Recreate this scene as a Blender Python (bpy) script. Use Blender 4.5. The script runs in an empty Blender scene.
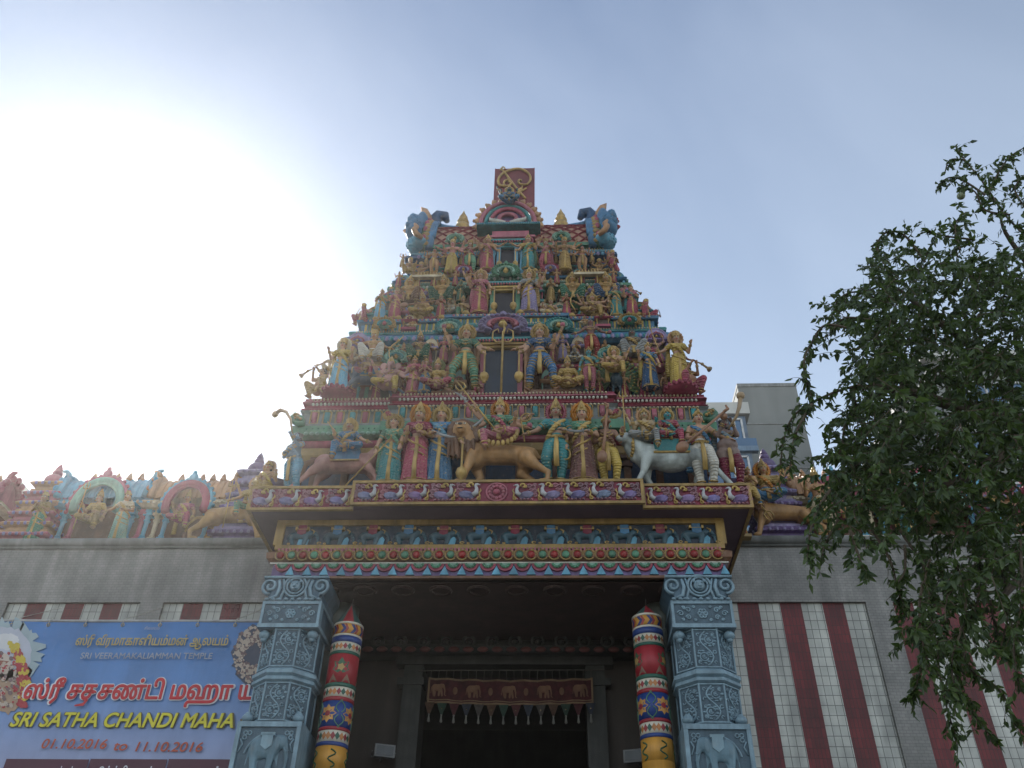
import bpy, math, random
from math import sin, cos, pi, radians, sqrt, atan2
from mathutils import Vector, Matrix, noise
random.seed(7)
SC = bpy.context.scene
COL = SC.collection

# ---------------------------------------------------------------- camera
CAMP = (0.8763, radians(-3.2527), radians(38.483), radians(1.346), 872.5)
_cx, _yaw, _pit, _rol, _f = CAMP
_F = Vector((sin(_yaw)*cos(_pit), cos(_yaw)*cos(_pit), sin(_pit)))
_R = Vector((cos(_yaw), -sin(_yaw), 0)); _U = _R.cross(_F)
_R2 = _R*cos(_rol)+_U*sin(_rol); _U2 = _U*cos(_rol)-_R*sin(_rol)
EYE = Vector((_cx, 0, 1.6))
cam = bpy.data.cameras.new('camera'); cam_o = bpy.data.objects.new('camera', cam); COL.objects.link(cam_o)
cam.sensor_fit = 'HORIZONTAL'; cam.sensor_width = 36; cam.lens = 36*_f/1024.0
cam.clip_start = 0.05; cam.clip_end = 4000
cam_o.matrix_world = Matrix(((_R2.x, _U2.x, -_F.x, EYE.x), (_R2.y, _U2.y, -_F.y, EYE.y), (_R2.z, _U2.z, -_F.z, EYE.z), (0, 0, 0, 1)))
SC.camera = cam_o

def proj(p):
    d = Vector(p)-EYE; w = d.dot(_F)
    return (512+_f*d.dot(_R2)/w, 384-_f*d.dot(_U2)/w)
def at(px, py, Y):
    d = _F+_R2*((px-512)/_f)+_U2*((384-py)/_f)
    return EYE+d*(Y/d.y)
def XA(px, Y, Z):            # where on the line (Y, Z) the column px falls
    a = proj((0, Y, Z))[0]; b = proj((1, Y, Z))[0]
    x = (px-a)/(b-a)
    c = proj((x, Y, Z))[0]
    return x+(px-c)/(b-a)

# ---------------------------------------------------------------- light
SUN_AZ, SUN_EL = radians(-34), radians(37.5)
w = bpy.data.worlds.new('World'); SC.world = w; w.use_nodes = True
nt = w.node_tree; nt.nodes.clear()
out = nt.nodes.new('ShaderNodeOutputWorld'); bg = nt.nodes.new('ShaderNodeBackground')
sky = nt.nodes.new('ShaderNodeTexSky'); sky.sky_type = 'NISHITA'; sky.sun_disc = False
sky.sun_elevation = SUN_EL; sky.sun_rotation = SUN_AZ
sky.air_density = 1.0; sky.dust_density = 0.2; sky.ozone_density = 2.0; sky.altitude = 10
SKY_STRENGTH = 0.062
bg.inputs[1].default_value = SKY_STRENGTH
# thin high cloud: brighter, whiter sky, thicker towards the sun
tc = nt.nodes.new('ShaderNodeTexCoord')
dot = nt.nodes.new('ShaderNodeVectorMath'); dot.operation = 'DOT_PRODUCT'
SUNV = Vector((sin(SUN_AZ)*cos(SUN_EL), cos(SUN_AZ)*cos(SUN_EL), sin(SUN_EL)))
nrm = nt.nodes.new('ShaderNodeVectorMath'); nrm.operation = 'NORMALIZE'
nt.links.new(tc.outputs['Generated'], nrm.inputs[0]); nt.links.new(nrm.outputs[0], dot.inputs[0]); dot.inputs[1].default_value = SUNV
acs = nt.nodes.new('ShaderNodeMath'); acs.operation = 'ARCCOSINE'; nt.links.new(dot.outputs['Value'], acs.inputs[0])
dv = nt.nodes.new('ShaderNodeMath'); dv.operation = 'DIVIDE'; nt.links.new(acs.outputs[0], dv.inputs[0]); dv.inputs[1].default_value = -radians(25)
pw = nt.nodes.new('ShaderNodeMath'); pw.operation = 'EXPONENT'; nt.links.new(dv.outputs[0], pw.inputs[0])
nz = nt.nodes.new('ShaderNodeTexNoise'); nz.inputs['Scale'].default_value = 1.6; nz.inputs['Detail'].default_value = 5; nz.inputs['Distortion'].default_value = .6
nt.links.new(nrm.outputs[0], nz.inputs['Vector'])
nm = nt.nodes.new('ShaderNodeMapRange'); nm.inputs[1].default_value = .35; nm.inputs[2].default_value = .8; nm.inputs[3].default_value = .0; nm.inputs[4].default_value = .22
nt.links.new(nz.outputs['Fac'], nm.inputs[0])
mix = nt.nodes.new('ShaderNodeMix'); mix.data_type = 'RGBA'; mix.inputs[7].default_value = (7.2, 8.2, 10.0, 1)
nt.links.new(nm.outputs[0], mix.inputs[0]); nt.links.new(sky.outputs[0], mix.inputs[6])
ms = nt.nodes.new('ShaderNodeVectorMath'); ms.operation = 'SCALE'; ms.inputs[0].default_value = (.6, .6, .45); nt.links.new(pw.outputs[0], ms.inputs['Scale'])
ad = nt.nodes.new('ShaderNodeVectorMath'); ad.operation = 'ADD'; nt.links.new(mix.outputs[2], ad.inputs[0]); nt.links.new(ms.outputs[0], ad.inputs[1])
sxy = nt.nodes.new('ShaderNodeSeparateXYZ'); nt.links.new(nrm.outputs[0], sxy.inputs[0])
hz = nt.nodes.new('ShaderNodeMapRange'); hz.inputs[1].default_value = 0; hz.inputs[2].default_value = 1; hz.inputs[3].default_value = 3.9; hz.inputs[4].default_value = 0; nt.links.new(sxy.outputs['Z'], hz.inputs[0])
hs = nt.nodes.new('ShaderNodeVectorMath'); hs.operation = 'SCALE'; hs.inputs[0].default_value = (1, 1.08, .98); nt.links.new(hz.outputs[0], hs.inputs['Scale'])
ad2 = nt.nodes.new('ShaderNodeVectorMath'); ad2.operation = 'ADD'; nt.links.new(ad.outputs[0], ad2.inputs[0]); nt.links.new(hs.outputs[0], ad2.inputs[1])
# cloud glow added to the unseen sky behind the camera, to brighten the facade
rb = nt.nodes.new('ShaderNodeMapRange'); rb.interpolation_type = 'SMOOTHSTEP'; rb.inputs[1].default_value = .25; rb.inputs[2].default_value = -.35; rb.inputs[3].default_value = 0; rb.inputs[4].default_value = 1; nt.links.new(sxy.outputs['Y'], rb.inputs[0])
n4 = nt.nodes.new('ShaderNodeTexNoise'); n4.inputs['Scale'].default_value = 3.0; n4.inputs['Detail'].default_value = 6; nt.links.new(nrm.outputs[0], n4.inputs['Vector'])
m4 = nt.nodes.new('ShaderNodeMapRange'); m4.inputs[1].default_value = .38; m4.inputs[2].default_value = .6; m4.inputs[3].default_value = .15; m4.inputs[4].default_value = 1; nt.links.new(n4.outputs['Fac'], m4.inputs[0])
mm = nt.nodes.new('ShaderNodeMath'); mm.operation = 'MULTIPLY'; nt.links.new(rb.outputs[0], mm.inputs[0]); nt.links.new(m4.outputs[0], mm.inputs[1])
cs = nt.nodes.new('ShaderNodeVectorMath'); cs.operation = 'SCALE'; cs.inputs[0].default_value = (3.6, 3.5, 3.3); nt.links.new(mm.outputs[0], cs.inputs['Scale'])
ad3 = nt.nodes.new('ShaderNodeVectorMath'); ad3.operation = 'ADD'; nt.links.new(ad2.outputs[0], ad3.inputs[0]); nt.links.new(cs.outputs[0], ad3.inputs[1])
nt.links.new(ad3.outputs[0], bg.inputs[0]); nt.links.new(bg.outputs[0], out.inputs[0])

sl = bpy.data.lights.new('sun', 'SUN'); sl.energy = 3.6; sl.angle = radians(.5); sl.color = (1, .95, .87)
so = bpy.data.objects.new('sun', sl); COL.objects.link(so)
so.rotation_euler = (-SUNV).to_track_quat('-Z', 'Y').to_euler()
so.location = (-20, 20, 30)
vs = SC.view_settings; vs.view_transform = 'Standard'; vs.look = 'None'; vs.exposure = 1.1; vs.gamma = 1; vs.use_curve_mapping = False

# ---------------------------------------------------------------- materials
def nodes(name):
    m = bpy.data.materials.new(name); m.use_nodes = True
    t = m.node_tree; b = t.nodes['Principled BSDF']
    return m, t, b
def dirt(t, b, colsock, amt=.35, scale=3.0, bump=.25, bscale=60, streak=True):
    """weathering: cloudy variation, vertical streaks, fine bump, in object space"""
    tc = t.nodes.new('ShaderNodeTexCoord'); _o = t.nodes.new('ShaderNodeObjectInfo'); _a = t.nodes.new('ShaderNodeVectorMath'); _a.operation = 'MULTIPLY_ADD'   # no two copies weather alike
    _a.inputs[1].default_value = (1, 1, 1); _q = t.nodes.new('ShaderNodeVectorMath'); _q.operation = 'SCALE'; _q.inputs[0].default_value = (37, 19, 53); t.links.new(_o.outputs['Random'], _q.inputs['Scale'])
    t.links.new(tc.outputs['Object'], _a.inputs[0]); t.links.new(_q.outputs[0], _a.inputs[2])
    n = t.nodes.new('ShaderNodeTexNoise'); n.inputs['Scale'].default_value = scale; n.inputs['Detail'].default_value = 6
    t.links.new(_a.outputs[0], n.inputs['Vector'])
    r = t.nodes.new('ShaderNodeMapRange'); r.inputs[1].default_value = .3; r.inputs[2].default_value = .72; r.inputs[3].default_value = 1-amt; r.inputs[4].default_value = 1.1
    t.links.new(n.outputs['Fac'], r.inputs[0])
    fac = r.outputs[0]
    if streak:
        mpn = t.nodes.new('ShaderNodeMapping'); mpn.inputs['Scale'].default_value = (scale*3, scale*3, scale*.35); t.links.new(_a.outputs[0], mpn.inputs[0])
        n2 = t.nodes.new('ShaderNodeTexNoise'); n2.inputs['Scale'].default_value = 1; n2.inputs['Detail'].default_value = 4; t.links.new(mpn.outputs[0], n2.inputs['Vector'])
        r2 = t.nodes.new('ShaderNodeMapRange'); r2.inputs[1].default_value = .42; r2.inputs[2].default_value = .62; r2.inputs[3].default_value = 1-amt*.6; r2.inputs[4].default_value = 1.0
        t.links.new(n2.outputs['Fac'], r2.inputs[0])
        mu = t.nodes.new('ShaderNodeMath'); mu.operation = 'MULTIPLY'; t.links.new(fac, mu.inputs[0]); t.links.new(r2.outputs[0], mu.inputs[1]); fac = mu.outputs[0]
    sc = t.nodes.new('ShaderNodeVectorMath'); sc.operation = 'SCALE'
    if hasattr(colsock, 'is_linked') or hasattr(colsock, 'links'): t.links.new(colsock, sc.inputs[0])
    else: sc.inputs[0].default_value = colsock
    t.links.new(fac, sc.inputs['Scale']); t.links.new(sc.outputs[0], b.inputs['Base Color'])
    if bump:
        n3 = t.nodes.new('ShaderNodeTexNoise'); n3.inputs['Scale'].default_value = bscale; n3.inputs['Detail'].default_value = 3; t.links.new(tc.outputs['Object'], n3.inputs['Vector'])
        bp = t.nodes.new('ShaderNodeBump'); bp.inputs['Strength'].default_value = bump; bp.inputs['Distance'].default_value = .01
        t.links.new(n3.outputs['Fac'], bp.inputs['Height']); t.links.new(bp.outputs[0], b.inputs['Normal'])

PAINT, t_, b_ = nodes('painted_plaster')
oi = t_.nodes.new('ShaderNodeObjectInfo'); b_.inputs['Roughness'].default_value = .55
_hs = t_.nodes.new('ShaderNodeHueSaturation'); _hs.inputs['Saturation'].default_value = 1.1; t_.links.new(oi.outputs['Color'], _hs.inputs['Color'])
dirt(t_, b_, _hs.outputs['Color'], .42, 3.2, .4, 45)
# worn, chalky patches where the paint has faded
_tc = t_.nodes.new('ShaderNodeTexCoord'); _n = t_.nodes.new('ShaderNodeTexNoise'); _n.inputs['Scale'].default_value = 14; _n.inputs['Detail'].default_value = 6; t_.links.new(_tc.outputs['Object'], _n.inputs['Vector'])
_r = t_.nodes.new('ShaderNodeMapRange'); _r.inputs[1].default_value = .55; _r.inputs[2].default_value = .75; _r.inputs[3].default_value = 0; _r.inputs[4].default_value = .2; t_.links.new(_n.outputs['Fac'], _r.inputs[0])
_m = t_.nodes.new('ShaderNodeMix'); _m.data_type = 'RGBA'; _m.inputs[7].default_value = (.36, .30, .24, 1); t_.links.new(_r.outputs[0], _m.inputs[0])
_s = b_.inputs['Base Color'].links[0].from_socket; t_.links.new(_s, _m.inputs[6]); t_.links.new(_m.outputs[2], b_.inputs['Base Color'])
CLOTH = PAINT.copy(); CLOTH.name = 'painted_cloth_plaster'; _t = CLOTH.node_tree; _b = _t.nodes['Principled BSDF']
_c = _t.nodes.new('ShaderNodeTexCoord'); _w = _t.nodes.new('ShaderNodeTexWave'); _w.bands_direction = 'Z'; _w.inputs['Scale'].default_value = 9; _w.inputs['Distortion'].default_value = 7; _w.inputs['Detail'].default_value = 2; _w.inputs['Detail Scale'].default_value = .8
_t.links.new(_c.outputs['Object'], _w.inputs['Vector'])
_bp = _t.nodes.new('ShaderNodeBump'); _bp.inputs['Strength'].default_value = .55; _bp.inputs['Distance'].default_value = .02; _t.links.new(_w.outputs['Fac'], _bp.inputs['Height'])
_t.links.new(_b.inputs['Normal'].links[0].from_socket, _bp.inputs['Normal']); _t.links.new(_bp.outputs[0], _b.inputs['Normal'])
# thin painted dots and stripes on the cloth
_v = _t.nodes.new('ShaderNodeTexVoronoi'); _v.inputs['Scale'].default_value = 26; _t.links.new(_c.outputs['Object'], _v.inputs['Vector'])
_k = _t.nodes.new('ShaderNodeMath'); _k.operation = 'LESS_THAN'; _k.inputs[1].default_value = .22; _t.links.new(_v.outputs['Distance'], _k.inputs[0])
_k2 = _t.nodes.new('ShaderNodeMath'); _k2.operation = 'MULTIPLY'; _k2.inputs[1].default_value = .55; _t.links.new(_k.outputs[0], _k2.inputs[0])
_x = _t.nodes.new('ShaderNodeMix'); _x.data_type = 'RGBA'; _x.inputs[7].default_value = (.45, .34, .16, 1); _t.links.new(_k2.outputs[0], _x.inputs[0])
_t.links.new(_b.inputs['Base Color'].links[0].from_socket, _x.inputs[6]); _t.links.new(_x.outputs[2], _b.inputs['Base Color'])
_mc = {}
def mat(name, c, rough=.6, metal=0, amt=.3, scale=3, bump=.2, bscale=50, streak=True):
    if name in _mc: return _mc[name]
    m, t, b = nodes(name); b.inputs['Roughness'].default_value = rough; b.inputs['Metallic'].default_value = metal
    dirt(t, b, c, amt, scale, bump, bscale, streak); _mc[name] = m; return m
GOLD = mat('gold_paint', (.50, .33, .10), .42, .15, .45, 6, .35, 70)
DARK = mat('dark_interior', (.018, .018, .018), .9)
WHITEP = mat('white_paint', (.7, .68, .6), .5)
BLACKP = mat('black_paint', (.02, .02, .02), .4)

def tiles(name, c, c2, mortar, tw, th, off=.0, rough=.25, msize=.006):
    m, t, b = nodes(name)
    tc = t.nodes.new('ShaderNodeTexCoord'); mp = t.nodes.new('ShaderNodeMapping'); mp.inputs['Rotation'].default_value = (radians(90), 0, 0)
    t.links.new(tc.outputs['Object'], mp.inputs[0])
    br = t.nodes.new('ShaderNodeTexBrick'); br.offset = off; br.squash = 1
    br.inputs['Scale'].default_value = 1; br.inputs['Brick Width'].default_value = tw; br.inputs['Row Height'].default_value = th
    br.inputs['Mortar Size'].default_value = msize; br.inputs['Mortar Smooth'].default_value = .15; br.inputs['Bias'].default_value = 0
    br.inputs['Color1'].default_value = (*c, 1); br.inputs['Color2'].default_value = (*c2, 1); br.inputs['Mortar'].default_value = (*mortar, 1)
    # swap axes so the bricks lie in X/Z
    sx = t.nodes.new('ShaderNodeSeparateXYZ'); cx = t.nodes.new('ShaderNodeCombineXYZ'); t.links.new(tc.outputs['Object'], sx.inputs[0])
    t.links.new(sx.outputs['X'], cx.inputs['X']); t.links.new(sx.outputs['Z'], cx.inputs['Y']); t.links.new(cx.outputs[0], br.inputs['Vector'])
    dirt(t, b, br.outputs['Color'], .42, 1.6, 0)
    bp = t.nodes.new('ShaderNodeBump'); bp.inputs['Strength'].default_value = .5; bp.inputs['Distance'].default_value = .006; bp.invert = True
    t.links.new(br.outputs['Fac'], bp.inputs['Height']); t.links.new(bp.outputs[0], b.inputs['Normal'])
    b.inputs['Roughness'].default_value = rough
    return m
GREYT = tiles('grey_mosaic_tile', (.26, .25, .235), (.22, .215, .2), (.17, .165, .155), .10, .05, .5, .4, .005)
WHITET = tiles('white_square_tile', (.55, .55, .50), (.45, .46, .42), (.16, .16, .15), .12, .16, 0, .3, .006)
REDT = tiles('red_narrow_tile', (.19, .014, .018), (.13, .010, .014), (.06, .015, .015), .06, .155, 0, .55, .004)

# ---------------------------------------------------------------- mesh helper
class MB:
    def __init__(s): s.v = []; s.f = []; s.m = []
    def add(s, vs, fs, mi=0):
        o = len(s.v); s.v += [tuple(v) for v in vs]; s.f += [tuple(i+o for i in f) for f in fs]; s.m += [mi]*len(fs)
        return s
    def box(s, x0, x1, y0, y1, z0, z1, mi=0):
        return s.add([(x0,y0,z0),(x1,y0,z0),(x1,y1,z0),(x0,y1,z0),(x0,y0,z1),(x1,y0,z1),(x1,y1,z1),(x0,y1,z1)],
                     [(0,3,2,1),(4,5,6,7),(0,1,5,4),(1,2,6,5),(2,3,7,6),(3,0,4,7)], mi)
    def ell(s, c, r, seg=12, ring=8, mi=0, rot=None):
        if isinstance(r, (int, float)): r = (r, r, r)
        vs = []; M = rot.to_matrix() if rot else None; c = Vector(c)
        for i in range(ring+1):
            th = pi*i/ring
            for j in range(seg):
                ph = 2*pi*j/seg
                p = Vector((r[0]*sin(th)*cos(ph), r[1]*sin(th)*sin(ph), r[2]*cos(th)))
                if M: p = M @ p
                vs.append(c+p)
        fs = []
        for i in range(ring):
            for j in range(seg):
                a = i*seg+j; b = i*seg+(j+1) % seg
                if i == 0: fs.append((a, a+seg, b+seg))
                elif i == ring-1: fs.append((a, a+seg, b))
                else: fs.append((a, a+seg, b+seg, b))
        return s.add(vs, fs, mi)
    def tube(s, pts, rs, seg=8, mi=0, flat=1.0):
        pts = [Vector(p) for p in pts]; n = len(pts)
        if isinstance(rs, (int, float)): rs = [rs]*n
        vs = []; up = None
        for i, p in enumerate(pts):
            d = (pts[min(i+1, n-1)]-pts[max(i-1, 0)])
            if d.length < 1e-9: d = Vector((0, 0, 1))
            d.normalize()
            if up is None: up = Vector((0, 1, 0)) if abs(d.y) < .9 else Vector((1, 0, 0))
            a = up-d*up.dot(d)
            if a.length < 1e-6: a = Vector((1, 0, 0))-d*d.x
            a.normalize(); up = a; b = d.cross(a)
            for j in range(seg):
                t = 2*pi*j/seg; vs.append(p+(a*cos(t)*flat+b*sin(t))*rs[i])
        fs = [(i*seg+j, i*seg+(j+1) % seg, (i+1)*seg+(j+1) % seg, (i+1)*seg+j) for i in range(n-1) for j in range(seg)]
        fs += [tuple(reversed(range(seg))), tuple((n-1)*seg+j for j in range(seg))]
        return s.add(vs, fs, mi)
    def cap(s, a, b, ra, rb, seg=14):          # tapered capsule (for remeshing)
        a = Vector(a); b = Vector(b)
        d = b-a; L = max(d.length, 1e-6); u = d/L
        pts = []; rs = []
        for k in range(4):
            t = pi/2*(1-k/3); pts.append(a-u*ra*sin(t)); rs.append(max(ra*cos(t), .0005))
        for k in range(4):
            t = pi/2*k/3; pts.append(b+u*rb*sin(t)); rs.append(max(rb*cos(t), .0005))
        return s.tube(pts, rs, seg)
    def lathe(s, prof, seg=16, c=(0, 0, 0), mi=0, sx=1, sy=1):
        vs = []; n = len(prof)
        for r, z in prof:
            for j in range(seg):
                t = 2*pi*j/seg; vs.append((c[0]+r*cos(t)*sx, c[1]+r*sin(t)*sy, c[2]+z))
        fs = [(i*seg+j, i*seg+(j+1) % seg, (i+1)*seg+(j+1) % seg, (i+1)*seg+j) for i in range(n-1) for j in range(seg)]
        fs += [tuple(reversed(range(seg))), tuple((n-1)*seg+j for j in range(seg))]
        return s.add(vs, fs, mi)
    def prism(s, outl, y0, y1, mi=0):           # outline in X/Z (counter-clockwise seen from -Y), extruded y0 (front) to y1
        n = len(outl)
        vs = [(x, y0, z) for x, z in outl]+[(x, y1, z) for x, z in outl]
        fs = [tuple(range(n)), tuple(reversed(range(n, 2*n)))]+[(i, i+n, (i+1) % n+n, (i+1) % n) for i in range(n)]
        return s.add(vs, fs, mi)
    def ring(s, c, R, r, a0=0, a1=2*pi, n=20, seg=6, mi=0, sz=1.0, plane='xz'):
        pts = []
        for i in range(n+1):
            t = a0+(a1-a0)*i/n
            if plane == 'xz': pts.append((c[0]+R*cos(t), c[1], c[2]+R*sz*sin(t)))
            elif plane == 'xy': pts.append((c[0]+R*cos(t), c[1]+R*sz*sin(t), c[2]))
            else: pts.append((c[0], c[1]+R*cos(t), c[2]+R*sz*sin(t)))
        return s.tube(pts, r, seg, mi)
    def merge(s, o, T=None, dm=0):
        vs = [T @ Vector(v) for v in o.v] if T else o.v
        k = len(s.v); s.v += [tuple(v) for v in vs]; s.f += [tuple(i+k for i in f) for f in o.f]; s.m += [m+dm for m in o.m]; return s
    def mesh(s, name, mats, smooth=False):
        me = bpy.data.meshes.new(name); me.from_pydata(s.v, [], s.f)
        if not isinstance(mats, (list, tuple)): mats = [mats]
        for m in mats: me.materials.append(m)
        me.polygons.foreach_set('material_index', s.m)
        if smooth: me.polygons.foreach_set('use_smooth', [True]*len(me.polygons))
        me.update(); return me
    def build(s, name, mats=None, parent=None, color=None, smooth=False, loc=None):
        me = s.mesh(name, mats or PAINT, smooth)
        return link(name, me, parent, color, loc)
def link(name, me, parent=None, color=None, loc=None):
    o = bpy.data.objects.new(name, me); COL.objects.link(o)
    if parent: o.parent = parent
    if color: o.color = (*color, 1)
    if loc: o.location = loc
    return o
def empty(name, loc, rz=0, scale=1):
    o = bpy.data.objects.new(name, None); COL.objects.link(o); o.location = loc; o.rotation_euler = (0, 0, rz)
    o.scale = (scale, scale, scale) if isinstance(scale, (int, float)) else scale
    o.empty_display_size = .2
    return o
def tag(o, label=None, cat=None, group=None, kind=None):
    if label: o['label'] = label
    if cat: o['category'] = cat
    if group: o['group'] = group
    if kind: o['kind'] = kind
    return o
def remesh(mb, name, voxel=.011, smooth=4, mats=None):
    me = mb.mesh(name+'_src', mats or PAINT)
    o = bpy.data.objects.new('tmp', me); COL.objects.link(o)
    r = o.modifiers.new('r', 'REMESH'); r.mode = 'VOXEL'; r.voxel_size = voxel; r.use_smooth_shade = True
    if smooth:
        s = o.modifiers.new('s', 'SMOOTH'); s.iterations = smooth; s.factor = .5
    dg = bpy.context.evaluated_depsgraph_get(); dg.update()
    m2 = bpy.data.meshes.new_from_object(o.evaluated_get(dg)); m2.name = name
    bpy.data.objects.remove(o); bpy.data.meshes.remove(me)
    if not m2.materials: m2.materials.append(mats or PAINT)
    return m2

# colours (linear base colours of the paints)
C = dict(pink=(.42, .15, .19), rose=(.36, .09, .13), red=(.32, .04, .04), maroon=(.22, .03, .06), teal=(.06, .25, .26), green=(.10, .25, .16),
         dgreen=(.03, .13, .08), blue=(.08, .2, .34), dblue=(.03, .08, .17), sky=(.16, .38, .52), lilac=(.28, .24, .40), purple=(.17, .12, .26),
         yellow=(.50, .37, .11), ochre=(.36, .24, .09), cream=(.55, .47, .33), white=(.66, .64, .58), orange=(.52, .22, .05), gold=(.5, .35, .13),
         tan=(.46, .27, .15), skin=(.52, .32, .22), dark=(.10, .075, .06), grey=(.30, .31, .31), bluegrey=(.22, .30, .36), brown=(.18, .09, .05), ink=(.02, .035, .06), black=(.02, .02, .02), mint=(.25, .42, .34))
# ---------------------------------------------------------------- ground
ASPH = mat('asphalt', (.05, .05, .052), .9, 0, .3, .6, .5, 80, False)
PAVE = mat('pavement_stone', (.3, .29, .27), .8, 0, .3, 1.0, .3, 40, False)
b = MB(); b.box(-320, 320, -320, 320, -.2, -.12); tag(b.build('ground', mat('dry_ground', (.16, .14, .1), .95, 0, .3, .05, 0, 20, False)), kind='structure')
b = MB(); b.box(-300, 300, -9, 1.2, -.116, -.0); tag(b.build('road', ASPH), kind='structure')
b = MB(); b.box(-300, 300, 1.2, 16, -.116, .12); tag(b.build('pavement', PAVE), kind='structure')
b = MB()
for i in range(-20, 20): b.box(i*6, i*6+3, -4.05, -3.9, .0, .004)
tag(b.build('road_marking', WHITEP), kind='structure')

# ---------------------------------------------------------------- sweeps and rows
def plan(W, F, B, Cw=0, p=0):
    if Cw: return [(-W, B), (-W, F), (-Cw, F), (-Cw, F-p), (Cw, F-p), (Cw, F), (W, F), (W, B)]
    return [(-W, B), (-W, F), (W, F), (W, B)]
def sweep(mb, pl, prof, mi=0):
    """mouldings: profile [(outward offset, z)] carried along a stepped plan"""
    n = len(pl); ns = []
    for i in range(n-1):
        dx, dy = pl[i+1][0]-pl[i][0], pl[i+1][1]-pl[i][1]; L = sqrt(dx*dx+dy*dy); ns.append((dy/L, -dx/L))
    vs = []
    for i in range(n):
        if i == 0: m = ns[0]
        elif i == n-1: m = ns[-1]
        else: m = (ns[i-1][0]+ns[i][0], ns[i-1][1]+ns[i][1])
        for o, z in prof: vs.append((pl[i][0]+m[0]*o, pl[i][1]+m[1]*o, z))
    k = len(prof)
    fs = [(i*k+j, (i+1)*k+j, (i+1)*k+j+1, i*k+j+1) for i in range(n-1) for j in range(k-1)]
    mb.add(vs, fs, mi); return mb
def band(name, pl, prof, color, parent, mats=None):
    mb = MB(); sweep(mb, pl, prof); return mb.build(name, mats, parent, color)
def torus_prof(o, z0, z1, r, inner=-.3, n=6):
    return [(inner, z0), (o, z0)]+[(o+r*sin(pi*i/n), z0+(z1-z0)*(1-cos(pi*i/n))/2) for i in range(1, n)]+[(o, z1), (inner, z1)]
def box_prof(o, z0, z1, inner=-.3, o2=None):
    return [(inner, z0), (o, z0), (o if o2 is None else o2, z1), (inner, z1)]
def stations(pl, off, sp, sides=True):
    """evenly spaced (x, y, angle) along the front edges (and the flanks) of a plan"""
    res = []
    for i in range(len(pl)-1):
        (x0, y0), (x1, y1) = pl[i], pl[i+1]; dx, dy = x1-x0, y1-y0; L = sqrt(dx*dx+dy*dy)
        flank = abs(dy) > abs(dx)
        if flank and (not sides or L < .5): continue
        if flank: L = min(L, 2.5)
        nx, ny = dy/sqrt(dx*dx+dy*dy), -dx/sqrt(dx*dx+dy*dy); ux, uy = dx/sqrt(dx*dx+dy*dy), dy/sqrt(dx*dx+dy*dy)
        # flanks: start measuring from the front corner
        bx, by, sg = (x0, y0, 1) if not (flank and y1 < y0) else (x1, y1, -1)
        k = max(1, round(L/sp)); s = L/k
        for j in range(k):
            t = (j+.5)*s
            res.append((bx+ux*t*sg+nx*off, by+uy*t*sg+ny*off, atan2(nx, -ny)))
    return res
def rows(name, pl, off, z, sp, elem, colors, parent, sides=True, smooth=True, tilt=0):
    """a row of small ornaments, split by colour"""
    mbs = [MB() for _ in colors]
    for k, (x, y, a) in enumerate(stations(pl, off, sp, sides)):
        T = Matrix.Translation((x, y, z)) @ Matrix.Rotation(a, 4, 'Z') @ Matrix.Rotation(tilt, 4, 'X')
        mbs[k % len(colors)].merge(elem, T)
    for mb, c in zip(mbs, colors):
        if mb.v: mb.build(name, None, parent, C[c] if isinstance(c, str) else c, smooth)
def e_petal(w, h, d): return MB().ell((0, 0, 0), (w/2, d, h/2), 8, 5)
def e_box(w, h, d): return MB().box(-w/2, w/2, -d, d, -h/2, h/2)
def e_tab(w, h, d):
    m = MB(); m.box(-w/2, w/2, -d, d, -h/2+w*.3, h/2); m.ell((0, 0, -h/2+w*.3), (w/2, d, w*.4), 8, 5); return m
def e_lobe(w, h, d): # half disc, round side down
    return MB().prism([(w/2*cos(t), -h+0+h*(1-sin(t)) if False else -h*sin(t)) for t in [pi*i/8 for i in range(9)]][::-1], -d, d)
def e_tri(w, h, d): return MB().prism([(-w/2, -h/2), (w/2, -h/2), (0, h/2)], -d, d)

# ---------------------------------------------------------------- ornaments shared by the tower and the parapet shrines
def kudu_mb(w, h, d, n=5):
    """horseshoe arch: outer bumpy ring, inner ring, sunk centre, foliate foot scrolls, finial.  materials: 0 outer 1 inner 2 centre 3 gold"""
    R = w*.36
    outer = MB(); zc = R*.95
    for i in range(19):
        t = -.25*pi+1.5*pi*i/18
        outer.ell((R*1.12*cos(t), 0, zc+R*1.12*sin(t)), (w*.07, d*.9, w*.07), 8, 5)
    outer.ring((0, 0, zc), R, w*.055, -.25*pi, 1.25*pi, 18, 8)
    for s in (-1, 1):
        outer.ring((s*w*.4, 0, w*.1), w*.075, w*.035, 0, 1.8*pi, 12, 6)
        outer.ring((s*w*.27, -d*.3, w*.07), w*.05, w*.028, 0, 2*pi, 10, 6)
    outer.lathe([(w*.05, zc+R), (w*.1, zc+R*1.2), (w*.05, zc+R*1.45), (w*.075, zc+R*1.6), (0.001, zc+R*2.05)], 8)
    inner = MB(); inner.ring((0, -d*.25, zc), R*.72, w*.045, -.2*pi, 1.2*pi, 16, 8)
    for i in range(9):
        t = pi*i/8; inner.ell((R*.5*cos(t), -d*.3, zc+R*.5*sin(t)), (w*.03, d*.4, w*.03), 6, 4)
    centre = MB().prism([(R*.9*cos(t), zc+R*.9*sin(t)) for t in [2*pi*i/16 for i in range(16)]], d*.0, d*.5)
    core = MB().ell((0, -d*.2, zc*.95), (w*.09, d*.6, w*.12), 8, 6); core.ell((0, -d*.3, zc*.95+w*.13), w*.05, 8, 6)
    return outer, inner, centre, core
_kc = {}
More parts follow.
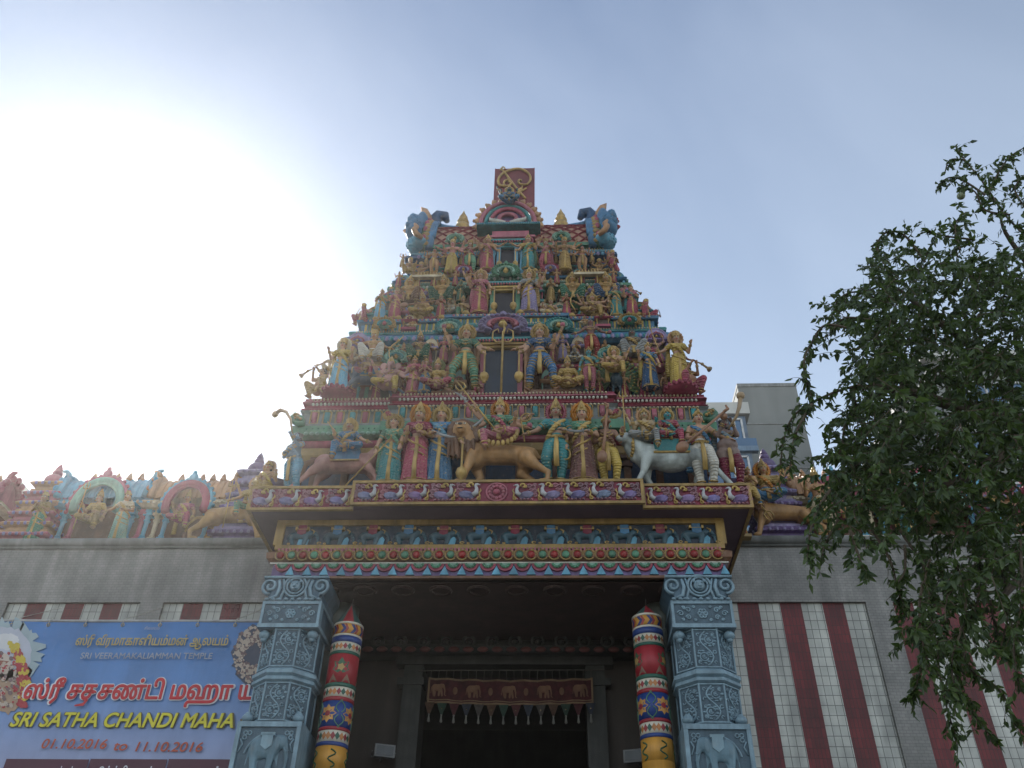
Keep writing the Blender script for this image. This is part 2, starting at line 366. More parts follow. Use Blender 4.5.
def kudu(parent, x, y, z, w, cols=('green', 'teal', 'dgreen', 'gold'), rz=0, h=.68, name='arch_medallion'):
    if 'k' not in _kc:
        _kc['k'] = [m.mesh('kudu_part', PAINT, True) for m in kudu_mb(1, 1, .14)]
    o = empty(name, (x, y, z), rz, (w, w, w*h)); o.parent = parent
    for me, nm, c in zip(_kc['k'], ('arch_ring', 'inner_ring', 'backplate', 'boss'), cols): link(nm, me, o, C[c])
    return o
def finial_mb(h):
    k = h
    return MB().lathe([(.22*k, 0), (.24*k, .04*k), (.12*k, .1*k), (.26*k, .2*k), (.30*k, .3*k), (.25*k, .42*k), (.12*k, .5*k), (.22*k, .56*k), (.19*k, .62*k), (.15*k, .66*k), (.16*k, .72*k), (.08*k, .84*k), (.001, 1.0*k)], 14)
def mini_shrine(parent, x, y, z, w, d, h, cols, rz=0, dome=True):
    """little pavilion of the gopuram: base, pilasters, niche, eave, vaulted roof, arch and finials"""
    o = empty('corner_shrine', (x, y, z), rz); o.parent = parent
    a, bcol, ccol = cols
    hb, hw, he = h*.12, h*.45, h*.1
    m = MB(); m.box(-w/2, w/2, -d/2, d/2, 0, hb); m.box(-w*.46, w*.46, -d*.46, d*.46, hb, hb*1.4); m.build('plinth', None, o, C[bcol])
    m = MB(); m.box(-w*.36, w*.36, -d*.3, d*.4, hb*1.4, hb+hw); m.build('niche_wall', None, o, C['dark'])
    m = MB()
    for sx in (-1, 1):
        for sy in (-1, 1):
            m.lathe([(w*.07, 0), (w*.07, hw*.1), (w*.045, hw*.14), (w*.05, hw*.7), (w*.075, hw*.78), (w*.05, hw*.84), (w*.09, hw*.94)], 8, (sx*w*.38, sy*d*.36, hb*1.4))
    m.build('pilaster', None, o, C[a], True)
    m = MB(); z0 = hb+hw
    sweep(m, [(-w*.42, d*.42), (-w*.42, -d*.42), (w*.42, -d*.42), (w*.42, d*.42)], [(-.1, z0), (w*.05, z0), (w*.14, z0+he*.4), (w*.1, z0+he), (-.3, z0+he)])
    m.build('eave', None, o, C[bcol])
    m = MB(); z1 = z0+he; rh = h-z1
    n = 12; vs = []
    outl = [(cos(pi*i/n), sin(pi*i/n)) for i in range(n+1)]
    outl = [(c_*(1.08 if s_ > .15 and s_ < .7 else .95), s_) for c_, s_ in outl]
    for yy in (-d*.42, d*.42):
        for c_, s_ in outl: vs.append((w*.42*c_, yy, z1+rh*.85*s_))
    k = n+1
    fs = [(i, i+k, i+1+k, i+1) for i in range(n)]+[tuple(reversed(range(k))), tuple(range(k, 2*k)), (0, n, n+k, k)]
    m.add(vs, fs)
    for j in range(5): m.ring((0, -d*.42+j*d*.21, z1), w*.43, w*.03, .1, pi-.1, 12, 5, 0, rh*.86/(w*.42))
    m.build('vault', None, o, C[a])
    kudu(o, 0, -d*.46, z1-he*.2, w*.62, (ccol, bcol, 'dark', 'gold'))
    m = MB()
    for j in (-1, 0, 1): m.merge(finial_mb(h*.13), Matrix.Translation((0, j*d*.3, z1+rh*.83)))
    m.build('finial', GOLD, o, None, True)
    return o

# ---------------------------------------------------------------- the gate tower
TW = empty('gate_tower', (0, 13, .12)); OFF = Vector((0, -13, -.12))
tag(TW, 'tall pyramidal temple gate tower crowded with brightly painted tiers of mouldings and shrines', 'tower')
TR = empty('tower_tiers', OFF); TR.parent = TW     # world coordinates from here on
def P(): return TW
class _W:  # parts given in world coordinates: shift their meshes into the tower's frame
    pass
def tw(o): o.location = Vector(o.location)+OFF; return o
bpy.data.objects.remove(TR)
_band = band; _rows = rows
def band(name, pl, prof, color, parent=None, mats=None):
    return tw(_band(name, pl, prof, C[color], TW, mats))
def rows(name, pl, off, z, sp, elem, colors, parent=None, sides=True, smooth=True, tilt=0):
    if name in SEPARATE:
        me = elem.mesh(name, PAINT, smooth)
        for k, (x, y, a) in enumerate(stations(pl, off, sp, sides)):
            o = link(name, me, TW, C[colors[k % len(colors)]], Vector((x, y, z))+OFF); o.rotation_euler = (tilt, 0, a)
        return
    mbs = [MB() for _ in colors]
    for k, (x, y, a) in enumerate(stations(pl, off, sp, sides)):
        T = Matrix.Translation((x, y, z)) @ Matrix.Rotation(a, 4, 'Z') @ Matrix.Rotation(tilt, 4, 'X')
        mbs[k % len(colors)].merge(elem, T)
    for mb, c in zip(mbs, colors):
        if mb.v: tw(mb.build(name, None, TW, C[c], smooth))['kind'] = 'stuff'
SEPARATE = {'roundel', 'roundel_curl', 'tab', 'tab_frame', 'scallop', 'scallop_leaf', 'scallop_inner'}
def part(mb, name, color=None, mats=None, smooth=False): return tw(mb.build(name, mats, TW, C[color] if color else None, smooth))

BK = 17.9
# ledge slab with its dark soffit
m = MB()
m.box(-3.97, 3.97, 12.03, BK, 8.66, 9.04)
m.box(-2.28, 2.28, 11.88, 12.1, 8.665, 9.035)
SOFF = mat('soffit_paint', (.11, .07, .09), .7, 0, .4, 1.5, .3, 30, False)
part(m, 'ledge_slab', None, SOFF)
# fascia frame bars
m = MB()
for (x0, x1, y) in ((-4.02, -2.3, 12.0), (2.3, 4.02, 12.0), (-2.32, 2.32, 11.85)):
    m.box(x0, x1, y-.02, y+.04, 8.63, 8.665+.01); m.box(x0, x1, y-.02, y+.06, 9.03, 9.075)
    for xx in (x0, x1-.05): m.box(xx, xx+.05, y-.017, y+.05, 8.672, 9.032)
m.box(-4.02, -3.97, 12.04, BK, 8.632, 8.68); m.box(3.97, 4.02, 12.04, BK, 8.632, 8.68)
m.box(-4.02, -3.97, 12.06, BK, 9.03, 9.072); m.box(3.97, 4.02, 12.06, BK, 9.03, 9.072)
part(m, 'fascia_frame', 'ochre')
m = MB()
m.box(-3.97, -2.3, 12.01, 12.04, 8.67, 9.03); m.box(2.3, 3.97, 12.01, 12.04, 8.67, 9.03); m.box(-2.27, 2.27, 11.86, 11.89, 8.67, 9.03)
part(m, 'fascia_panel', 'maroon')
# swans
def swan_meshes():
    body = MB(); body.ell((-.02, 0, -.05), (.135, .035, .075), 12, 8, rot=Matrix.Rotation(.25, 3, 'Y').to_euler())
    for k in range(5): body.tube([(-.13+k*.01, -.02, -.02+.0*k), (-.04, -.035, -.05-.018*k+.02), (.06, -.03, -.06-.012*k+.02)], [.006, .016, .006], 6)
    neck = MB(); neck.tube([(.08, -.01, -.06), (.13, -.025, -.02), (.135, -.03, .05), (.115, -.03, .1), (.135, -.035, .125)], [.045, .04, .026, .022, .026], 8)
    neck.tube([(.135, -.035, .125), (.19, -.035, .11)], [.02, .004], 6)
    curl = MB()
    curl.ring((.04, -.02, .12), .035, .017, -.5, 4.6, 12, 6); curl.ring((-.005, -.02, .105), .02, .012, 0, 6, 10, 6)
    curl.tube([(.15, -.02, -.13), (.19, -.03, -.09), (.175, -.03, -.03), (.2, -.02, .02), (.19, -.02, .06)], [.008, .018, .012, .014, .006], 6)
    curl.ring((.17, -.02, -.12), .025, .011, 0, 6, 10, 6)
    tail = MB()
    for (cx, cz, R) in ((-.13, .09, .038), (-.07, .12, .03), (-.16, .02, .03), (-.1, .035, .026), (-.17, -.06, .028), (-.16, .14, .02)):
        tail.ring((cx, -.01, cz), R, .014, 0, 5.6, 12, 6); tail.ell((cx, -.01, cz), .012, 6, 4)
    for k in range(5): tail.tube([(-.12+.06*k, -.01, -.13), (-.1+.06*k, -.02, -.145)], .018, 6)
    return [x.mesh('swan', PAINT, True) for x in (body, neck, curl, tail)]
SW = swan_meshes()
def swan(x, y, z, d, s=1.0):
    s *= random.uniform(.95, 1.05); x += random.uniform(-.012, .012); z += random.uniform(-.006, .006)
    o = empty('swan_relief', Vector((x, y, z))+OFF, 0, (d*s, s, s)); o.parent = TW
    for me, n, c in zip(SW, ('body', 'neck', 'gilt_curl', 'tail_scroll'), ((.28+random.uniform(-.06, .05), .24+random.uniform(-.04, .05), .40), (.5, .5, .52), 'gold', (.33+random.uniform(-.06, .06), .17, .2))):
        link(n, me, o, C[c] if isinstance(c, str) else c)
for i in range(5):
    for s in (-1, 1): swan(s*(2.07-i*.405), 11.855, 8.85, -s)
for i in range(4):
    for s in (-1, 1): swan(s*(3.8-i*.41), 12.005, 8.85, -s)
o = empty('fascia_rosette', Vector((0, 11.85, 8.85))+OFF); o.parent = TW
m = MB()
for i in range(12): m.ell((.11*cos(i*pi/6), 0, .11*sin(i*pi/6)), (.035, .03, .035), 8, 5)
m.ring((0, 0, 0), .16, .018, 0, 2*pi, 24, 6); m.build('petal_ring', None, o, C['pink'], True)
MB().ell((0, -.01, 0), (.055, .04, .055), 12, 8).build('boss', None, o, C['rose'], True)
# hanging cove bracket under the ledge, in front of the frieze, and the beam body
FX = 3.5
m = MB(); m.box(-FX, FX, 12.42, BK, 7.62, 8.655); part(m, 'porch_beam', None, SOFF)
# elephant frieze
m = MB(); y = 12.4
m.box(-3.6, 3.6, y-.05, y+.03, 8.56, 8.652); m.box(-3.56, 3.56, y-.05, y+.03, 8.12, 8.2)
for s in (-1, 1): m.box(min(s*3.6, s*3.46), max(s*3.6, s*3.46), y-.048, y+.03, 8.2, 8.56)
m.box(-3.6, -3.5, y+.03, 15, 8.56, 8.65); m.box(3.5, 3.6, y+.03, 15, 8.56, 8.65)
part(m, 'frieze_frame', 'ochre')
m = MB(); m.box(-3.46, 3.46, y, y+.04, 8.2, 8.56); part(m, 'frieze_panel', 'ink')
patch_ = MB().prism([(-.08, 0), (.08, 0), (.1, .1), (.02, .2), (-.06, .14)], -.02, .005).mesh('sky_patch', PAINT)
for i in range(12): link('blue_backing', patch_, TW, C['sky'], Vector((-3.16+i*.5745+(.1 if i else .02), y, 8.21))+OFF)
def elephant_src(k=1.0):
    b = MB()
    b.cap((-.09, 0, .2), (.06, 0, .21), .085, .075); b.cap((.09, -.01, .24), (.15, -.02, .24), .055, .05)
    b.cap((.18, -.02, .22), (.21, -.03, .13), .028, .02); b.cap((.21, -.03, .13), (.205, -.03, .04), .02, .013); b.cap((.205, -.03, .04), (.24, -.03, .02), .013, .01)
    for x_, y_, f_ in ((-.13, -.03, .03), (-.08, .03, 0), (.06, -.03, -.02), (.1, .03, .03)):
        b.cap((x_, y_, .17), (x_+f_, y_, .03), .036, .028)
    b.cap((-.17, 0, .22), (-.19, 0, .08), .012, .008)
    return b
eb = elephant_src(); el = remesh(eb, 'elephant_body', .012, 2)
ear = MB(); ear.ell((.1, -.06, .23), (.035, .014, .05), 8, 6); ear.tube([(.17, -.05, .2), (.2, -.06, .17), (.23, -.055, .18)], [.008, .006, .002], 6); earm = ear.mesh('ear', PAINT, True)
how = MB(); how.box(-.075, .075, -.07, .05, .3, .32); how.box(-.085, -.06, -.075, .05, .3, .36); how.box(.06, .085, -.075, .05, .3, .36); how.box(-.05, .05, -.075, -.06, .285, .3); howm = how.mesh('howdah', GOLD)
cl = MB(); cl.prism([(-.055, .3), (-.055, .22), (0, .19), (.055, .22), (.055, .3)][::-1], -.085, -.07); cl.box(-.05, .05, -.06, .03, .32, .4); clm = cl.mesh('cloth', PAINT)
c2_ = MB(); c2_.prism([(-.055, .29), (-.055, .21), (0, .18), (.055, .21), (.055, .29)][::-1], -.09, -.07); c2_.box(-.07, .07, -.09, -.06, .28, .3); clm2 = c2_.mesh('cloth', PAINT)
gt = MB(); gt.ring((.235, -.05, .035), .022, .01, 0, 5.5, 10, 6); gt.ring((-.14, -.06, .02), .014, .008, 0, 6, 8, 6); gt.tube([(.12, -.075, .3), (.16, -.08, .26), (.15, -.08, .21)], [.01, .012, .005], 6); gtm = gt.mesh('gilt', GOLD, True)
def elephant(x, y, z, s, k, par=None, off=OFF, cols=('dblue', 'blue')):
    o = empty('elephant_relief', Vector((x+random.uniform(-.01, .01), y, z))+off, 0, (s[0]*random.uniform(.96, 1.04), s[1], s[2]*random.uniform(.97, 1.03))); o.parent = par or TW
    link('body', el, o, (.05, .11, .145) if k is not None else (.17, .27, .33)); link('ear', earm, o, (.05, .11, .15) if k is not None else (.2, .3, .36))
    if k is not None: link('howdah', howm, o); link('cloth', clm, o, C['maroon' if k % 2 == 0 else 'blue']); link('gilt_trim', gtm, o)
    else: link('saddle_cloth', clm2, o, (.25, .36, .42))
    return o
for i in range(12): elephant(-3.16+i*.5745, y+.0, 8.2, (1.3, .9, .86), i)
# mouldings under the frieze
pb = plan(3.5, 12.4, BK)
rows('dentil_row', pb, .05, 8.095, .06, e_box(.035, .06, .03), ('pink',), sides=False, smooth=False)
band('roundel_band', pb, [(-.1, 8.07), (.08, 8.07), (.14, 8.02), (.13, 7.93), (.06, 7.88), (-.1, 7.88)], 'brown')
rw = MB().ell((0, 0, 0), (.06, .035, .06), 10, 6); rows('roundel', pb, .14, 7.975, .18, rw, ('red', 'green'), sides=False)
rr = MB().ring((0, 0, 0), .085, .012, .2, 5.6, 12, 5); rr.ring((.075, 0, .03), .03, .01, 0, 5, 8, 5); rows('roundel_curl', pb, .13, 7.975, .18, rr, ('ochre',), sides=False)
band('white_fillet', pb, box_prof(.075, 7.855, 7.88), 'white')
band('scallop_backing', pb, box_prof(.03, 7.66, 7.855), 'purple')
lob = MB().prism([(.125*cos(t), -.12*sin(t)) for t in [pi*i/10 for i in range(11)]][::-1], -.02, .02)
rows('scallop', pb, .05, 7.85, .27, lob, ('rose',), sides=False, smooth=False)
lob = MB()
for a in range(5): t = pi*(a+.5)/5; lob.ell((.065*cos(t), -.03, -.055*sin(t)-.005), (.026, .02, .026), 8, 5)
rows('scallop_leaf', pb, .06, 7.85, .27, lob, ('green',), sides=False)
lob = MB().prism([(.08*cos(t), -.075*sin(t)) for t in [pi*i/10 for i in range(11)]][::-1], -.01, .01)
rows('scallop_inner', pb, .08, 7.85, .27, lob, ('mint',), sides=False, smooth=False)
tri = MB().prism([(-.07, -.09), (.07, -.09), (.0, .06)], -.02, .02)
trim_ = tri.mesh('blue_triangle', PAINT)
for (x, y_, a) in stations(pb, .05, .27, False): link('blue_triangle', trim_, TW, C['sky'], Vector((x+.135, y_, 7.76))+OFF)
band('soffit_edge', pb, box_prof(.05, 7.62, 7.66), 'brown')

C['tabgrey'] = (.17, .19, .19)
# ---- tier 0 : wall behind the ledge statues
p0 = plan(3.52, 12.72, BK, 1.9, .12)
band('lower_wall', p0, [(0, 9.04), (0, 11.3)], 'dblue')
band('wall_base', p0, torus_prof(.06, 9.04, 9.14, .05), 'red'); band('wall_base', p0, box_prof(.05, 9.14, 9.26), 'green'); band('wall_base', p0, torus_prof(.02, 9.26, 9.34, .04), 'maroon')
for (x, y_, a) in stations(p0, .02, .62): 
    q = MB(); q.box(-.06, .06, -.05, .05, 0, .62); q.box(-.09, .09, -.07, .07, .5, .56); q.box(-.1, .1, -.08, .08, .66, .72); q.box(-.08, .08, -.06, .06, .0, .08)
    q = q.build('wall_pilaster', None, TW, C['brown'], False, Vector((x, y_, 9.34))+OFF); q.rotation_euler = (0, 0, a)
band('ochre_band', p0, [(-.1, 10.0), (.04, 10.0), (.1, 10.1), (.08, 10.26), (-.1, 10.28)], 'ochre')
band('red_torus', p0, torus_prof(.06, 10.28, 10.42, .07), 'rose')
band('green_band', p0, [(-.1, 10.42), (.16, 10.42), (.24, 10.45), (.24, 10.64), (-.1, 10.66)], 'green')
rows('green_band_hole', p0, .245, 10.57, .1, MB().ell((0, 0, 0), (.018, .012, .018), 6, 4), ('dgreen',))
rows('green_band_petal', p0, .24, 10.47, .1, e_petal(.09, .07, .03), ('mint',))
band('tab_band', p0, [(-.1, 10.66), (.2, 10.66), (.2, 10.70), (.15, 10.76), (.12, 10.98), (.17, 11.04), (-.1, 11.05)], 'tabgrey')
fr = MB()
for sx in (-1, 1): fr.box(sx*.07-.008, sx*.07+.008, -.02, .02, -.13, .13)
fr.box(-.07, .07, -.02, .02, -.14, -.125); fr.box(-.07, .07, -.02, .02, .125, .14)
rows('tab_frame', p0, .15, 10.87, .235, fr, ('ochre',), smooth=False)
rows('tab', p0, .155, 10.87, .235, e_tab(.085, .22, .03), ('teal', 'pink'))
rows('dot_row', p0, .17, 11.02, .07, e_petal(.05, .04, .02), ('cream',))
band('pink_cornice', p0, [(-.1, 11.05), (.1, 11.05), (.16, 11.08), (.08, 11.15), (.12, 11.18), (-.1, 11.18)], 'rose')
rows('white_dentil', p0, .13, 11.2, .075, e_petal(.055, .06, .03), ('white',))
band('pink_cornice', p0, [(-.1, 11.23), (.16, 11.23), (.13, 11.28), (-.3, 11.285)], 'pink')
rows('white_dentil', p0, .13, 11.31, .065, e_petal(.045, .05, .03), ('cream',))
band('floor_slab', p0, [(.12, 11.28), (.12, 11.335), (-1.5, 11.337)], 'maroon')
# corner scrolls
def corner_scroll(x, y, z, s, col1, col2):
    for sx in (-1, 1):
        o = empty('corner_scroll', Vector((sx*x, y, z))+OFF, 0, (sx*s, s, s)); o.parent = TW
        m = MB()
        m.tube([(-.1, 0, .0), (.0, 0, -.02), (.1, 0, .04), (.14, 0, .13), (.1, 0, .2), (.03, 0, .18)], [.06, .07, .06, .05, .04, .02], 8)
        m.ell((.0, 0, .06), (.1, .12, .09), 10, 6); m.build('scroll', None, o, C[col1], True)
        m = MB()
        for k in range(4): m.ell((-.04+.04*k, -.1, .02+.03*k), (.03, .03, .03), 8, 5)
        m.ring((.04, -.09, .09), .05, .015, 0, 5.5, 12, 6); m.build('scroll_bead', None, o, C[col2], True)
corner_scroll(3.62, 12.45, 10.68, 1.0, 'green', 'ochre')
corner_scroll(1.98, 12.42, 10.72, .8, 'ochre', 'rose')
corner_scroll(3.6, 12.75, 9.98, .8, 'mint', 'teal')

# ---- upper tiers
def tier(z0, z1, W, Fr, Cw, cp, wall, trims, bigcol, pil=.42):
    """a storey: base mould, wall with pilasters and niches, eave"""
    p = plan(W, Fr, BK-(Fr-12.7), Cw, cp)
    h = z1-z0
    band('storey_wall', p, [(0, z0), (0, z1)], wall)
    band('base_moulding', p, torus_prof(.05, z0, z0+h*.09, .04), trims[0]); band('base_moulding', p, box_prof(.03, z0+h*.09, z0+h*.15), trims[1])
    m = MB(); m2 = MB()
    for k, (x, y_, a) in enumerate(stations(p, .02, pil)):
        if abs(x) < .42 and abs(a) < .1: continue
        q = MB(); q.box(-.035, .035, -.04, .04, h*.15, h*.9); q.box(-.06, .06, -.06, .06, h*.68, h*.74); q.box(-.075, .075, -.07, .07, h*.8, h*.88); q.box(-.05, .05, -.05, .05, h*.15, h*.22)
        q = q.build('storey_pilaster', None, TW, C[trims[2 if k % 2 else 3]], False, Vector((x, y_, z0))+OFF); q.rotation_euler = (0, 0, a)
    return p
def eave(p, z, h, o, c1, c2, c3, sp=.1):
    band('eave', p, [(-.2, z), (o*.5, z), (o, z+h*.15), (o*.92, z+h*.45), (o*.5, z+h*.7), (o*.5, z+h*.75), (-.4, z+h*.76)], c1)
    rows('eave_petal', p, o*1.0, z+h*.25, sp, e_petal(sp*.8, h*.32, .025), (c2, c3))
    band('eave_cap', p, [(-.2, z+h*.75), (o*.62, z+h*.75), (o*.7, z+h*.88), (o*.6, z+h), (-.9, z+h)], c2)
    rows('eave_dot', p, o*.68, z+h*.9, sp*.6, e_petal(sp*.4, h*.14, .02), ('cream',))
pA = tier(11.33, 12.22, 3.3, 13.0, .62, .12, 'brown', ('green', 'rose', 'dgreen', 'maroon'), None)
band('shelf', pA, [(-.2, 12.16), (.05, 12.16), (.16, 12.22), (.16, 12.3), (-1.2, 12.3)], 'pink')
rows('shelf_petal', pA, .16, 12.25, .09, e_petal(.07, .06, .02), ('rose', 'cream'))
pA2 = tier(12.3, 13.0, 3.05, 13.12, .62, .2, 'brown', ('purple', 'teal', 'ochre', 'dgreen'), None, .38)
eave(pA2, 12.98, .38, .2, 'blue', 'teal', 'lilac', .09)
pA3 = plan(2.9, 13.1, BK-.4, 1.1, .12)
band('drum_band', pA3, [(-.2, 13.3), (.05, 13.3), (.07, 13.55), (-.2, 13.56)], 'blue')
rows('baluster', pA3, .07, 13.43, .07, e_box(.04, .24, .02), ('yellow', 'dgreen'), smooth=False)
band('floor_slab', pA3, [(-.1, 13.56), (.14, 13.56), (.16, 13.62), (.12, 13.65), (-1.2, 13.652)], 'blue')
rows('floor_petal', pA3, .15, 13.6, .08, e_petal(.06, .05, .02), ('cream', 'pink'))
pB = tier(13.65, 14.3, 2.62, 13.42, .5, .12, 'dgreen', ('teal', 'rose', 'blue', 'brown'), None, .36)
band('shelf', pB, [(-.2, 14.22), (.06, 14.22), (.15, 14.28), (.13, 14.34), (-1.2, 14.34)], 'green')
pB2 = tier(14.34, 14.85, 2.45, 13.5, .5, .22, 'brown', ('purple', 'green', 'dgreen', 'ochre'), None, .34)
eave(pB2, 14.82, .3, .18, 'green', 'mint', 'white', .08)
pB3 = plan(2.3, 13.55, BK-.9, .75, .12)
band('drum_band', pB3, [(-.2, 15.05), (.05, 15.05), (.05, 15.24), (-.2, 15.24)], 'ochre')
rows('baluster', pB3, .06, 15.15, .07, e_box(.045, .14, .02), ('orange', 'ochre'), smooth=False)
band('floor_slab', pB3, [(-.1, 15.24), (.12, 15.24), (.12, 15.3), (-1.2, 15.31)], 'blue')
pC = tier(15.31, 16.02, 2.12, 13.82, .42, .1, 'dark', ('green', 'rose', 'purple', 'dgreen'), None, .3)
eave(pC, 16.0, .36, .28, 'dblue', 'sky', 'lilac', .1)
# door bays: lintels, jambs, dark openings
def doorbay(x, yf, z0, z1, hw, jamb, lint, inner, wcol='ochre'):
    o = empty('door_bay', Vector((x, yf, z0))+OFF); o.parent = TW; h = z1-z0
    MB().box(-hw, hw, -.01, .02, 0, h).build('opening', mat('door_'+inner, C[inner] if inner in C else (.02, .02, .03), .6), o)
    m = MB()
    for s in (-1, 1): m.box(min(s*hw, s*(hw+.09)), max(s*hw, s*(hw+.09)), -.09, .02, 0, h)
    m.build('jamb', None, o, C[jamb])
    m = MB()
    for s in (-1, 1): m.lathe([(.06, 0), (.06, .06), (.035, .1), (.04, h*.7), (.06, h*.76), (.04, h*.82), (.075, h*.98)], 8, (s*(hw+.16), -.08, 0))
    m.build('door_column', None, o, C[wcol], True)
    m = MB(); m.box(-hw-.09, hw+.09, -.092, .02, h, h+.05); m.box(-hw-.16, hw+.16, -.13, .02, h+.05, h+.1); m.build('lintel', None, o, C[lint])
    m = MB()
    for k in range(int((hw+.2)*2/.06)): m.ell((-hw-.2+.03+k*.06, -.15, h+.13), (.024, .03, .03), 6, 4)
    m.build('lintel_bead', None, o, C['pink'], True)
    m = MB(); m.box(-hw-.24, hw+.24, -.16, .02, h+.16, h+.21); m.build('lintel_cap', None, o, C['teal'])
    return o
DOORA = doorbay(-.05, 12.68, 11.34, 12.52, .31, 'pink', 'ochre', 'ink', 'tan')
doorbay(-.05, 13.1, 13.655, 14.46, .22, 'green', 'gold', 'umber', 'ochre')
doorbay(-.05, 13.42, 15.315, 16.12, .15, 'sky', 'teal', 'deep', 'sky')
# steps/pedestals for door guardians
for s in (-1, 1):
    part(MB().box(s*.92-.42, s*.92+.42, 12.5, 12.9, 11.338, 11.42), 'guardian_plinth', 'brown')
    part(MB().box(-.05+s*.68-.28, -.05+s*.68+.28, 13.0, 13.3, 13.653, 13.74), 'guardian_plinth', 'dblue')
# medallions
kudu(TW, 0-.05, 12.66-13, 12.98-.12, 1.05, ('lilac', 'pink', 'purple', 'gold'), 0, .5)
kudu(TW, -.05, 13.0-13, 14.86-.12, .66, ('green', 'mint', 'dgreen', 'gold'))
for s in (-1, 1):
    kudu(TW, s*1.1-.05, 12.9-13, 13.2-.12, .62, ('teal', 'mint', 'dgreen', 'gold'))
    kudu(TW, s*2.05-.05, 12.72-13, 12.3-.12, .52, ('mint', 'teal', 'dgreen', 'ochre'))
    kudu(TW, s*1.2-.05, 13.36-13, 16.36-.12, .46, ('mint', 'green', 'teal', 'ochre'))
    kudu(TW, s*1.0-.05, 13.0-13, 13.4-.12, .4, ('lilac', 'cream', 'purple', 'gold'))
    kudu(TW, s*.95-.05, 13.3-13, 15.3-.12, .42, ('rose', 'lilac', 'purple', 'ochre'))
    kudu(TW, s*2.45, 12.85-13, 13.3-.12, .5, ('ochre', 'teal', 'dgreen', 'rose'))
    # corner pavilions stepping up the flanks
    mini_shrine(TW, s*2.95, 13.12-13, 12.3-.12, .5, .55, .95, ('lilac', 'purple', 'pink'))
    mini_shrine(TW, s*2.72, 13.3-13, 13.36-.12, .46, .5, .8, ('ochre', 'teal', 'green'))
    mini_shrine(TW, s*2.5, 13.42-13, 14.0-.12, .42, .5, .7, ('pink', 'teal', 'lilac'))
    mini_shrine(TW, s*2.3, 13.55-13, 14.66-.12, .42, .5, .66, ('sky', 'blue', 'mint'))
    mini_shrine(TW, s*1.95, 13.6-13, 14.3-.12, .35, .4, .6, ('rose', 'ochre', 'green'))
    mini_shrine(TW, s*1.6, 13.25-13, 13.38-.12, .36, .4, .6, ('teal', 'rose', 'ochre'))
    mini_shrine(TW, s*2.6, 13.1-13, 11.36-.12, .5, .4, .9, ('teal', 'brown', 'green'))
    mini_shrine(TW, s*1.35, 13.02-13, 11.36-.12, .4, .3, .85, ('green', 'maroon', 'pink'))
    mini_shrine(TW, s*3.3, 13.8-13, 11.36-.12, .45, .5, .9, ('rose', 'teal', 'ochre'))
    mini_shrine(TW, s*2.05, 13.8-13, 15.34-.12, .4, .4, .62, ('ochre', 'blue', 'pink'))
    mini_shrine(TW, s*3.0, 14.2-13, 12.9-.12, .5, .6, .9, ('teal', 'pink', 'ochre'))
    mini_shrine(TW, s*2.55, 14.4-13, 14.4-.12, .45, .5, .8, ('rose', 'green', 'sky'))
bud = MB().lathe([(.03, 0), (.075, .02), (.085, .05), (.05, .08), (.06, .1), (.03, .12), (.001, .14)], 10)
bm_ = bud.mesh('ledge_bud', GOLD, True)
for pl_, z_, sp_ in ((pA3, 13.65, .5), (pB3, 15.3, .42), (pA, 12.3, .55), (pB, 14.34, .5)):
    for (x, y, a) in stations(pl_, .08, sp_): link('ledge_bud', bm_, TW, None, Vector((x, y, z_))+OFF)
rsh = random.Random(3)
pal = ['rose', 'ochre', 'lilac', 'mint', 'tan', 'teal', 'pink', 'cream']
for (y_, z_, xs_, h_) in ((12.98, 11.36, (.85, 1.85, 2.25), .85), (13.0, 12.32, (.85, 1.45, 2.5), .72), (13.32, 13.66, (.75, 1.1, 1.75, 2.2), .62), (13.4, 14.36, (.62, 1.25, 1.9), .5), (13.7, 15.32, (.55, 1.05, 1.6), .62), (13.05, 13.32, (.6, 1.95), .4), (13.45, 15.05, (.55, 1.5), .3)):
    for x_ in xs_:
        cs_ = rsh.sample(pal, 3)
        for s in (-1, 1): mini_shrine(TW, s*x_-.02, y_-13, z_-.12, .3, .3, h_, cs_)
# ---- vaulted roof
RY, RA, RB, RZ = 14.7, 1.1, 1.55, 16.36
m = MB(); n = 20
vs = []; k = n+1
for x in (-1.85, 1.85):
    for i in range(k): t = pi*i/n; vs.append((x, RY-RA*cos(t), RZ+RB*sin(t)))
fs = [(i, i+1, i+1+k, i+k) for i in range(n)]+[tuple(range(k)), tuple(reversed(range(k, 2*k)))]
m.add(vs, fs); part(m, 'barrel_roof', None, mat('roof_cream', (.4, .22, .15), .6))
# red lattice lying on the vault
m = MB(); nlat = 9
for sg in (-1, 1):
    for j in range(-6, 14):
        pts = []
        for i in range(0, 15):
            x = -1.8+j*.3+(i*.115*sg if sg > 0 else 1.6-i*.115)
            t = .06+i*.085
            if -1.84 < x < 1.84: pts.append((x, RY-(RA+.012)*cos(t), RZ+(RB+.012)*sin(t)))
        if len(pts) > 1: m.tube(pts, .028, 4)
part(m, 'roof_lattice', None, mat('lattice_red', (.2, .02, .025), .55))
m = MB(); m2 = MB()
for i in range(18):
    x = -1.75+i*3.5/17; t = 1.22
    m.merge(MB().prism([(-.09, 0), (.09, 0), (.06, .06), (0, .13), (-.06, .06)], -.03, .03), Matrix.Translation((x, RY-(RA+.02)*cos(t), RZ+(RB)*sin(t)-.02)))
    t = .35
for i in range(20):
    x = -1.75+i*3.5/19; m2.ell((x, RY-(RA+.03)*cos(1.12), RZ+(RB+.03)*sin(1.12)), (.08, .05, .05), 8, 5)
part(m, 'ridge_cresting', 'mint'); part(m2, 'roof_petal', 'pink', None, True)
m = MB()
m.box(-1.85, 1.85, RY-RA-.08, RY-RA+.05, RZ, RZ+.1); part(m, 'roof_footing', 'green')
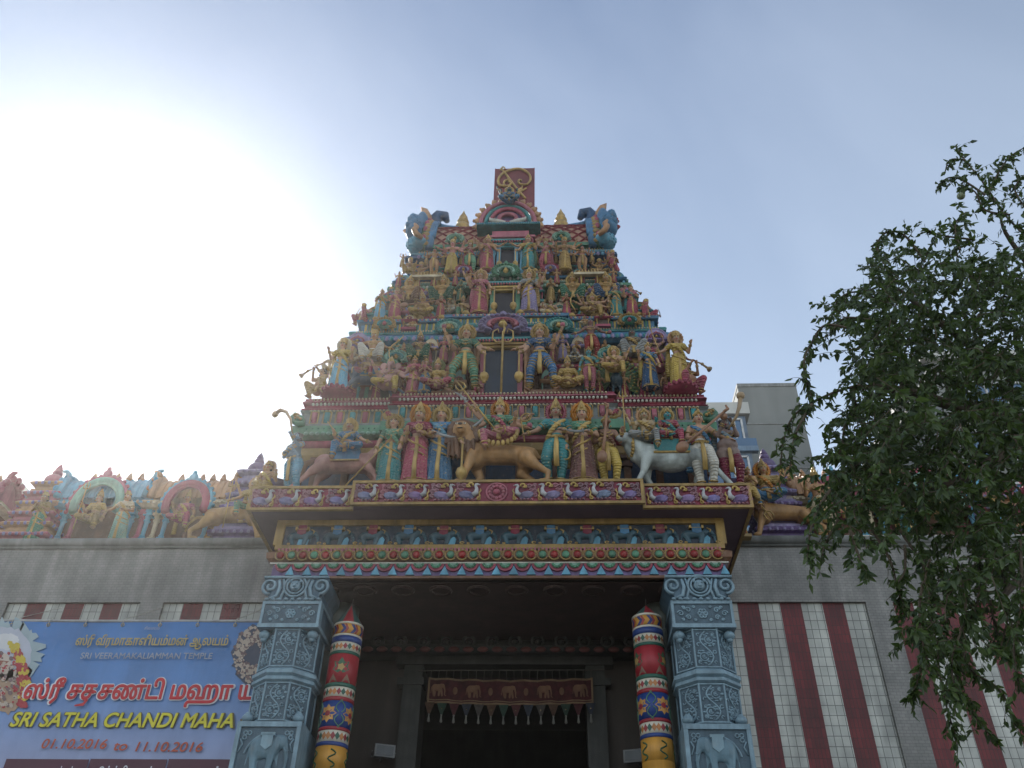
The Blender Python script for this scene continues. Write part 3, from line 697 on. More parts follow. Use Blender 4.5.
m = MB(); m.box(-.5, .5, 13.42, 13.7, 16.36, 16.5); m.box(-.56, .56, 13.36, 13.7, 16.5, 16.56); m.box(-.42, .42, 13.40, 13.7, 16.56, 16.74); part(m, 'roof_dormer', 'pink')
m = MB(); m.box(-.78, .68, 13.3, 13.75, 16.86, 16.93); part(m, 'dormer_cornice', 'teal')
rows('dormer_bead', [(-.78, 13.3), (.68, 13.3)], .01, 16.89, .05, e_petal(.04, .04, .02), ('sky',))
# ---- horned gable ends
def gable(s):
    o = empty('horned_gable', Vector((s*1.98, 0, RZ))+OFF+Vector((0, 13, 0)), 0, (s, 1, 1)); o.parent = TW
    yc = RY-13
    def arc(Ry, Rz, x, a0=0, a1=pi, n=20): return [(x, yc-Ry*cos(a0+(a1-a0)*i/n), Rz*sin(a0+(a1-a0)*i/n)) for i in range(n+1)]
    m = MB(); m.tube(arc(1.16, 1.66, -.12), .1, 8); m.tube(arc(1.2, 1.7, -.2, .2, pi-.2), .05, 8); m.build('gable_band', None, o, C['blue'], True)
    m = MB(); m.tube(arc(1.12, 1.6, 0), .15, 8); m.build('gable_core', None, o, C['dgreen'], True)
    m = MB()
    for i, q in enumerate(arc(1.24, 1.72, -.02, .05, pi-.05, 30)): m.ell(q, (.1, .055, .075), 8, 5)
    m.build('gable_bead', None, o, C['ochre'], True)
    m = MB()
    for i, q in enumerate(arc(1.27, 1.76, .01, .15, pi-.15, 13)): m.ell(q, (.06, .05, .1), 8, 5)
    m.build('gable_bead', None, o, C['rose'], True)
    # feathered lobes down the outside
    m = MB(); mr = MB()
    for i in range(12):
        t = .35+i*(pi-.7)/11; q = (.28, yc-1.2*cos(t), 1.62*sin(t)+.02)
        m.ell(q, (.2, .24, .19), 12, 8); m.ell((q[0]+.1, q[1]-.1, q[2]+.12), (.11, .14, .12), 8, 6); m.ring((q[0]-.02, q[1]-.2, q[2]), .09, .02, 0, 5.2, 10, 6)
        mr.tube([(.42, q[1], q[2]), (.5, q[1]-.02*0, q[2]+.08), (.46, q[1], q[2]+.15)], [.06, .05, .012], 8)
    m.build('feather_lobe', None, o, C['blue'], True); mr.build('feather_tip', None, o, C['red'] if s > 0 else C['tan'], True)
    m = MB(); m.ell((.22, yc-1.1, .16), (.2, .22, .2), 14, 10); [m.ell((.22+.19*cos(a_)*cos(e_), yc-1.1-.21*abs(sin(a_))*cos(e_), .16+.19*sin(e_)), .035, 6, 4) for a_ in [-.2+i_*.5 for i_ in range(8)] for e_ in (-.6, -.2, .2, .6, 1.0)]; m.ell((.12, yc-1.2, .12), (.2, .22, .14), 12, 8); m.ell((.3, yc+1.1, .28), (.3, .3, .34), 14, 10); m.build('makara_body', None, o, C['sky'], True)
    m = MB(); m.tube([(0, yc-1.42, .06), (.14, yc-1.5, .12), (.2, yc-1.5, .26), (.16, yc-1.46, .4), (.22, yc-1.42, .55)], [.05, .07, .07, .06, .03], 8); m.build('makara_crest', None, o, C['tan'], True)
    MB().ell((.18, yc-.75, .85), (.2, .4, .8), 14, 10).build('feather_core', None, o, C['blue'], True)
    # horn curling inwards over the ridge, and pointed crest
    m = MB(); m.tube([(-.1, yc-.55, .7), (-.18, yc-.5, 1.1), (-.1, yc-.45, 1.5), (-.02, yc-.4, 1.85), (-.12, yc-.4, 2.0), (-.28, yc-.4, 1.98), (-.34, yc-.4, 1.8)], [.12, .12, .14, .16, .15, .13, .07], 10); m.build('horn', None, o, C['dblue'], True)
    m = MB(); m.tube([(.1, yc-.6, 1.5), (.14, yc-.55, 1.8), (.22, yc-.5, 2.05), (.32, yc-.5, 2.22)], [.1, .12, .1, .015], 8); m.build('crest_plume', None, o, C['tan'], True)
    m = MB(); m.tube([(-.2, yc-.6, 1.35), (-.38, yc-.5, 1.38), (-.62, yc-.45, 1.42), (-.9, yc-.4, 1.43)], [.1, .11, .09, .03], 8); m.build('ridge_sweep', None, o, C['blue'], True)
gable(-1); gable(1)
# ---- central roof arch with seated goddess bust added later
o = empty('roof_arch', Vector((-.07, 13.42, 16.93))+OFF); o.parent = TW
m = MB()
for R_, r_ in ((.62, .06),): m.ring((0, 0, .1), R_, r_, -.1, pi+.1, 24, 8, 0, 1.15)
m.build('arch_ring', None, o, C['pink'], True)
m = MB(); m.ring((0, -.03, .1), .5, .05, -.05, pi+.05, 24, 8, 0, 1.1); m.build('arch_ring', None, o, C['teal'], True)
m = MB(); m.ring((0, -.05, .12), .38, .05, -.05, pi+.05, 20, 8, 0, 1.1); m.build('arch_ring', None, o, C['rose'], True)
m = MB(); m.ring((0, -.07, .18), .2, .05, 0, 2*pi, 20, 8, 0, .75); m.build('arch_eye_ring', None, o, C['pink'], True)
m = MB(); m.prism([(.55*cos(pi*i/16), .1+.62*sin(pi*i/16)) for i in range(17)]+[(-.55, 0), (.55, 0)], .0, .3); m.build('arch_backplate', None, o, C['purple'])
m = MB()
for i in range(15):
    t = -.1+(pi+.2)*i/14; m.ell((.72*cos(t), .02, .1+.83*sin(t)), (.075, .06, .085), 8, 6); m.ell((.8*cos(t), .02, .1+.9*sin(t)), (.035, .04, .05), 6, 5)
m.build('arch_flame', None, o, C['tan'], True)
m = MB()
for s in (-1, 1): m.tube([(s*.05, -.1, .02), (s*.25, -.12, .03), (s*.4, -.1, .12), (s*.42, -.08, .22)], [.03, .06, .04, .01], 8)
m.build('arch_leaf', None, o, C['white'], True)
# ---- finials and emblem board
for i in range(5):
    x = -1.3+i*.62
    m = finial_mb(1.05); m.v = [(a*.68, b_*.68, c) for a, b_, c in m.v]; f_ = m.build('roof_finial', GOLD, TW, None, True); f_.location = (x, RY-13, RZ+RB+.06-.12)
BD = empty('emblem_board', (-.04, 15.05, RZ+RB-.02)); tag(BD, 'square dark red board with a golden emblem standing on top of the tower roof', 'sign board')
zb = 19.05-BD.location.z; zt = 21.05-BD.location.z
def bdz(py): return at(512, py, 15.05).z-BD.location.z
zb, zt = bdz(206.8), bdz(168.5); hwid = .545
MB().box(-hwid, hwid, 0, .08, zb, zt).build('panel', mat('board_red', (.16, .022, .03), .5), BD)
m = MB(); m.box(-.35, -.3, .02, .07, 0, zb); m.box(.3, .35, .02, .07, 0, zb); m.build('post', None, BD, C['grey'])
m = MB(); 
for a in ((-hwid, -hwid+.02), (hwid-.02, hwid)): m.box(a[0], a[1], -.012, .0, zb, zt)
m.build('edge', None, BD, C['maroon'])
# gold emblem: two curls joined by an arch, spear across
H_ = zt-zb
def bp(u, v): return (-hwid+u*2*hwid, -.035, zb+(1-v)*H_)   # u, v in board fractions from the top left
m = MB()
def curve(pts, r0, r1=None, n=30):
    # catmull-rom
    P_ = [Vector(bp(*p)) for p in pts]; P_ = [P_[0]]+P_+[P_[-1]]; out_ = []
    for i in range(1, len(P_)-2):
        for k in range(8):
            t = k/8; a, b_, c, d = P_[i-1:i+3]
            out_.append(.5*((2*b_)+(c-a)*t+(2*a-5*b_+4*c-d)*t*t+(3*b_-a-3*c+d)*t**3))
    out_.append(P_[-2]); nn = len(out_)
    m.tube(out_, [r0+((r1 or r0)-r0)*i/nn for i in range(nn)], 8)
curve([(.38, .4), (.34, .34), (.26, .36), (.24, .44), (.3, .49), (.4, .46), (.4, .37), (.33, .3)], .03, .03)
curve([(.3, .5), (.14, .46), (.1, .32), (.2, .16), (.42, .06), (.65, .05), (.84, .16), (.9, .32), (.82, .45), (.68, .46), (.6, .4), (.62, .34), (.68, .36)], .04, .028)
m.build('emblem_curl', GOLD, BD, None, True)
m = MB(); curve([(.16, .02), (.3, .2), (.5, .48), (.66, .68), (.78, .82)], .035, .03); curve([(.56, .7), (.7, .62), (.8, .56)], .03, .02); curve([(.6, .78), (.66, .62), (.7, .5)], .02, .02)
m.ell(bp(.66, .6), (.06, .03, .09), 8, 6); curve([(.13, .06), (.2, -.02), (.26, .03)], .02, .02)
m.build('emblem_spear', GOLD, BD, None, True)
# ---------------------------------------------------------------- porch under the tower
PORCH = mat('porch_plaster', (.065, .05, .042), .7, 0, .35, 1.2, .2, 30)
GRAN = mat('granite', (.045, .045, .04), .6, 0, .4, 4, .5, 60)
PO = empty('entrance_hall', (0, 15.2, .12)); tag(PO, 'dark recessed entrance hall under the tower with a carved cornice and tall open doorway', 'entrance')
def pp(mb, name, mats=None, color=None, smooth=False, parent=None):
    o = mb.build(name, mats, PO, color, smooth); o.location = Vector((0, -15.2, -.12)); return o
m = MB()
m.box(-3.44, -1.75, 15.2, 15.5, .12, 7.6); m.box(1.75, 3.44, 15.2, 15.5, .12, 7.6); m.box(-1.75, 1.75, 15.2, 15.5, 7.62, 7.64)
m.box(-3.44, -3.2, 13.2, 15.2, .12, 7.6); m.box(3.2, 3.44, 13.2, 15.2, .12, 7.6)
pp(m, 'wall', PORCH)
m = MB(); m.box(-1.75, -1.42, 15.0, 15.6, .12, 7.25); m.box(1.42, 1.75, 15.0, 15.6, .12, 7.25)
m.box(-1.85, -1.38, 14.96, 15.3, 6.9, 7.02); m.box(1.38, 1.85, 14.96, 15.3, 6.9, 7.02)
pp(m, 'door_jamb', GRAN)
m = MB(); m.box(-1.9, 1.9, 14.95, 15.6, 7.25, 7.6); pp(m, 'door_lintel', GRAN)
m = MB()
for y_, z0_, z1_, mi in ((14.75, 7.48, 7.605, 0), (14.6, 7.40, 7.48, 0)): m.box(-3.2, 3.2, y_, 15.19, z0_, z1_)
for i in range(16): m.ring((-3.0+i*.4, 14.62, 7.53), .1, .03, 0, 2*pi, 14, 6); m.ell((-3.0+i*.4, 14.66, 7.53), (.05, .04, .05), 8, 6)
pp(m, 'carved_cornice', GRAN, None, True)
m = MB()
for i in range(26): m.ell((-3.1+i*.25, 14.58, 7.37), (.1, .04, .05), 8, 5)
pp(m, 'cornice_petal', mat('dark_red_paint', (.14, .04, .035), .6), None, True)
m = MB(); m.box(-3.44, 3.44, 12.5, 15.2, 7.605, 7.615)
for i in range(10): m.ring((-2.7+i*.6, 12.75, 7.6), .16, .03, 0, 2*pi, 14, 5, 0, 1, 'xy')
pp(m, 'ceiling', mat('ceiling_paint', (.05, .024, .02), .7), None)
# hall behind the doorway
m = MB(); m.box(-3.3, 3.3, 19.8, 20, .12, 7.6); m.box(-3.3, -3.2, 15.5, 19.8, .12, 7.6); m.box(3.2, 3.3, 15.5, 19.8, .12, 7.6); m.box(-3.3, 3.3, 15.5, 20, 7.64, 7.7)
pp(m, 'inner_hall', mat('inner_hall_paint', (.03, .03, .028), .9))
# soft spot fitting on the hall's cornice
L = empty('cornice_lamp', at(503, 626, 14.45)); tag(L, 'small round unlit lamp fixed to the middle of the entrance cornice', 'lamp')
m = MB(); m.box(-.09, .09, -.05, .1, -.035, .04); m.build('housing', mat('lamp_metal', (.3, .3, .28), .5), L)
MB().ell((.0, -.06, .0), (.07, .05, .035), 12, 8).build('lens', mat('lamp_glass', (.62, .6, .52), .3), L, None, True)
MB().cap((-.14, 0, 0), (.14, 0, 0), .022, .022).build('bracket', mat('lamp_metal', (.3, .3, .28), .5), L, None, True)
for px, py, s, lb in ((384, 752, 1, 'grey box floodlight mounted low on the wall left of the doorway'), (635, 757, -1, 'grey box floodlight mounted low on the wall right of the doorway')):
    q = at(px, py, 14.9); L = empty('floodlight', q, s*.35); tag(L, lb, 'floodlight', 'floodlights on the entrance walls')
    m = MB(); m.box(-.15, .15, -.07, .07, -.08, .08); m.box(-.17, .17, -.09, -.07, -.1, .1)
    for k in range(5): m.box(-.12+k*.055, -.1+k*.055, .07, .1, -.07, .07)
    m.build('housing', mat('flood_grey', (.14, .14, .14), .4), L)
    MB().box(-.14, .14, -.096, -.09, -.075, .075).build('glass', mat('flood_glass', (.06, .065, .07), .3), L)
    m = MB(); m.tube([(-.19, 0, 0), (-.19, .15, -.05), (.19, .15, -.05), (.19, 0, 0)], .012, 6); m.tube([(0, .15, -.05), (0, .33, -.05)], .02, 6); m.build('bracket', mat('flood_grey', (.14, .14, .14), .4), L)

# hanging embroidered valance
TO = empty('door_valance', (0, 14.9, 6.95)); tag(TO, 'dark red embroidered cloth valance with pointed tassels hanging across the doorway', 'valance')
VZ = 6.95
def vz(px, py): q = at(px, py, 14.9); return q.x, q.z-VZ
x0, _ = vz(428, 690); x1, _ = vz(593, 690); z1 = vz(510, 678)[1]; z0 = vz(510, 703)[1]
def vsag(x): return -.04*(1-((x-(x0+x1)/2)/((x1-x0)/2))**2)
def strip(mb, za, zb_, y0_=-.01, y1_=.01, n=24, wave=.03):
    vs = []; 
    for i in range(n+1):
        x = x0+(x1-x0)*i/n; yy = wave*sin(i*1.7); s_ = vsag(x)
        vs += [(x, y0_+yy, za+s_), (x, y0_+yy, zb_+s_), (x, y1_+yy, zb_+s_), (x, y1_+yy, za+s_)]
    fs = []
    for i in range(n):
        for a_, b_ in ((0, 1), (1, 2), (2, 3), (3, 0)): fs.append((i*4+a_, i*4+b_, i*4+4+b_, i*4+4+a_))
    mb.add(vs, fs)
m = MB(); strip(m, z0, z1); m.build('cloth', mat('valance_cloth', (.07, .012, .014), .9, 0, .5, 12, .6, 90, False), TO)
m = MB(); strip(m, z1-.03, z1, -.02, -.012); strip(m, z0, z0+.03, -.02, -.012); strip(m, z0+.05, z0+.065, -.02, -.012)
for xx in (x0, x1-.03): m.box(xx, xx+.03, -.035, -.025, z0, z1)
m.build('gold_braid', mat('braid', (.2, .12, .06), .7), TO)
m = MB()
for i in range(9):
    x = x0+.2+(x1-x0-.4)*i/8; q = MB().merge(elephant_src() if i % 2 == 0 else MB().ell((0, 0, .15), (.07, .02, .09), 8, 6)); m.merge(q, Matrix.Translation((x-.03, -.04, z0+.1+vsag(x))) @ Matrix.Diagonal((.6, .12, .75, 1)))
m.build('embroidery', mat('braid_dull', (.19, .09, .05), .8), TO, None, True)
cols_ = [(.07, .035, .02), (.02, .045, .03), (.06, .012, .015), (.03, .035, .05), (.06, .05, .045)]
for i in range(14):
    x = x0+.05+(x1-x0-.1)*i/13; zz = z0+vsag(x)
    t_o = empty('pennant', (x, -.02, zz)); t_o.parent = TO
    m = MB(); m.prism([(-.085, 0), (-.05, -.1), (-.012, -.2), (.012, -.2), (.05, -.1), (.085, 0)], -.008, .008); m.build('cloth', mat('pennant_%d' % (i % 5), cols_[i % 5], .9, 0, .4, 20, .5, 90, False), t_o)
    m = MB(); m.ell((0, 0, -.2), .018, 8, 5); m.lathe([(.002, -.33), (.026, -.31), (.014, -.24), (.008, -.2)], 8); m.build('tassel', mat('tassel_grey', (.2, .19, .17), .7), t_o, None, True)
    if i % 2: MB().ell((0, -.014, -.09), (.012, .006, .012), 8, 5).build('mirror_disc', mat('mirror_disc', (.7, .55, .35), .1, .9), t_o, None, True)
m = MB()
for i in range(22):
    x = x0+.03+(x1-x0-.06)*i/21; m.tube([(x, 0, z1+vsag(x)-.01), (x+.01*sin(i), .02, z1+.14)], .006, 5)
m.tube([(x0-.2, .02, z1+.13), (x1+.2, .02, z1+.15)], .012, 6); m.build('hanging_cord', mat('cord', (.08, .07, .06), .8), TO)

# ---------------------------------------------------------------- carved pillars
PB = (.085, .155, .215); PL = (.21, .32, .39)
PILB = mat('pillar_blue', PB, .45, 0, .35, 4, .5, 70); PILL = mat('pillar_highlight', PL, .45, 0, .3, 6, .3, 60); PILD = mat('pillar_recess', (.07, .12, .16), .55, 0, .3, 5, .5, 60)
def vine(mb, w, h, seed, y=0, r=.012):
    """relief scrollwork inside a w x h panel whose lower left corner is the origin"""
    rnd = random.Random(seed)
    if h > w*1.3:
        n = max(2, round(h/(w*.8))); s = h/n; pts = []
        for i in range(n*6+1):
            t = i/(n*6); pts.append((w/2+w*.28*sin(t*n*pi), y, t*h))
        mb.tube(pts, r, 6)
        for i in range(n):
            cx = w/2-w*.15*(1 if i % 2 == 0 else -1); cz = (i+.5)*s
            for s3 in (-1, 1): mb.ring((w/2+s3*w*.36, y, cz+s*.28*s3), w*.08, r*.8, rnd.random()*3, rnd.random()*3+4, 8, 5); mb.ring((w/2-s3*w*.36, y, cz+s*.3*s3), w*.06, r*.7, 0, 5, 8, 5)
            mb.ring((cx, y, cz), w*.2, r*.9, rnd.random()*2, rnd.random()*2+5, 12, 6); mb.ring((cx, y, cz), w*.09, r*.8, 1, 6.2, 8, 5); mb.ell((cx, y-.003, cz), r*1.4, 6, 4)
            for k in range(9):
                a = k*.75+rnd.random()*.4; mb.ell((cx+w*.3*cos(a), y, cz+w*.3*sin(a)), (r*2.2, r*.8, r*1.2), 6, 4)
    else:
        cx, cz = w/2, h/2
        for k in range(6): a = k*pi/3; mb.ring((cx+h*.14*cos(a), y, cz+h*.14*sin(a)), h*.09, r, 0, 2*pi, 10, 6)
        mb.ell((cx, y-.01, cz), (h*.07, .02, h*.07), 8, 6)
        for s in (-1, 1):
            for k, (dx, dz, R_) in enumerate(((.26, .18, .15), (.26, -.2, .13), (.4, 0, .16), (.34, .3, .08), (.36, -.32, .07), (.15, .33, .07), (.14, -.34, .07))):
                c_ = (cx+s*dx*w, y, cz+dz*h); R2_ = R_*h; pts = []
                for i in range(14): a = i*.62; q = R2_*(1-i/16); pts.append((c_[0]+s*q*cos(a), y, c_[2]+q*sin(a)))
                mb.tube(pts, r*.9, 6)
def pillar(sx):
    xc = 3.06*sx; o = empty('carved_pillar', (xc, 12.65, .12))
    tag(o, 'blue-grey carved pillar with scroll capital at the %s corner of the entrance, %s' % (('left', 'overlapping the blue banner') if sx < 0 else ('right', 'beside the red and white striped wall')), 'pillar', 'carved pillars of the entrance')
    def B(mb, n, mt, smooth=False, par=None):
        q = mb.build(n, mt, par or o, None, smooth); q.location = (0, 0, -.12); return q
    w = .44; F0 = -.45
    m = MB(); m.box(-.50, .50, -.46, .46, .12, 1.0); m.box(-.45, .45, -.42, .42, 1.0, 4.2); m.box(-.48, .48, -.45, .45, 4.2, 4.35); B(m, 'pedestal', PILB)
    # square block with elephant panel
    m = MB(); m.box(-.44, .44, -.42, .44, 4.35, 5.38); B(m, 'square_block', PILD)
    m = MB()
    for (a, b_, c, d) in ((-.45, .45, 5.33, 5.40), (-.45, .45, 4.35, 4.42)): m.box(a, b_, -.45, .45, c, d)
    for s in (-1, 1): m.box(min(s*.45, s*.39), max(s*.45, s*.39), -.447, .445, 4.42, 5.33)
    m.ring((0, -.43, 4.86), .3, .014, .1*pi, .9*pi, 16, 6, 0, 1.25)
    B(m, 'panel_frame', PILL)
    m = MB()
    for s in (-1, 1):
        for dx, dz in ((0, 0), (-.06, 0), (0, -.06)): m.ring((s*(.32+dx), -.425, 5.25+dz), .027, .011, 0, 2*pi, 8, 5)
        m.tube([(s*.37, -.43, 5.0), (s*.33, -.43, 5.1), (s*.37, -.43, 5.17)], .012, 6)
    B(m, 'corner_flower', PILL, True)
    e_ = elephant(0, 0, 0, (1.4*-sx, .9, 1.95), None, o, Vector((0, 0, 0))); e_.location = (-.02*sx, -.42, 4.55)
    # knobs
    m = MB()
    for s in (-1, 1):
        for zz in (5.47, 6.68):
            m.ell((s*.36, -.34, zz), (.085, .08, .06 if zz < 6 else .07), 10, 8); m.ell((s*.36, -.34, zz+(.05 if zz < 6 else -.07)), (.05, .05, .04), 8, 6)
            m.ring((s*.36, -.36, zz), .06, .014, 0, pi, 10, 6)
    B(m, 'corner_knob', PILL, True)
    # octagonal shaft
    def octa(r, f_): return [(-f_, -r), (f_, -r), (r, -f_), (r, f_), (f_, r), (-f_, r), (-r, f_), (-r, -f_)]
    def oprism(mb, r, f_, z0_, z1_, r2=None, f2=None):
        a = octa(r, f_); b_ = octa(r2 or r, f2 or f_); vs = [(x, y, z0_) for x, y in a]+[(x, y, z1_) for x, y in b_]
        mb.add(vs, [(i, (i+1) % 8, (i+1) % 8+8, i+8) for i in range(8)]+[tuple(reversed(range(8))), tuple(range(8, 16))])
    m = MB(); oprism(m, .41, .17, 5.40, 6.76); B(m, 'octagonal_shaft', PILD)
    m = MB()
    a = octa(.415, .175)
    for (x, y) in a:
        m.tube([(x, y, 5.42), (x, y, 5.96)], .016, 5); m.tube([(x, y, 6.18), (x, y, 6.76)], .016, 5)
    for zz in (5.43, 5.95, 6.19, 6.74):
        for i in range(8): m.tube([(*a[i], zz), (*a[(i+1) % 8], zz)], .014, 5)
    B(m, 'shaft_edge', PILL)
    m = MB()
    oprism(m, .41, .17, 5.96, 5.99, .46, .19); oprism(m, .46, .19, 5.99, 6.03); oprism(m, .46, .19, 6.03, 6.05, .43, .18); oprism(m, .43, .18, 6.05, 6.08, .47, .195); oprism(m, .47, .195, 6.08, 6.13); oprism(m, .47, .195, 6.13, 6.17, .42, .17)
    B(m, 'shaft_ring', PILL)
    m = MB()
    for (z0_, z1_) in ((5.45, 5.93), (6.21, 6.72)):
        q = MB(); vine(q, .3, z1_-z0_, 3+int(z0_), 0, .013); m.merge(q, Matrix.Translation((-.15, -.415, z0_)))
        for s in (-1, 1):
            q = MB(); vine(q, .28, z1_-z0_, 5+s, 0, .013)
            m.merge(q, Matrix.Translation((s*.292, -.292, z0_)) @ Matrix.Rotation(s*pi/4, 4, 'Z') @ Matrix.Translation((-.14, -.003, 0)))
    B(m, 'carved_vine', PILL, True)
    # upper block with floral panel
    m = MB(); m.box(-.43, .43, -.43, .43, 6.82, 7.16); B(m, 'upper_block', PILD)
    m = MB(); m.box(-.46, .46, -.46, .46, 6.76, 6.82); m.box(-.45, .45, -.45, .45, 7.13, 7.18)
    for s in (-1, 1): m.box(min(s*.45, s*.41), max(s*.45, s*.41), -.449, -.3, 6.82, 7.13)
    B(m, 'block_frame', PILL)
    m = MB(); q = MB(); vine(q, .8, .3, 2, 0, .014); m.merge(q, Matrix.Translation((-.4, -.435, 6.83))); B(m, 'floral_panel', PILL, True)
    # scroll capital
    m = MB(); m.box(-.42, .42, -.36, .42, 7.18, 7.56)
    m.prism([(-.5, 7.56), (-.5, 7.45), (-.4, 7.3), (-.36, 7.18), (.36, 7.18), (.4, 7.3), (.5, 7.45), (.5, 7.56)], -.42, .42); B(m, 'capital', PILB)
    m = MB()
    for s in (-1, 1):
        for k, yy in enumerate((-.43, -.445)):
            pts = []
            for i in range(22): a_ = -.5*pi+i*.42; R_ = .13*(1-i/26); pts.append((s*(.39+R_*cos(a_)*1.0), yy, 7.42+R_*sin(a_)))
            m.tube(pts, .026-.004*k, 7)
        m.tube([(s*.36, -.44, 7.22), (s*.26, -.45, 7.26), (s*.23, -.45, 7.4), (s*.26, -.45, 7.52)], [.02, .03, .03, .02], 7)
        m.tube([(s*.3, -.43, 7.2), (s*.2, -.44, 7.22), (s*.16, -.44, 7.36), (s*.2, -.44, 7.54)], [.02, .022, .02, .015], 7)
    m.ring((0, -.44, 7.42), .17, .02, 0, 2*pi, 20, 6); m.ring((0, -.45, 7.42), .125, .016, 0, 2*pi, 18, 6)
    m.box(-.5, .5, -.47, -.42, 7.545, 7.58)
    for i in range(9): m.ell((-.4+i*.1, -.46, 7.2), (.035, .025, .025), 8, 5)
    B(m, 'scroll', PILL, True)
    m = MB(); m.ell((0, -.45, 7.42), (.085, .05, .09), 10, 8); m.ell((0, -.5, 7.40), (.03, .03, .025), 8, 6)
    for s in (-1, 1): m.ell((s*.035, -.49, 7.45), (.018, .015, .014), 8, 5); m.ell((s*.075, -.46, 7.49), (.025, .02, .03), 8, 5)
    m.ell((0, -.49, 7.365), (.05, .02, .018), 8, 5); B(m, 'lion_face', PILL, True)
    return o
pillar(-1); pillar(1)
# plain carved granite shafts behind the painted posts
for s in (-1, 1):
    o = empty('hall_column', (s*2.62, 13.45, .12)); tag(o, 'dark stone column with bulging capital standing behind the painted post at the %s' % ('left' if s < 0 else 'right'), 'column', 'stone columns of the entrance hall')
    m = MB(); m.box(-.22, .22, -.22, .22, 0, 5.0); m.build('shaft', GRAN, o)
    m = MB(); m.lathe([(.2, 5.0), (.24, 5.1), (.2, 5.2), (.18, 5.9), (.26, 6.0), (.34, 6.3), (.35, 6.6), (.26, 6.9), (.18, 7.0), (.3, 7.15), (.34, 7.25), (.3, 7.35), (.3, 7.48)], 16); m.build('capital', mat('dull_green_stone', (.13, .15, .14), .4), o, None, True)

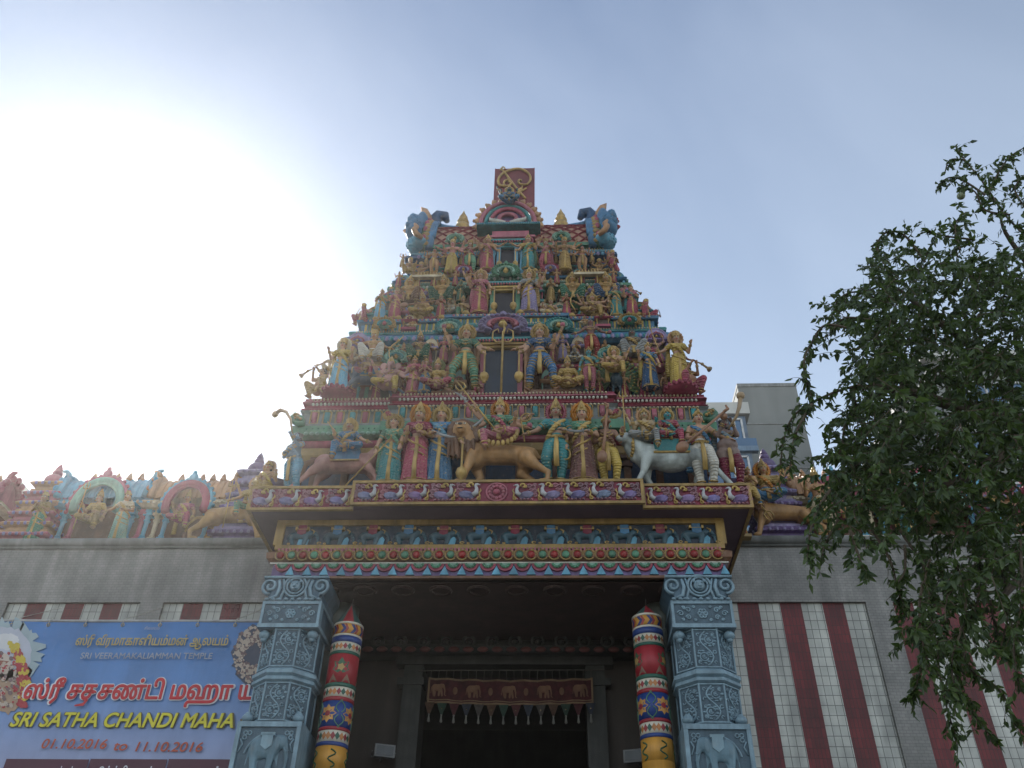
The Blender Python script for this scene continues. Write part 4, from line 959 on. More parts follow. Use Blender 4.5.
# ---------------------------------------------------------------- painted festival posts
def post(px, pyb, sx):
    Y = 12.55; zc = 7.0
    xc = XA(px, Y, zc); R_ = .225
    o = empty('painted_post', (xc, Y+R_, .12)); tag(o, 'round post with painted pattern bands and pointed red-green top, %s of the doorway' % ('left' if sx < 0 else 'right'), 'post', 'painted posts flanking the entrance')
    def Z(py): return at(px, py, Y).z-.12
    rows_px = [(768, 900, 'base'), (745, 768, 'orange'), (741, 745, 'bluebar'), (729.5, 741, 'white'), (726, 729.5, 'redbar'), (700, 726, 'blue'), (696, 700, 'redbar'), (686, 696, 'white'), (682, 686, 'greenbar'), (653, 682, 'red'), (650, 653, 'greenbar'), (641, 650, 'white'), (635, 641, 'bluebar'), (633, 635, 'whitebar'), (623, 633, 'chev'), (621, 623, 'whitebar')]
    cc = dict(base=(.55, .27, .04), orange=(.55, .27, .04), bluebar=(.02, .05, .2), white=(.6, .55, .45), redbar=(.3, .02, .03), blue=(.015, .05, .22), greenbar=(.02, .1, .07), red=(.33, .02, .03), whitebar=(.6, .55, .45), chev=(.55, .27, .04))
    dpy = 0 if sx < 0 else -8.5
    for a, b_, k in rows_px:
        z1_ = Z(a+dpy); z0_ = Z(b_+dpy) if k != 'base' else 0
        m = MB(); rr_ = R_+(.004 if 'bar' in k else 0)
        m.lathe([(rr_, z0_), (rr_, z1_)], 40)
        n_ = {'bluebar': 'blue_ring', 'redbar': 'red_ring', 'greenbar': 'green_ring', 'whitebar': 'white_ring', 'white': 'diamond_band', 'blue': 'flower_band', 'red': 'lotus_band', 'chev': 'chevron_band', 'orange': 'orange_band', 'base': 'shaft'}[k]
        q = m.build(n_, mat('post_'+k, cc[k], .5, 0, .2, 5, .1, 40), o, None, False)
        q.data.polygons.foreach_set('use_smooth', [len(p_.vertices) == 4 for p_ in q.data.polygons])
        H = z1_-z0_; zc_ = (z0_+z1_)/2
        def wrap(outl, a0, zoff, mb, dr=.004, sc_=1):     # flat outline wrapped round the post
            vs = []
            for u, v in outl: t = a0+u*sc_/R_; vs.append(((R_+dr)*sin(t), -(R_+dr)*cos(t), zc_+zoff+v*sc_))
            vs.append(((R_+dr)*sin(a0), -(R_+dr)*cos(a0), zc_+zoff)); nn = len(outl)
            mb.add(vs, [(i, (i+1) % nn, nn) for i in range(nn)])
        def dia(s_): return [(s_*.7, 0), (0, s_), (-s_*.7, 0), (0, -s_)]
        def flower(R1, R2, n_): return [((R1 if i % 2 == 0 else R2)*cos(pi*i/n_), (R1 if i % 2 == 0 else R2)*sin(pi*i/n_)) for i in range(2*n_)]
        ph = .1*sx
        if k == 'white':
            ms = [MB(), MB(), MB()]
            for i in range(22): wrap(dia(H*.36), ph+i*2*pi/22, 0, ms[i % 3])
            for mb_, n2, c_ in zip(ms, 'abc', ((.5, .2, .06), (.3, .03, .04), (.03, .12, .08))): mb_.build('diamond', mat('dia_'+n2, c_, .5, bump=0), q)
        if k == 'blue':
            for i in range(4):
                a0 = i*pi/2+(-.35 if sx < 0 else .55)
                mb_ = MB(); wrap(flower(H*.36, H*.25, 8), a0, 0, mb_); mb_.build('flower', mat('post_flower', (.6, .3, .07), .5, bump=0), q)
                mb_ = MB(); wrap(flower(H*.12, H*.1, 8), a0, 0, mb_, .008); mb_.build('flower_heart', mat('post_redbar', cc['redbar'], .5), q)
                mb_ = MB()
                for s2 in (-1, 1):
                    for s3 in (-1, 1):
                        t = a0+pi/4; g = [(R_+.008)*0]
                        pts = []
                        for j in range(9): u = .02*s3+s3*.045*sin(j*.5); v = s2*(.02+j*.022); tt = t+u/R_; pts.append(((R_+.006)*sin(tt), -(R_+.006)*cos(tt), zc_+v))
                        mb_.tube(pts, .008, 4)
                mb_.build('leaf_scroll', mat('post_leaf', (.12, .25, .16), .5, bump=0), q)
        if k == 'red':
            for i in range(3):
                a0 = i*2*pi/3+(.1 if sx < 0 else .95)
                mb_ = MB(); wrap([(.0, .13), (.05, .06), (.11, .08), (.09, 0), (.12, -.04), (.05, -.09), (-.05, -.09), (-.12, -.04), (-.09, 0), (-.11, .08), (-.05, .06)], a0, .02, mb_, .004, H/.42); mb_.build('lotus', mat('post_lotus', (.04, .14, .07), .5, bump=0), q)
                mb_ = MB(); wrap(flower(.06, .04, 5), a0, .01, mb_, .008, H/.42); mb_.build('lotus_heart', mat('post_lotus_gold', (.55, .35, .12), .5, bump=0), q)
                mb_ = MB()
                for s2 in (-1, 1): wrap([(-.07, -.07), (.07, -.07), (0, .06)], a0+s2*.45, -H*.33, mb_, .005, 1)
                mb_.build('triangle', mat('post_triangle', (.2, .1, .06), .5, bump=0), q)
        if k == 'chev':
            mb_ = MB(); mb2 = MB()
            for i in range(9):
                wrap([(-.05, H*.45), (0, H*.45), (.05, 0), (0, -H*.45), (-.05, -H*.45), (0, 0)], ph+i*2*pi/9, 0, mb_)
                wrap([(-.03, H*.45), (0, H*.45), (.04, 0), (0, -H*.45), (-.03, -H*.45), (.0, 0)], ph+.2+i*2*pi/9, 0, mb2)
            mb_.build('chevron', mat('chev_blue', (.02, .03, .15), .5, bump=0), q); mb2.build('chevron', mat('chev_red', (.3, .04, .03), .5, bump=0), q)
        if k == 'orange':
            mb_ = MB()
            for i in range(5):
                a0 = i*2*pi/5+.3; pts = []
                for j in range(12): u = .05*sin(j*.9); v = -.14+j*.022; tt = a0+u/R_; pts.append(((R_+.005)*sin(tt), -(R_+.005)*cos(tt), zc_+v))
                mb_.tube(pts, .011, 4)
            mb_.build('leaf_scroll', mat('post_scroll', (.03, .12, .06), .5, bump=0), q)
    z0_ = Z(621+dpy); zt_ = Z((599 if sx < 0 else 599)+dpy*.0)
    for i, c_ in enumerate(((.33, .02, .03), (.03, .09, .08))):
        m = MB()
        for seg in range(i, 8, 2):
            a0, a1 = seg*pi/4-.25, (seg+1)*pi/4-.25; nn = 5
            vs = [(0, 0, zt_)]+[((R_+.0)*sin(a0+(a1-a0)*j/nn), -(R_)*cos(a0+(a1-a0)*j/nn), z0_) for j in range(nn+1)]
            m.add(vs, [(0, j+1, j+2) for j in range(nn)])
        m.build('cone_top', mat('cone_%d' % i, c_, .6), o)
    m = MB(); m.tube([(0, 0, zt_-.02), (.01, 0, zt_+.1)], .006, 5); m.build('tip', mat('cord', (.08, .07, .06), .8), o)
post(346, 700, -1); post(648.5, 700, 1)

# ---------------------------------------------------------------- walls either side
WY = 14.4; ZT = 9.28
def side_wall(s, xin, panels, lab):
    o = empty('compound_wall', (s*12, WY, .12)); tag(o, lab, 'wall')
    off = Vector((-s*12, -WY, -.12))
    def B(mb, n, mt, smooth=False): q = mb.build(n, mt, o, None, smooth); q.location = off; return q
    xs = [xin]+[v for p_ in panels for v in (p_[0], p_[1])]+[26]
    pz0, pz1 = 3.4, 8.16
    m = MB(); D = .12
    # piers and lintel round the sunk panels
    k = [xin]+[p_[0] for p_ in panels]; e = [p_[1] for p_ in panels]
    edges = []; cur = xin
    for a, b_ in [(p_[0], p_[1]) for p_ in panels]: edges.append((cur, a)); cur = b_
    edges.append((cur, 26))
    for a, b_ in edges: m.box(min(s*a, s*b_), max(s*a, s*b_), WY, WY+.9, pz0, pz1)
    m.box(min(s*xin, s*26), max(s*xin, s*26), WY, WY+.9, .12, pz0); m.box(min(s*xin, s*26), max(s*xin, s*26), WY, WY+.9, pz1, ZT)
    B(m, 'wall_face', GREYT)
    for p_ in panels:
        a, b_, n, first = p_; w_ = (b_-a)/n
        q = empty('striped_panel', Vector((0, 0, 0))); q.parent = o; q.location = off
        ms_ = [MB(), MB()]
        for i in range(n): x0_, x1_ = a+i*w_, a+(i+1)*w_; ms_[(i+first) % 2].box(min(s*x0_, s*x1_), max(s*x0_, s*x1_), WY+.06, WY+.12, pz0, pz1)
        ms_[0].build('white_tile', WHITET, q); ms_[1].build('red_tile', REDT, q)
    m = MB(); m.tube([(s*xin, WY-.02, ZT+.06), (s*26, WY-.02, ZT+.06)], .085, 12); m.box(min(s*xin, s*26), max(s*xin, s*26), WY-.06, WY+.95, ZT+.06, ZT+.14); m.box(min(s*xin, s*26), max(s*xin, s*26), WY-.04, WY+.02, ZT-.06, ZT)
    B(m, 'coping', mat('coping_concrete', (.27, .28, .27), .75, 0, .4, 2, .3, 30), True)
    return o
sw = .36
side_wall(-1, 3.45, [(3.97, 6.11, 6, 1), (6.53, 8.98, 7, 0), (9.4, 11.85, 7, 0), (12.3, 14.8, 7, 0)], 'grey tiled wall left of the entrance with red and white striped panels above the banner')
side_wall(1, 3.45, [(3.72, 6.27, 7, 0), (6.73, 9.25, 7, 1), (9.7, 12.2, 7, 0), (12.7, 15.2, 7, 0)], 'grey tiled wall right of the entrance with tall red and white striped panels behind the tree')

# ---------------------------------------------------------------- banner
BY = 13.2; 
bl, br_ = -10.6, XA(321, BY, 6.0)
BN = empty('event_banner', (-6, BY, .12)); tag(BN, 'large blue event banner with red and yellow lettering strung in front of the left wall', 'banner')
def bu(px, py): q = at(px, py, BY); return q.x+6, q.z-.12
ztop = bu(130, 621)[1]; zbot = ztop-3.5; xr = bu(321, 640)[0]; xl = bl+6
m_, t, b = nodes('banner_print'); tc = t.nodes.new('ShaderNodeTexCoord'); sx_ = t.nodes.new('ShaderNodeSeparateXYZ'); t.links.new(tc.outputs['Object'], sx_.inputs[0])
mr = t.nodes.new('ShaderNodeMapRange'); mr.inputs[1].default_value = zbot+.9; mr.inputs[2].default_value = ztop; t.links.new(sx_.outputs['Z'], mr.inputs[0])
cr = t.nodes.new('ShaderNodeValToRGB'); cr.color_ramp.elements[0].color = (.30, .33, .50, 1); cr.color_ramp.elements[0].position = .12; cr.color_ramp.elements[1].color = (.02, .14, .40, 1)
e_ = cr.color_ramp.elements.new(.55); e_.color = (.10, .22, .48, 1); t.links.new(mr.outputs[0], cr.inputs[0]); dirt(t, b, cr.outputs['Color'], .16, 1.5, .8, 2.2); b.inputs['Roughness'].default_value = .35
m = MB(); nx, nz = 40, 12; vs = []
for i in range(nx+1):
    for j in range(nz+1):
        x = xl+(xr-xl)*i/nx; z = zbot+(ztop-zbot)*j/nz
        vs.append((x, .008*sin(x*2.3+.4*z)+.004*sin(x*7+z*1.5), z+.012*sin(x*2.1)*(j/nz)))
fs = [(i*(nz+1)+j, (i+1)*(nz+1)+j, (i+1)*(nz+1)+j+1, i*(nz+1)+j+1) for i in range(nx) for j in range(nz)]
k = len(vs); vs += [(a, b_+.008, c) for a, b_, c in vs]; fs += [tuple(v+k for v in reversed(f)) for f in fs]
m.add(vs, fs); m.build('printed_cloth', m_, BN)
m = MB(); m.tube([(xl, 0, ztop+.02), ((xl+xr)/2, 0, ztop-.0), (xr, 0, ztop+.0)], .022, 8); m.build('top_rail', mat('rail_grey', (.4, .4, .4), .5), BN)
m = MB()
for i in range(13):
    x = xl+.2+i*(xr-xl-.4)/12; m.ring((x, -.012, ztop-.07), .025, .007, 0, 2*pi, 12, 5)
m.build('eyelet', mat('eyelet_brass', (.4, .33, .18), .35, .7), BN)
m = MB()
for i in range(13):
    x = xl+.2+i*(xr-xl-.4)/12; m.tube([(x, -.02, ztop-.07), (x+.01, -.035, ztop+.0), (x+.02, .01, ztop+.05), (x, .03, ztop-.02)], .006, 5)
    if i % 3 == 1: m.tube([(x, .0, ztop+.03), (x+.05, .5, ztop+.35), (x+.02, 1.15, ztop+.75)], .006, 5)
m.build('tie_rope', mat('rope_white', (.5, .48, .42), .8), BN)
m = MB()
for x in (xl+.5, xl+3.2, xl+5.9, xr-.3): m.box(x, x+.05, .05, .1, 0, ztop)
m.build('frame_post', mat('rail_grey', (.4, .4, .4), .5), BN)
def text(s, x, z, h, mt, name, w=None, bold=0, shear=0, y=-.05, par=None, outline=None):
    c = bpy.data.curves.new('txt', 'FONT'); c.body = s; c.size = 1; tn_ = name == 'tamil_temple_name'; c.extrude = (.02 if tn_ else 0); c.offset = (.012 if tn_ else 0); c.shear = shear
    o = bpy.data.objects.new('txt', c); COL.objects.link(o); bpy.context.view_layer.update()
    dg = bpy.context.evaluated_depsgraph_get(); me = bpy.data.meshes.new_from_object(o.evaluated_get(dg)); bpy.data.objects.remove(o)
    xs_ = [v.co.x for v in me.vertices]; ys_ = [v.co.y for v in me.vertices]
    mnx, mxx = min(xs_), max(xs_); sc_ = h; scx = (w/(mxx-mnx)) if w else sc_
    zz_ = [-v.co.z*h for v in me.vertices]; base = [((v.co.x-mnx)*scx, v.co.y*sc_) for v in me.vertices]; fc = [tuple(p_.vertices) for p_ in me.polygons]; bpy.data.meshes.remove(me)
    n_ = 1 if bold == 0 else (9 if bold < .06 else 13); m = MB()      # heavier strokes: the letter repeated round a small circle
    for i in range(n_):
        r_ = 0 if i == 0 else bold*h*(.75 if name.endswith('outline') else .62); dx, dz = r_*cos(2*pi*i/max(1, n_-1)), r_*sin(2*pi*i/max(1, n_-1))
        m.add([(a+dx, i*.0004+z_, b_+dz) for (a, b_), z_ in zip(base, zz_)], fc)
    q = m.build(name, mt, par or BN); q.location = (x, y, z); return q
def flatm(n, c, r=.5): return mat(n, c, r, 0, .12, 2, 0)
TY = flatm('ink_yellow', (.58, .52, .03)); TRD = flatm('ink_red', (.45, .012, .02)); TG = flatm('ink_gold', (.42, .33, .12)); TO_ = flatm('ink_orange', (.42, .07, .02)); TW_ = flatm('ink_white', (.62, .62, .66)); TK = flatm('ink_brown', (.09, .07, .02)); TGR = flatm('ink_grey', (.3, .33, .38)); MR = flatm('ink_maroon', (.07, .012, .03))
def line(s, x0p, y0p, x1p, y1p, hpx, mt, name, bold=.0, shear=0, halo=None, hb=.03):
    a = bu(x0p, y0p); b_ = bu(x1p, y1p); w_ = b_[0]-a[0]; h_ = bu(x0p, y0p-hpx)[1]-a[1]
    if halo: text(s, a[0]-.02, a[1], h_, halo, name+'_outline', w_+.04, hb, shear, -.035)
    return text(s, a[0], a[1], h_, mt, name, w_, bold, shear, -.041)
line('ஸ்ரீ வீரமாகாளியம்மன் ஆலயம்', 76, 646, 228, 647, 12.5, TG, 'tamil_temple_name', 0)
line('SRI VEERAMAKALIAMMAN TEMPLE', 81, 659.5, 212, 661.5, 8.6, TGR, 'temple_name', .012)
line('சிவமயம்', 145, 630.5, 160, 631, 4, TGR, 'heading', .0)
line('ஸ்ரீ சதசண்டி மஹா ய', 24, 699, 254, 702, 24, TRD, 'tamil_title', .045, 0, TW_, .085)
line('SRI SATHA CHANDI MAHA', 11, 727, 232, 733.5, 20, TY, 'title', .035, .18, TK, .065)
line('YAGAM', 240, 734, 300, 735.5, 20, TY, 'title', .035, .18, TK, .065)
line('01.10.2016', 42, 749, 106, 751.5, 13.5, TO_, 'start_date', .022, .15)
line('to', 114, 751, 127, 752, 13.5, TO_, 'joining_word', .022, .15)
line('11.10.2016', 136, 752, 202, 754.5, 13.5, TO_, 'end_date', .022, .15)
tl = MB(); c_ = bu(84.5, 699.5)
for w_ in (0,): tl.tube([(c_[0]-.02, -.05, c_[1]+.02), (c_[0]+.06, -.05, c_[1]-.03), (c_[0]+.03, -.05, c_[1]-.09), (c_[0]-.1, -.05, c_[1]-.11)], [.03, .032, .03, .012], 6, 0, .15)
tl.build('tamil_title_tail', TRD, BN)
for a, b_, s in ((8, 90, 'உறுதுணையாளர்கள்'), (92, 168, 'பூர்த்தி நாள்'), (170, 232, 'யாகம்')):
    p0_ = bu(a, 758); p1_ = bu(b_, 760); m = MB(); m.box(p0_[0], p1_[0], -.03, -.026, p1_[1]-.7, p1_[1]); m.build('notice_box', MR, BN)
    h_ = .2; text(s, p0_[0]+.06, p1_[1]-.26, h_, TW_, 'notice_heading', (p1_[0]-p0_[0])*.8, .01, 0, -.041)
# printed portrait of a garlanded deity at the left edge, and a flower garland roundel at the right
def disc(cx, cy, rpx, sy=1, n=28, jit=0, seed=1):
    rnd = random.Random(seed); return [(cx+rpx*(1+jit*(rnd.random()-.5))*cos(2*pi*i/n), cy+sy*rpx*(1+jit*(rnd.random()-.5))*sin(2*pi*i/n)) for i in range(n)]
def patch(pts_px, mt, lay, name, par=BN):
    pts = [bu(*p_) for p_ in pts_px]; vs = [(x, -.018-.0022*lay, z) for x, z in pts]; c_ = (sum(v[0] for v in vs)/len(vs), -.018-.0022*lay, sum(v[2] for v in vs)/len(vs)); n_ = len(vs)
    m = MB(); m.add(vs+[c_], [(i, n_, (i+1) % n_) for i in range(n_)]); return m.build(name, mt, par)
patch(disc(12, 652, 30, 1, 60, .5), flatm('print_glow', (.28, .36, .4)), 1, 'portrait_glow')
patch(disc(8, 655, 24, 1.15, 40, .14, 3), flatm('print_pale', (.40, .42, .50)), 2, 'portrait_halo')
patch(disc(8, 642, 12, .7, 30, .25, 4), flatm('print_pearl', (.58, .58, .6)), 3, 'portrait_crown')
patch(disc(6, 690, 20, 1.2, 40, .2, 5), flatm('print_cloth', (.36, .24, .16)), 2, 'portrait_robe')
patch(disc(3, 664, 9, 1.2, 24, .0, 5), flatm('print_face', (.5, .42, .36)), 4, 'portrait_face')
patch([(-4, 662), (2, 661), (10, 662), (7, 664.5), (-4, 665)], flatm('print_brow', (.25, .08, .05)), 5, 'portrait_brow')
rn = random.Random(5); gl = {0: MB(), 1: MB(), 2: MB(), 3: MB()}
def blob(cx, cy, r, lay, k):
    pts = [bu(*p_) for p_ in disc(cx, cy, r, 1, 9, .3, rn.randint(0, 999))]; vs = [(x, -.018-.0022*lay-rn.random()*.002, z) for x, z in pts]; gl[k].add(vs, [tuple(reversed(range(9)))])
for i in range(60):
    t = i/59; s_ = 1
    x_ = 14+12*sin(t*2.4); y_ = 646+60*t
    for q in range(3): blob(x_+rn.uniform(-4, 4), y_+rn.uniform(-2, 2), rn.uniform(1.5, 2.8), 6, 0 if (i//6) % 2 else 1)
for i in range(160):
    a = rn.random()*6.3; R_ = 20*sqrt(rn.random()); blob(8+R_*cos(a), 680+1.4*R_*sin(a), rn.uniform(.8, 2.4), 5, rn.choice((2, 3, 0)))
for i in range(420):
    a = rn.random()*6.3; R_ = rn.uniform(.25, 1)**.7; blob(254+20*R_*cos(a), 656+28*R_*sin(a), rn.uniform(.8, 1.9), 4, rn.choice((2, 3, 2)))
for k, (n_, c_) in {0: ('garland_red', (.32, .02, .03)), 1: ('garland_yellow', (.5, .38, .03)), 2: ('flower_cream', (.42, .34, .28)), 3: ('flower_dark', (.16, .10, .10))}.items(): gl[k].build('printed_flowers', flatm(n_, c_), BN)
patch(disc(256, 657, 23, 1.3, 40, .25, 8), flatm('print_vignette', (.04, .05, .09)), 1, 'roundel_ground')
# ================================================================ painted statues
# joints are in units of body height (sole 0, top of head .97)
ARM = {  # elbow, hand for the side +1 (mirrored for -1)
 'D': ((.17, .0, .64), (.185, -.06, .50)), 'B': ((.17, -.02, .64), (.195, -.13, .735)), 'U': ((.21, 0, .75), (.29, -.05, .92)),
 'O': ((.21, -.01, .68), (.33, -.06, .61)), 'F': ((.165, -.02, .63), (.06, -.16, .61)), 'R': ((.20, 0, .86), (.15, -.02, 1.03)),
 'K': ((.235, .03, .66), (.12, -.05, .56)), 'X': ((.145, -.04, .64), (.014, -.15, .71)), 'S': ((.24, -.02, .72), (.36, -.05, .78)),
 'H': ((.12, -.10, .70), (.05, -.19, .84)), 'G': ((.19, -.04, .61), (.25, -.13, .52)), 'W': ((.25, 0, .80), (.37, -.02, .95)), 'L': ((.2, -.06, .60), (.3, -.1, .44)),
}
LEGS = {
 'stand': [((-.055, 0, .50), (-.065, -.02, .28), (-.062, .01, .05), (-.08, -.08, .02)), ((.055, 0, .50), (.065, -.02, .28), (.062, .01, .05), (.08, -.08, .02))],
 'sway': [((-.06, 0, .49), (-.06, -.01, .27), (-.04, .01, .05), (-.05, -.08, .02)), ((.06, 0, .50), (.11, -.08, .30), (.09, -.0, .05), (.13, -.07, .02))],
 'stride': [((-.06, 0, .50), (-.16, -.07, .31), (-.19, 0, .05), (-.24, -.06, .02)), ((.06, 0, .50), (.12, -.05, .28), (.14, .02, .05), (.19, -.05, .02))],
 'cross': [((-.06, 0, .08), (-.22, -.13, .12), (-.05, -.2, .03), (.03, -.22, .02)), ((.06, 0, .08), (.22, -.13, .12), (.08, -.22, .0), (.02, -.25, -.02))],
 'royal': [((-.06, 0, .07), (-.22, -.14, .09), (-.02, -.19, .05), (.05, -.21, .03)), ((.06, 0, .07), (.14, -.2, .09), (.15, -.2, -.14), (.16, -.28, -.18))],
 'ride': [((-.06, 0, .07), (-.18, -.15, .07), (-.15, -.17, -.13), (-.17, -.25, -.16)), ((.06, 0, .07), (.2, -.12, .1), (.03, -.2, .07), (-.05, -.22, .05))],
 'squat': [((-.07, 0, .17), (-.17, -.17, .27), (-.15, -.08, .05), (-.17, -.17, .02)), ((.07, 0, .17), (.17, -.17, .27), (.15, -.08, .05), (.17, -.17, .02))],
 'kneel': [((-.06, 0, .26), (-.1, -.17, .27), (-.1, -.13, .05), (-.11, -.22, .02)), ((.06, 0, .26), (.12, -.06, .05), (.1, .16, .05), (.1, .2, .03))],
}
BASEZ = dict(stand=0, sway=0, stride=0, cross=-.43, royal=-.43, ride=-.43, squat=-.33, kneel=-.24)
_bc = {}
def _lean(z, sway):   # side shift of the torso
    return {'sway': .02, 'stride': .0}.get(sway, 0)*0
def body_src(base, arms, bulk=1.0, female=False, head='human'):
    dz = BASEZ[base]; m = MB(); A = (0, 0, dz)
    def c(a, b, ra, rb): m.cap((a[0], a[1], a[2]+dz), (b[0], b[1], b[2]+dz), ra, rb)
    def e(p, r): m.ell((p[0], p[1], p[2]+dz), r, 14, 10)
    e((0, 0, .515), (.1*bulk, .075*bulk, .075)); c((0, 0, .53), (0, 0, .62), .075*bulk, .062*bulk); e((0, -.012 if bulk > 1.1 else 0, .60), (.072*bulk**1.6, .06*bulk**2, .07*bulk))
    c((0, 0, .62), (0, .0, .74), .064*bulk, .075); e((0, 0, .745), (.1, .058, .06)); c((-.085, 0, .79), (.085, 0, .79), .036, .036)
    if female:
        for s in (-1, 1): e((s*.042, -.055, .725), (.036, .034, .036))
    else:
        for s in (-1, 1): e((s*.042, -.04, .745), (.042, .026, .035))
    c((0, 0, .79), (0, -.005, .86), .034, .03)
    # head
    if head == 'human':
        e((0, -.012, .905), (.05, .056, .066)); e((0, -.03, .872), (.034, .034, .03)); m.cap((0, -.064, .912+dz), (0, -.074, .893+dz), .008, .011); e((0, -.066, .925), (.032, .01, .008))
        e((0, -.062, .872), (.016, .008, .006)); e((0, -.05, .853), (.014, .014, .012))
        for s in (-1, 1): e((s*.053, .0, .9), (.009, .014, .024)); e((s*.028, -.05, .888), (.016, .014, .016))
    elif head == 'elephant':
        e((0, -.01, .9), (.072, .066, .07)); e((-.025, -.03, .945), (.03, .03, .03)); e((.025, -.03, .945), (.03, .03, .03))
        c((0, -.07, .88), (0, -.12, .8), .032, .027); c((0, -.12, .8), (.01, -.125, .7), .027, .02); c((.01, -.125, .7), (-.05, -.12, .66), .02, .015); c((-.05, -.12, .66), (-.075, -.12, .69), .015, .012)
        for s in (-1, 1): e((s*.115, .01, .895), (.06, .014, .075)); c((s*.03, -.06, .86), (s*.05, -.11, .83), .01, .006)
    elif head == 'horse':
        e((0, .0, .9), (.045, .055, .055)); c((0, -.02, .91), (.03, -.14, .87), .045, .026); e((.035, -.15, .865), (.026, .022, .022))
        for s in (-1, 1): c((s*.03, .01, .95), (s*.038, .015, .995), .014, .005)
    # arms
    hands = []
    for s, k in arms:
        el_, ha = ARM[k]; sh = (s*.105, 0, .785); E_ = (s*el_[0], el_[1], el_[2]); Hn = (s*ha[0], ha[1], ha[2])
        if k in 'RUW': sh = (s*.1, 0, .79)
        r0 = .038 if not female else .033
        c(sh, E_, r0, .028); c(E_, Hn, .027, .018)
        d = (Vector(Hn)-Vector(E_)).normalized(); P_ = Vector(Hn)+d*.02
        up = Vector((0, 0, 1)); sd = d.cross(up)
        if sd.length < .3: sd = Vector((1, 0, 0))
        sd.normalize(); nn = sd.cross(d).normalized()
        m.cap(Vector(Hn)+Vector((0, 0, dz)), P_+Vector((0, 0, dz)), .019, .021)
        open_ = k in 'BUROX'
        for q in range(4):
            o_ = sd*((q-1.5)*.0125); ln = (.036, .042, .039, .03)[q]
            a_ = P_+o_+d*.012; b_ = a_+d*ln*.6; e2 = (b_+d*ln*.45) if open_ else (b_-nn*ln*.5+d*.004)
            for u, v in ((a_, b_), (b_, e2)): m.cap(u+Vector((0, 0, dz)), v+Vector((0, 0, dz)), .0068, .006, 8)
        t0 = Vector(Hn)+sd*s*.015+d*.006; t1 = t0+sd*s*.016+d*.02
        m.cap(t0+Vector((0, 0, dz)), t1+Vector((0, 0, dz)), .009, .007, 8); m.cap(t1+Vector((0, 0, dz)), t1+d*.016-nn*.006+Vector((0, 0, dz)), .007, .006, 8)
        hands.append((s, k, P_+d*.02+Vector((0, 0, dz))))
    for hp, kn, an, to in LEGS[base]:
        m.cap(hp, kn, .066*max(1, bulk*.95), .044); m.cap(kn, an, .042, .026); m.ell((kn[0], kn[1]-.01, kn[2]), .043, 10, 8)
        mid = ((an[0]+kn[0])/2, (an[1]+kn[1])/2+.012, an[2]*.45+kn[2]*.55); m.ell(mid, (.038, .038, .07), 10, 8)
        m.cap((an[0], an[1]+.02, max(an[2]-.02, to[2])), to, .024, .017)
        for q in range(4): m.ell((to[0]+(q-1.5)*.009, to[1]-.016, to[2]-.004), (.0065, .012, .007), 6, 5)
    return m, hands
def body(base, arms, bulk=1.0, female=False, head='human'):
    k = (base, tuple(arms), bulk, female, head)
    if k not in _bc:
        m, h = body_src(*k); _bc[k] = (remesh(m, 'statue_body', .0105, 3), h)
    return _bc[k]
_pc = {}
def cached(key, fn):
    if key not in _pc: _pc[key] = fn()
    return _pc[key]
def m_skirt(pleats=18, flare=1.0, z0=.035, seed=0):
    def f():
        rn = random.Random(seed); m = MB(); n = 72; L = 14; vs = []
        for i in range(L+1):
            t = i/L; z = .60-(.60-z0)*t; R_ = (.083+.035*min(1, t*5)-.0*t+.035*flare*t*t); ry = R_*(.8)
            for j in range(n):
                a = 2*pi*j/n; fold = 1+.075*(t**.6)*sin(pleats*a+2.0*sin(3*t+seed))*(1 if sin(a) > -.2 else 1)
                legs = 1+.10*t*abs(cos(a))**2-.06*sin(t*pi)*(1-abs(cos(a)))
                vs.append((R_*fold*legs*cos(a), ry*fold*sin(a)-.01, z))
        fs = [(i*n+j, (i+1)*n+j, (i+1)*n+(j+1) % n, i*n+(j+1) % n) for i in range(L) for j in range(n)]
        fs += [tuple(range(n)), tuple(reversed(range(L*n, L*n+n)))]
        m.add(vs, fs); return m.mesh('skirt', CLOTH, True)
    return cached(('skirt', pleats, flare, z0, seed), f)
def m_skirt_trim():
    def f():
        m = MB()
        for z, R_, r in ((.045, .152, .009), (.075, .148, .005)):
            m.ring((0, -.01, z), R_, r, 0, 2*pi, 40, 6, 0, .82, 'xy')
        m.tube([(0, -.085, .6), (.012, -.105, .45), (.0, -.112, .25), (.008, -.128, .05)], [.018, .022, .024, .03], 8, 0, .4)
        m.tube([(-.1, -.04, .585), (-.04, -.1, .52), (.05, -.112, .47), (.115, -.04, .45)], .012, 6); m.tube([(-.11, -.03, .5), (-.04, -.1, .43), (.06, -.112, .38), (.13, -.02, .37)], .009, 6)
        return m.mesh('skirt_trim', GOLD, True)
    return cached('skirt_trim', f)
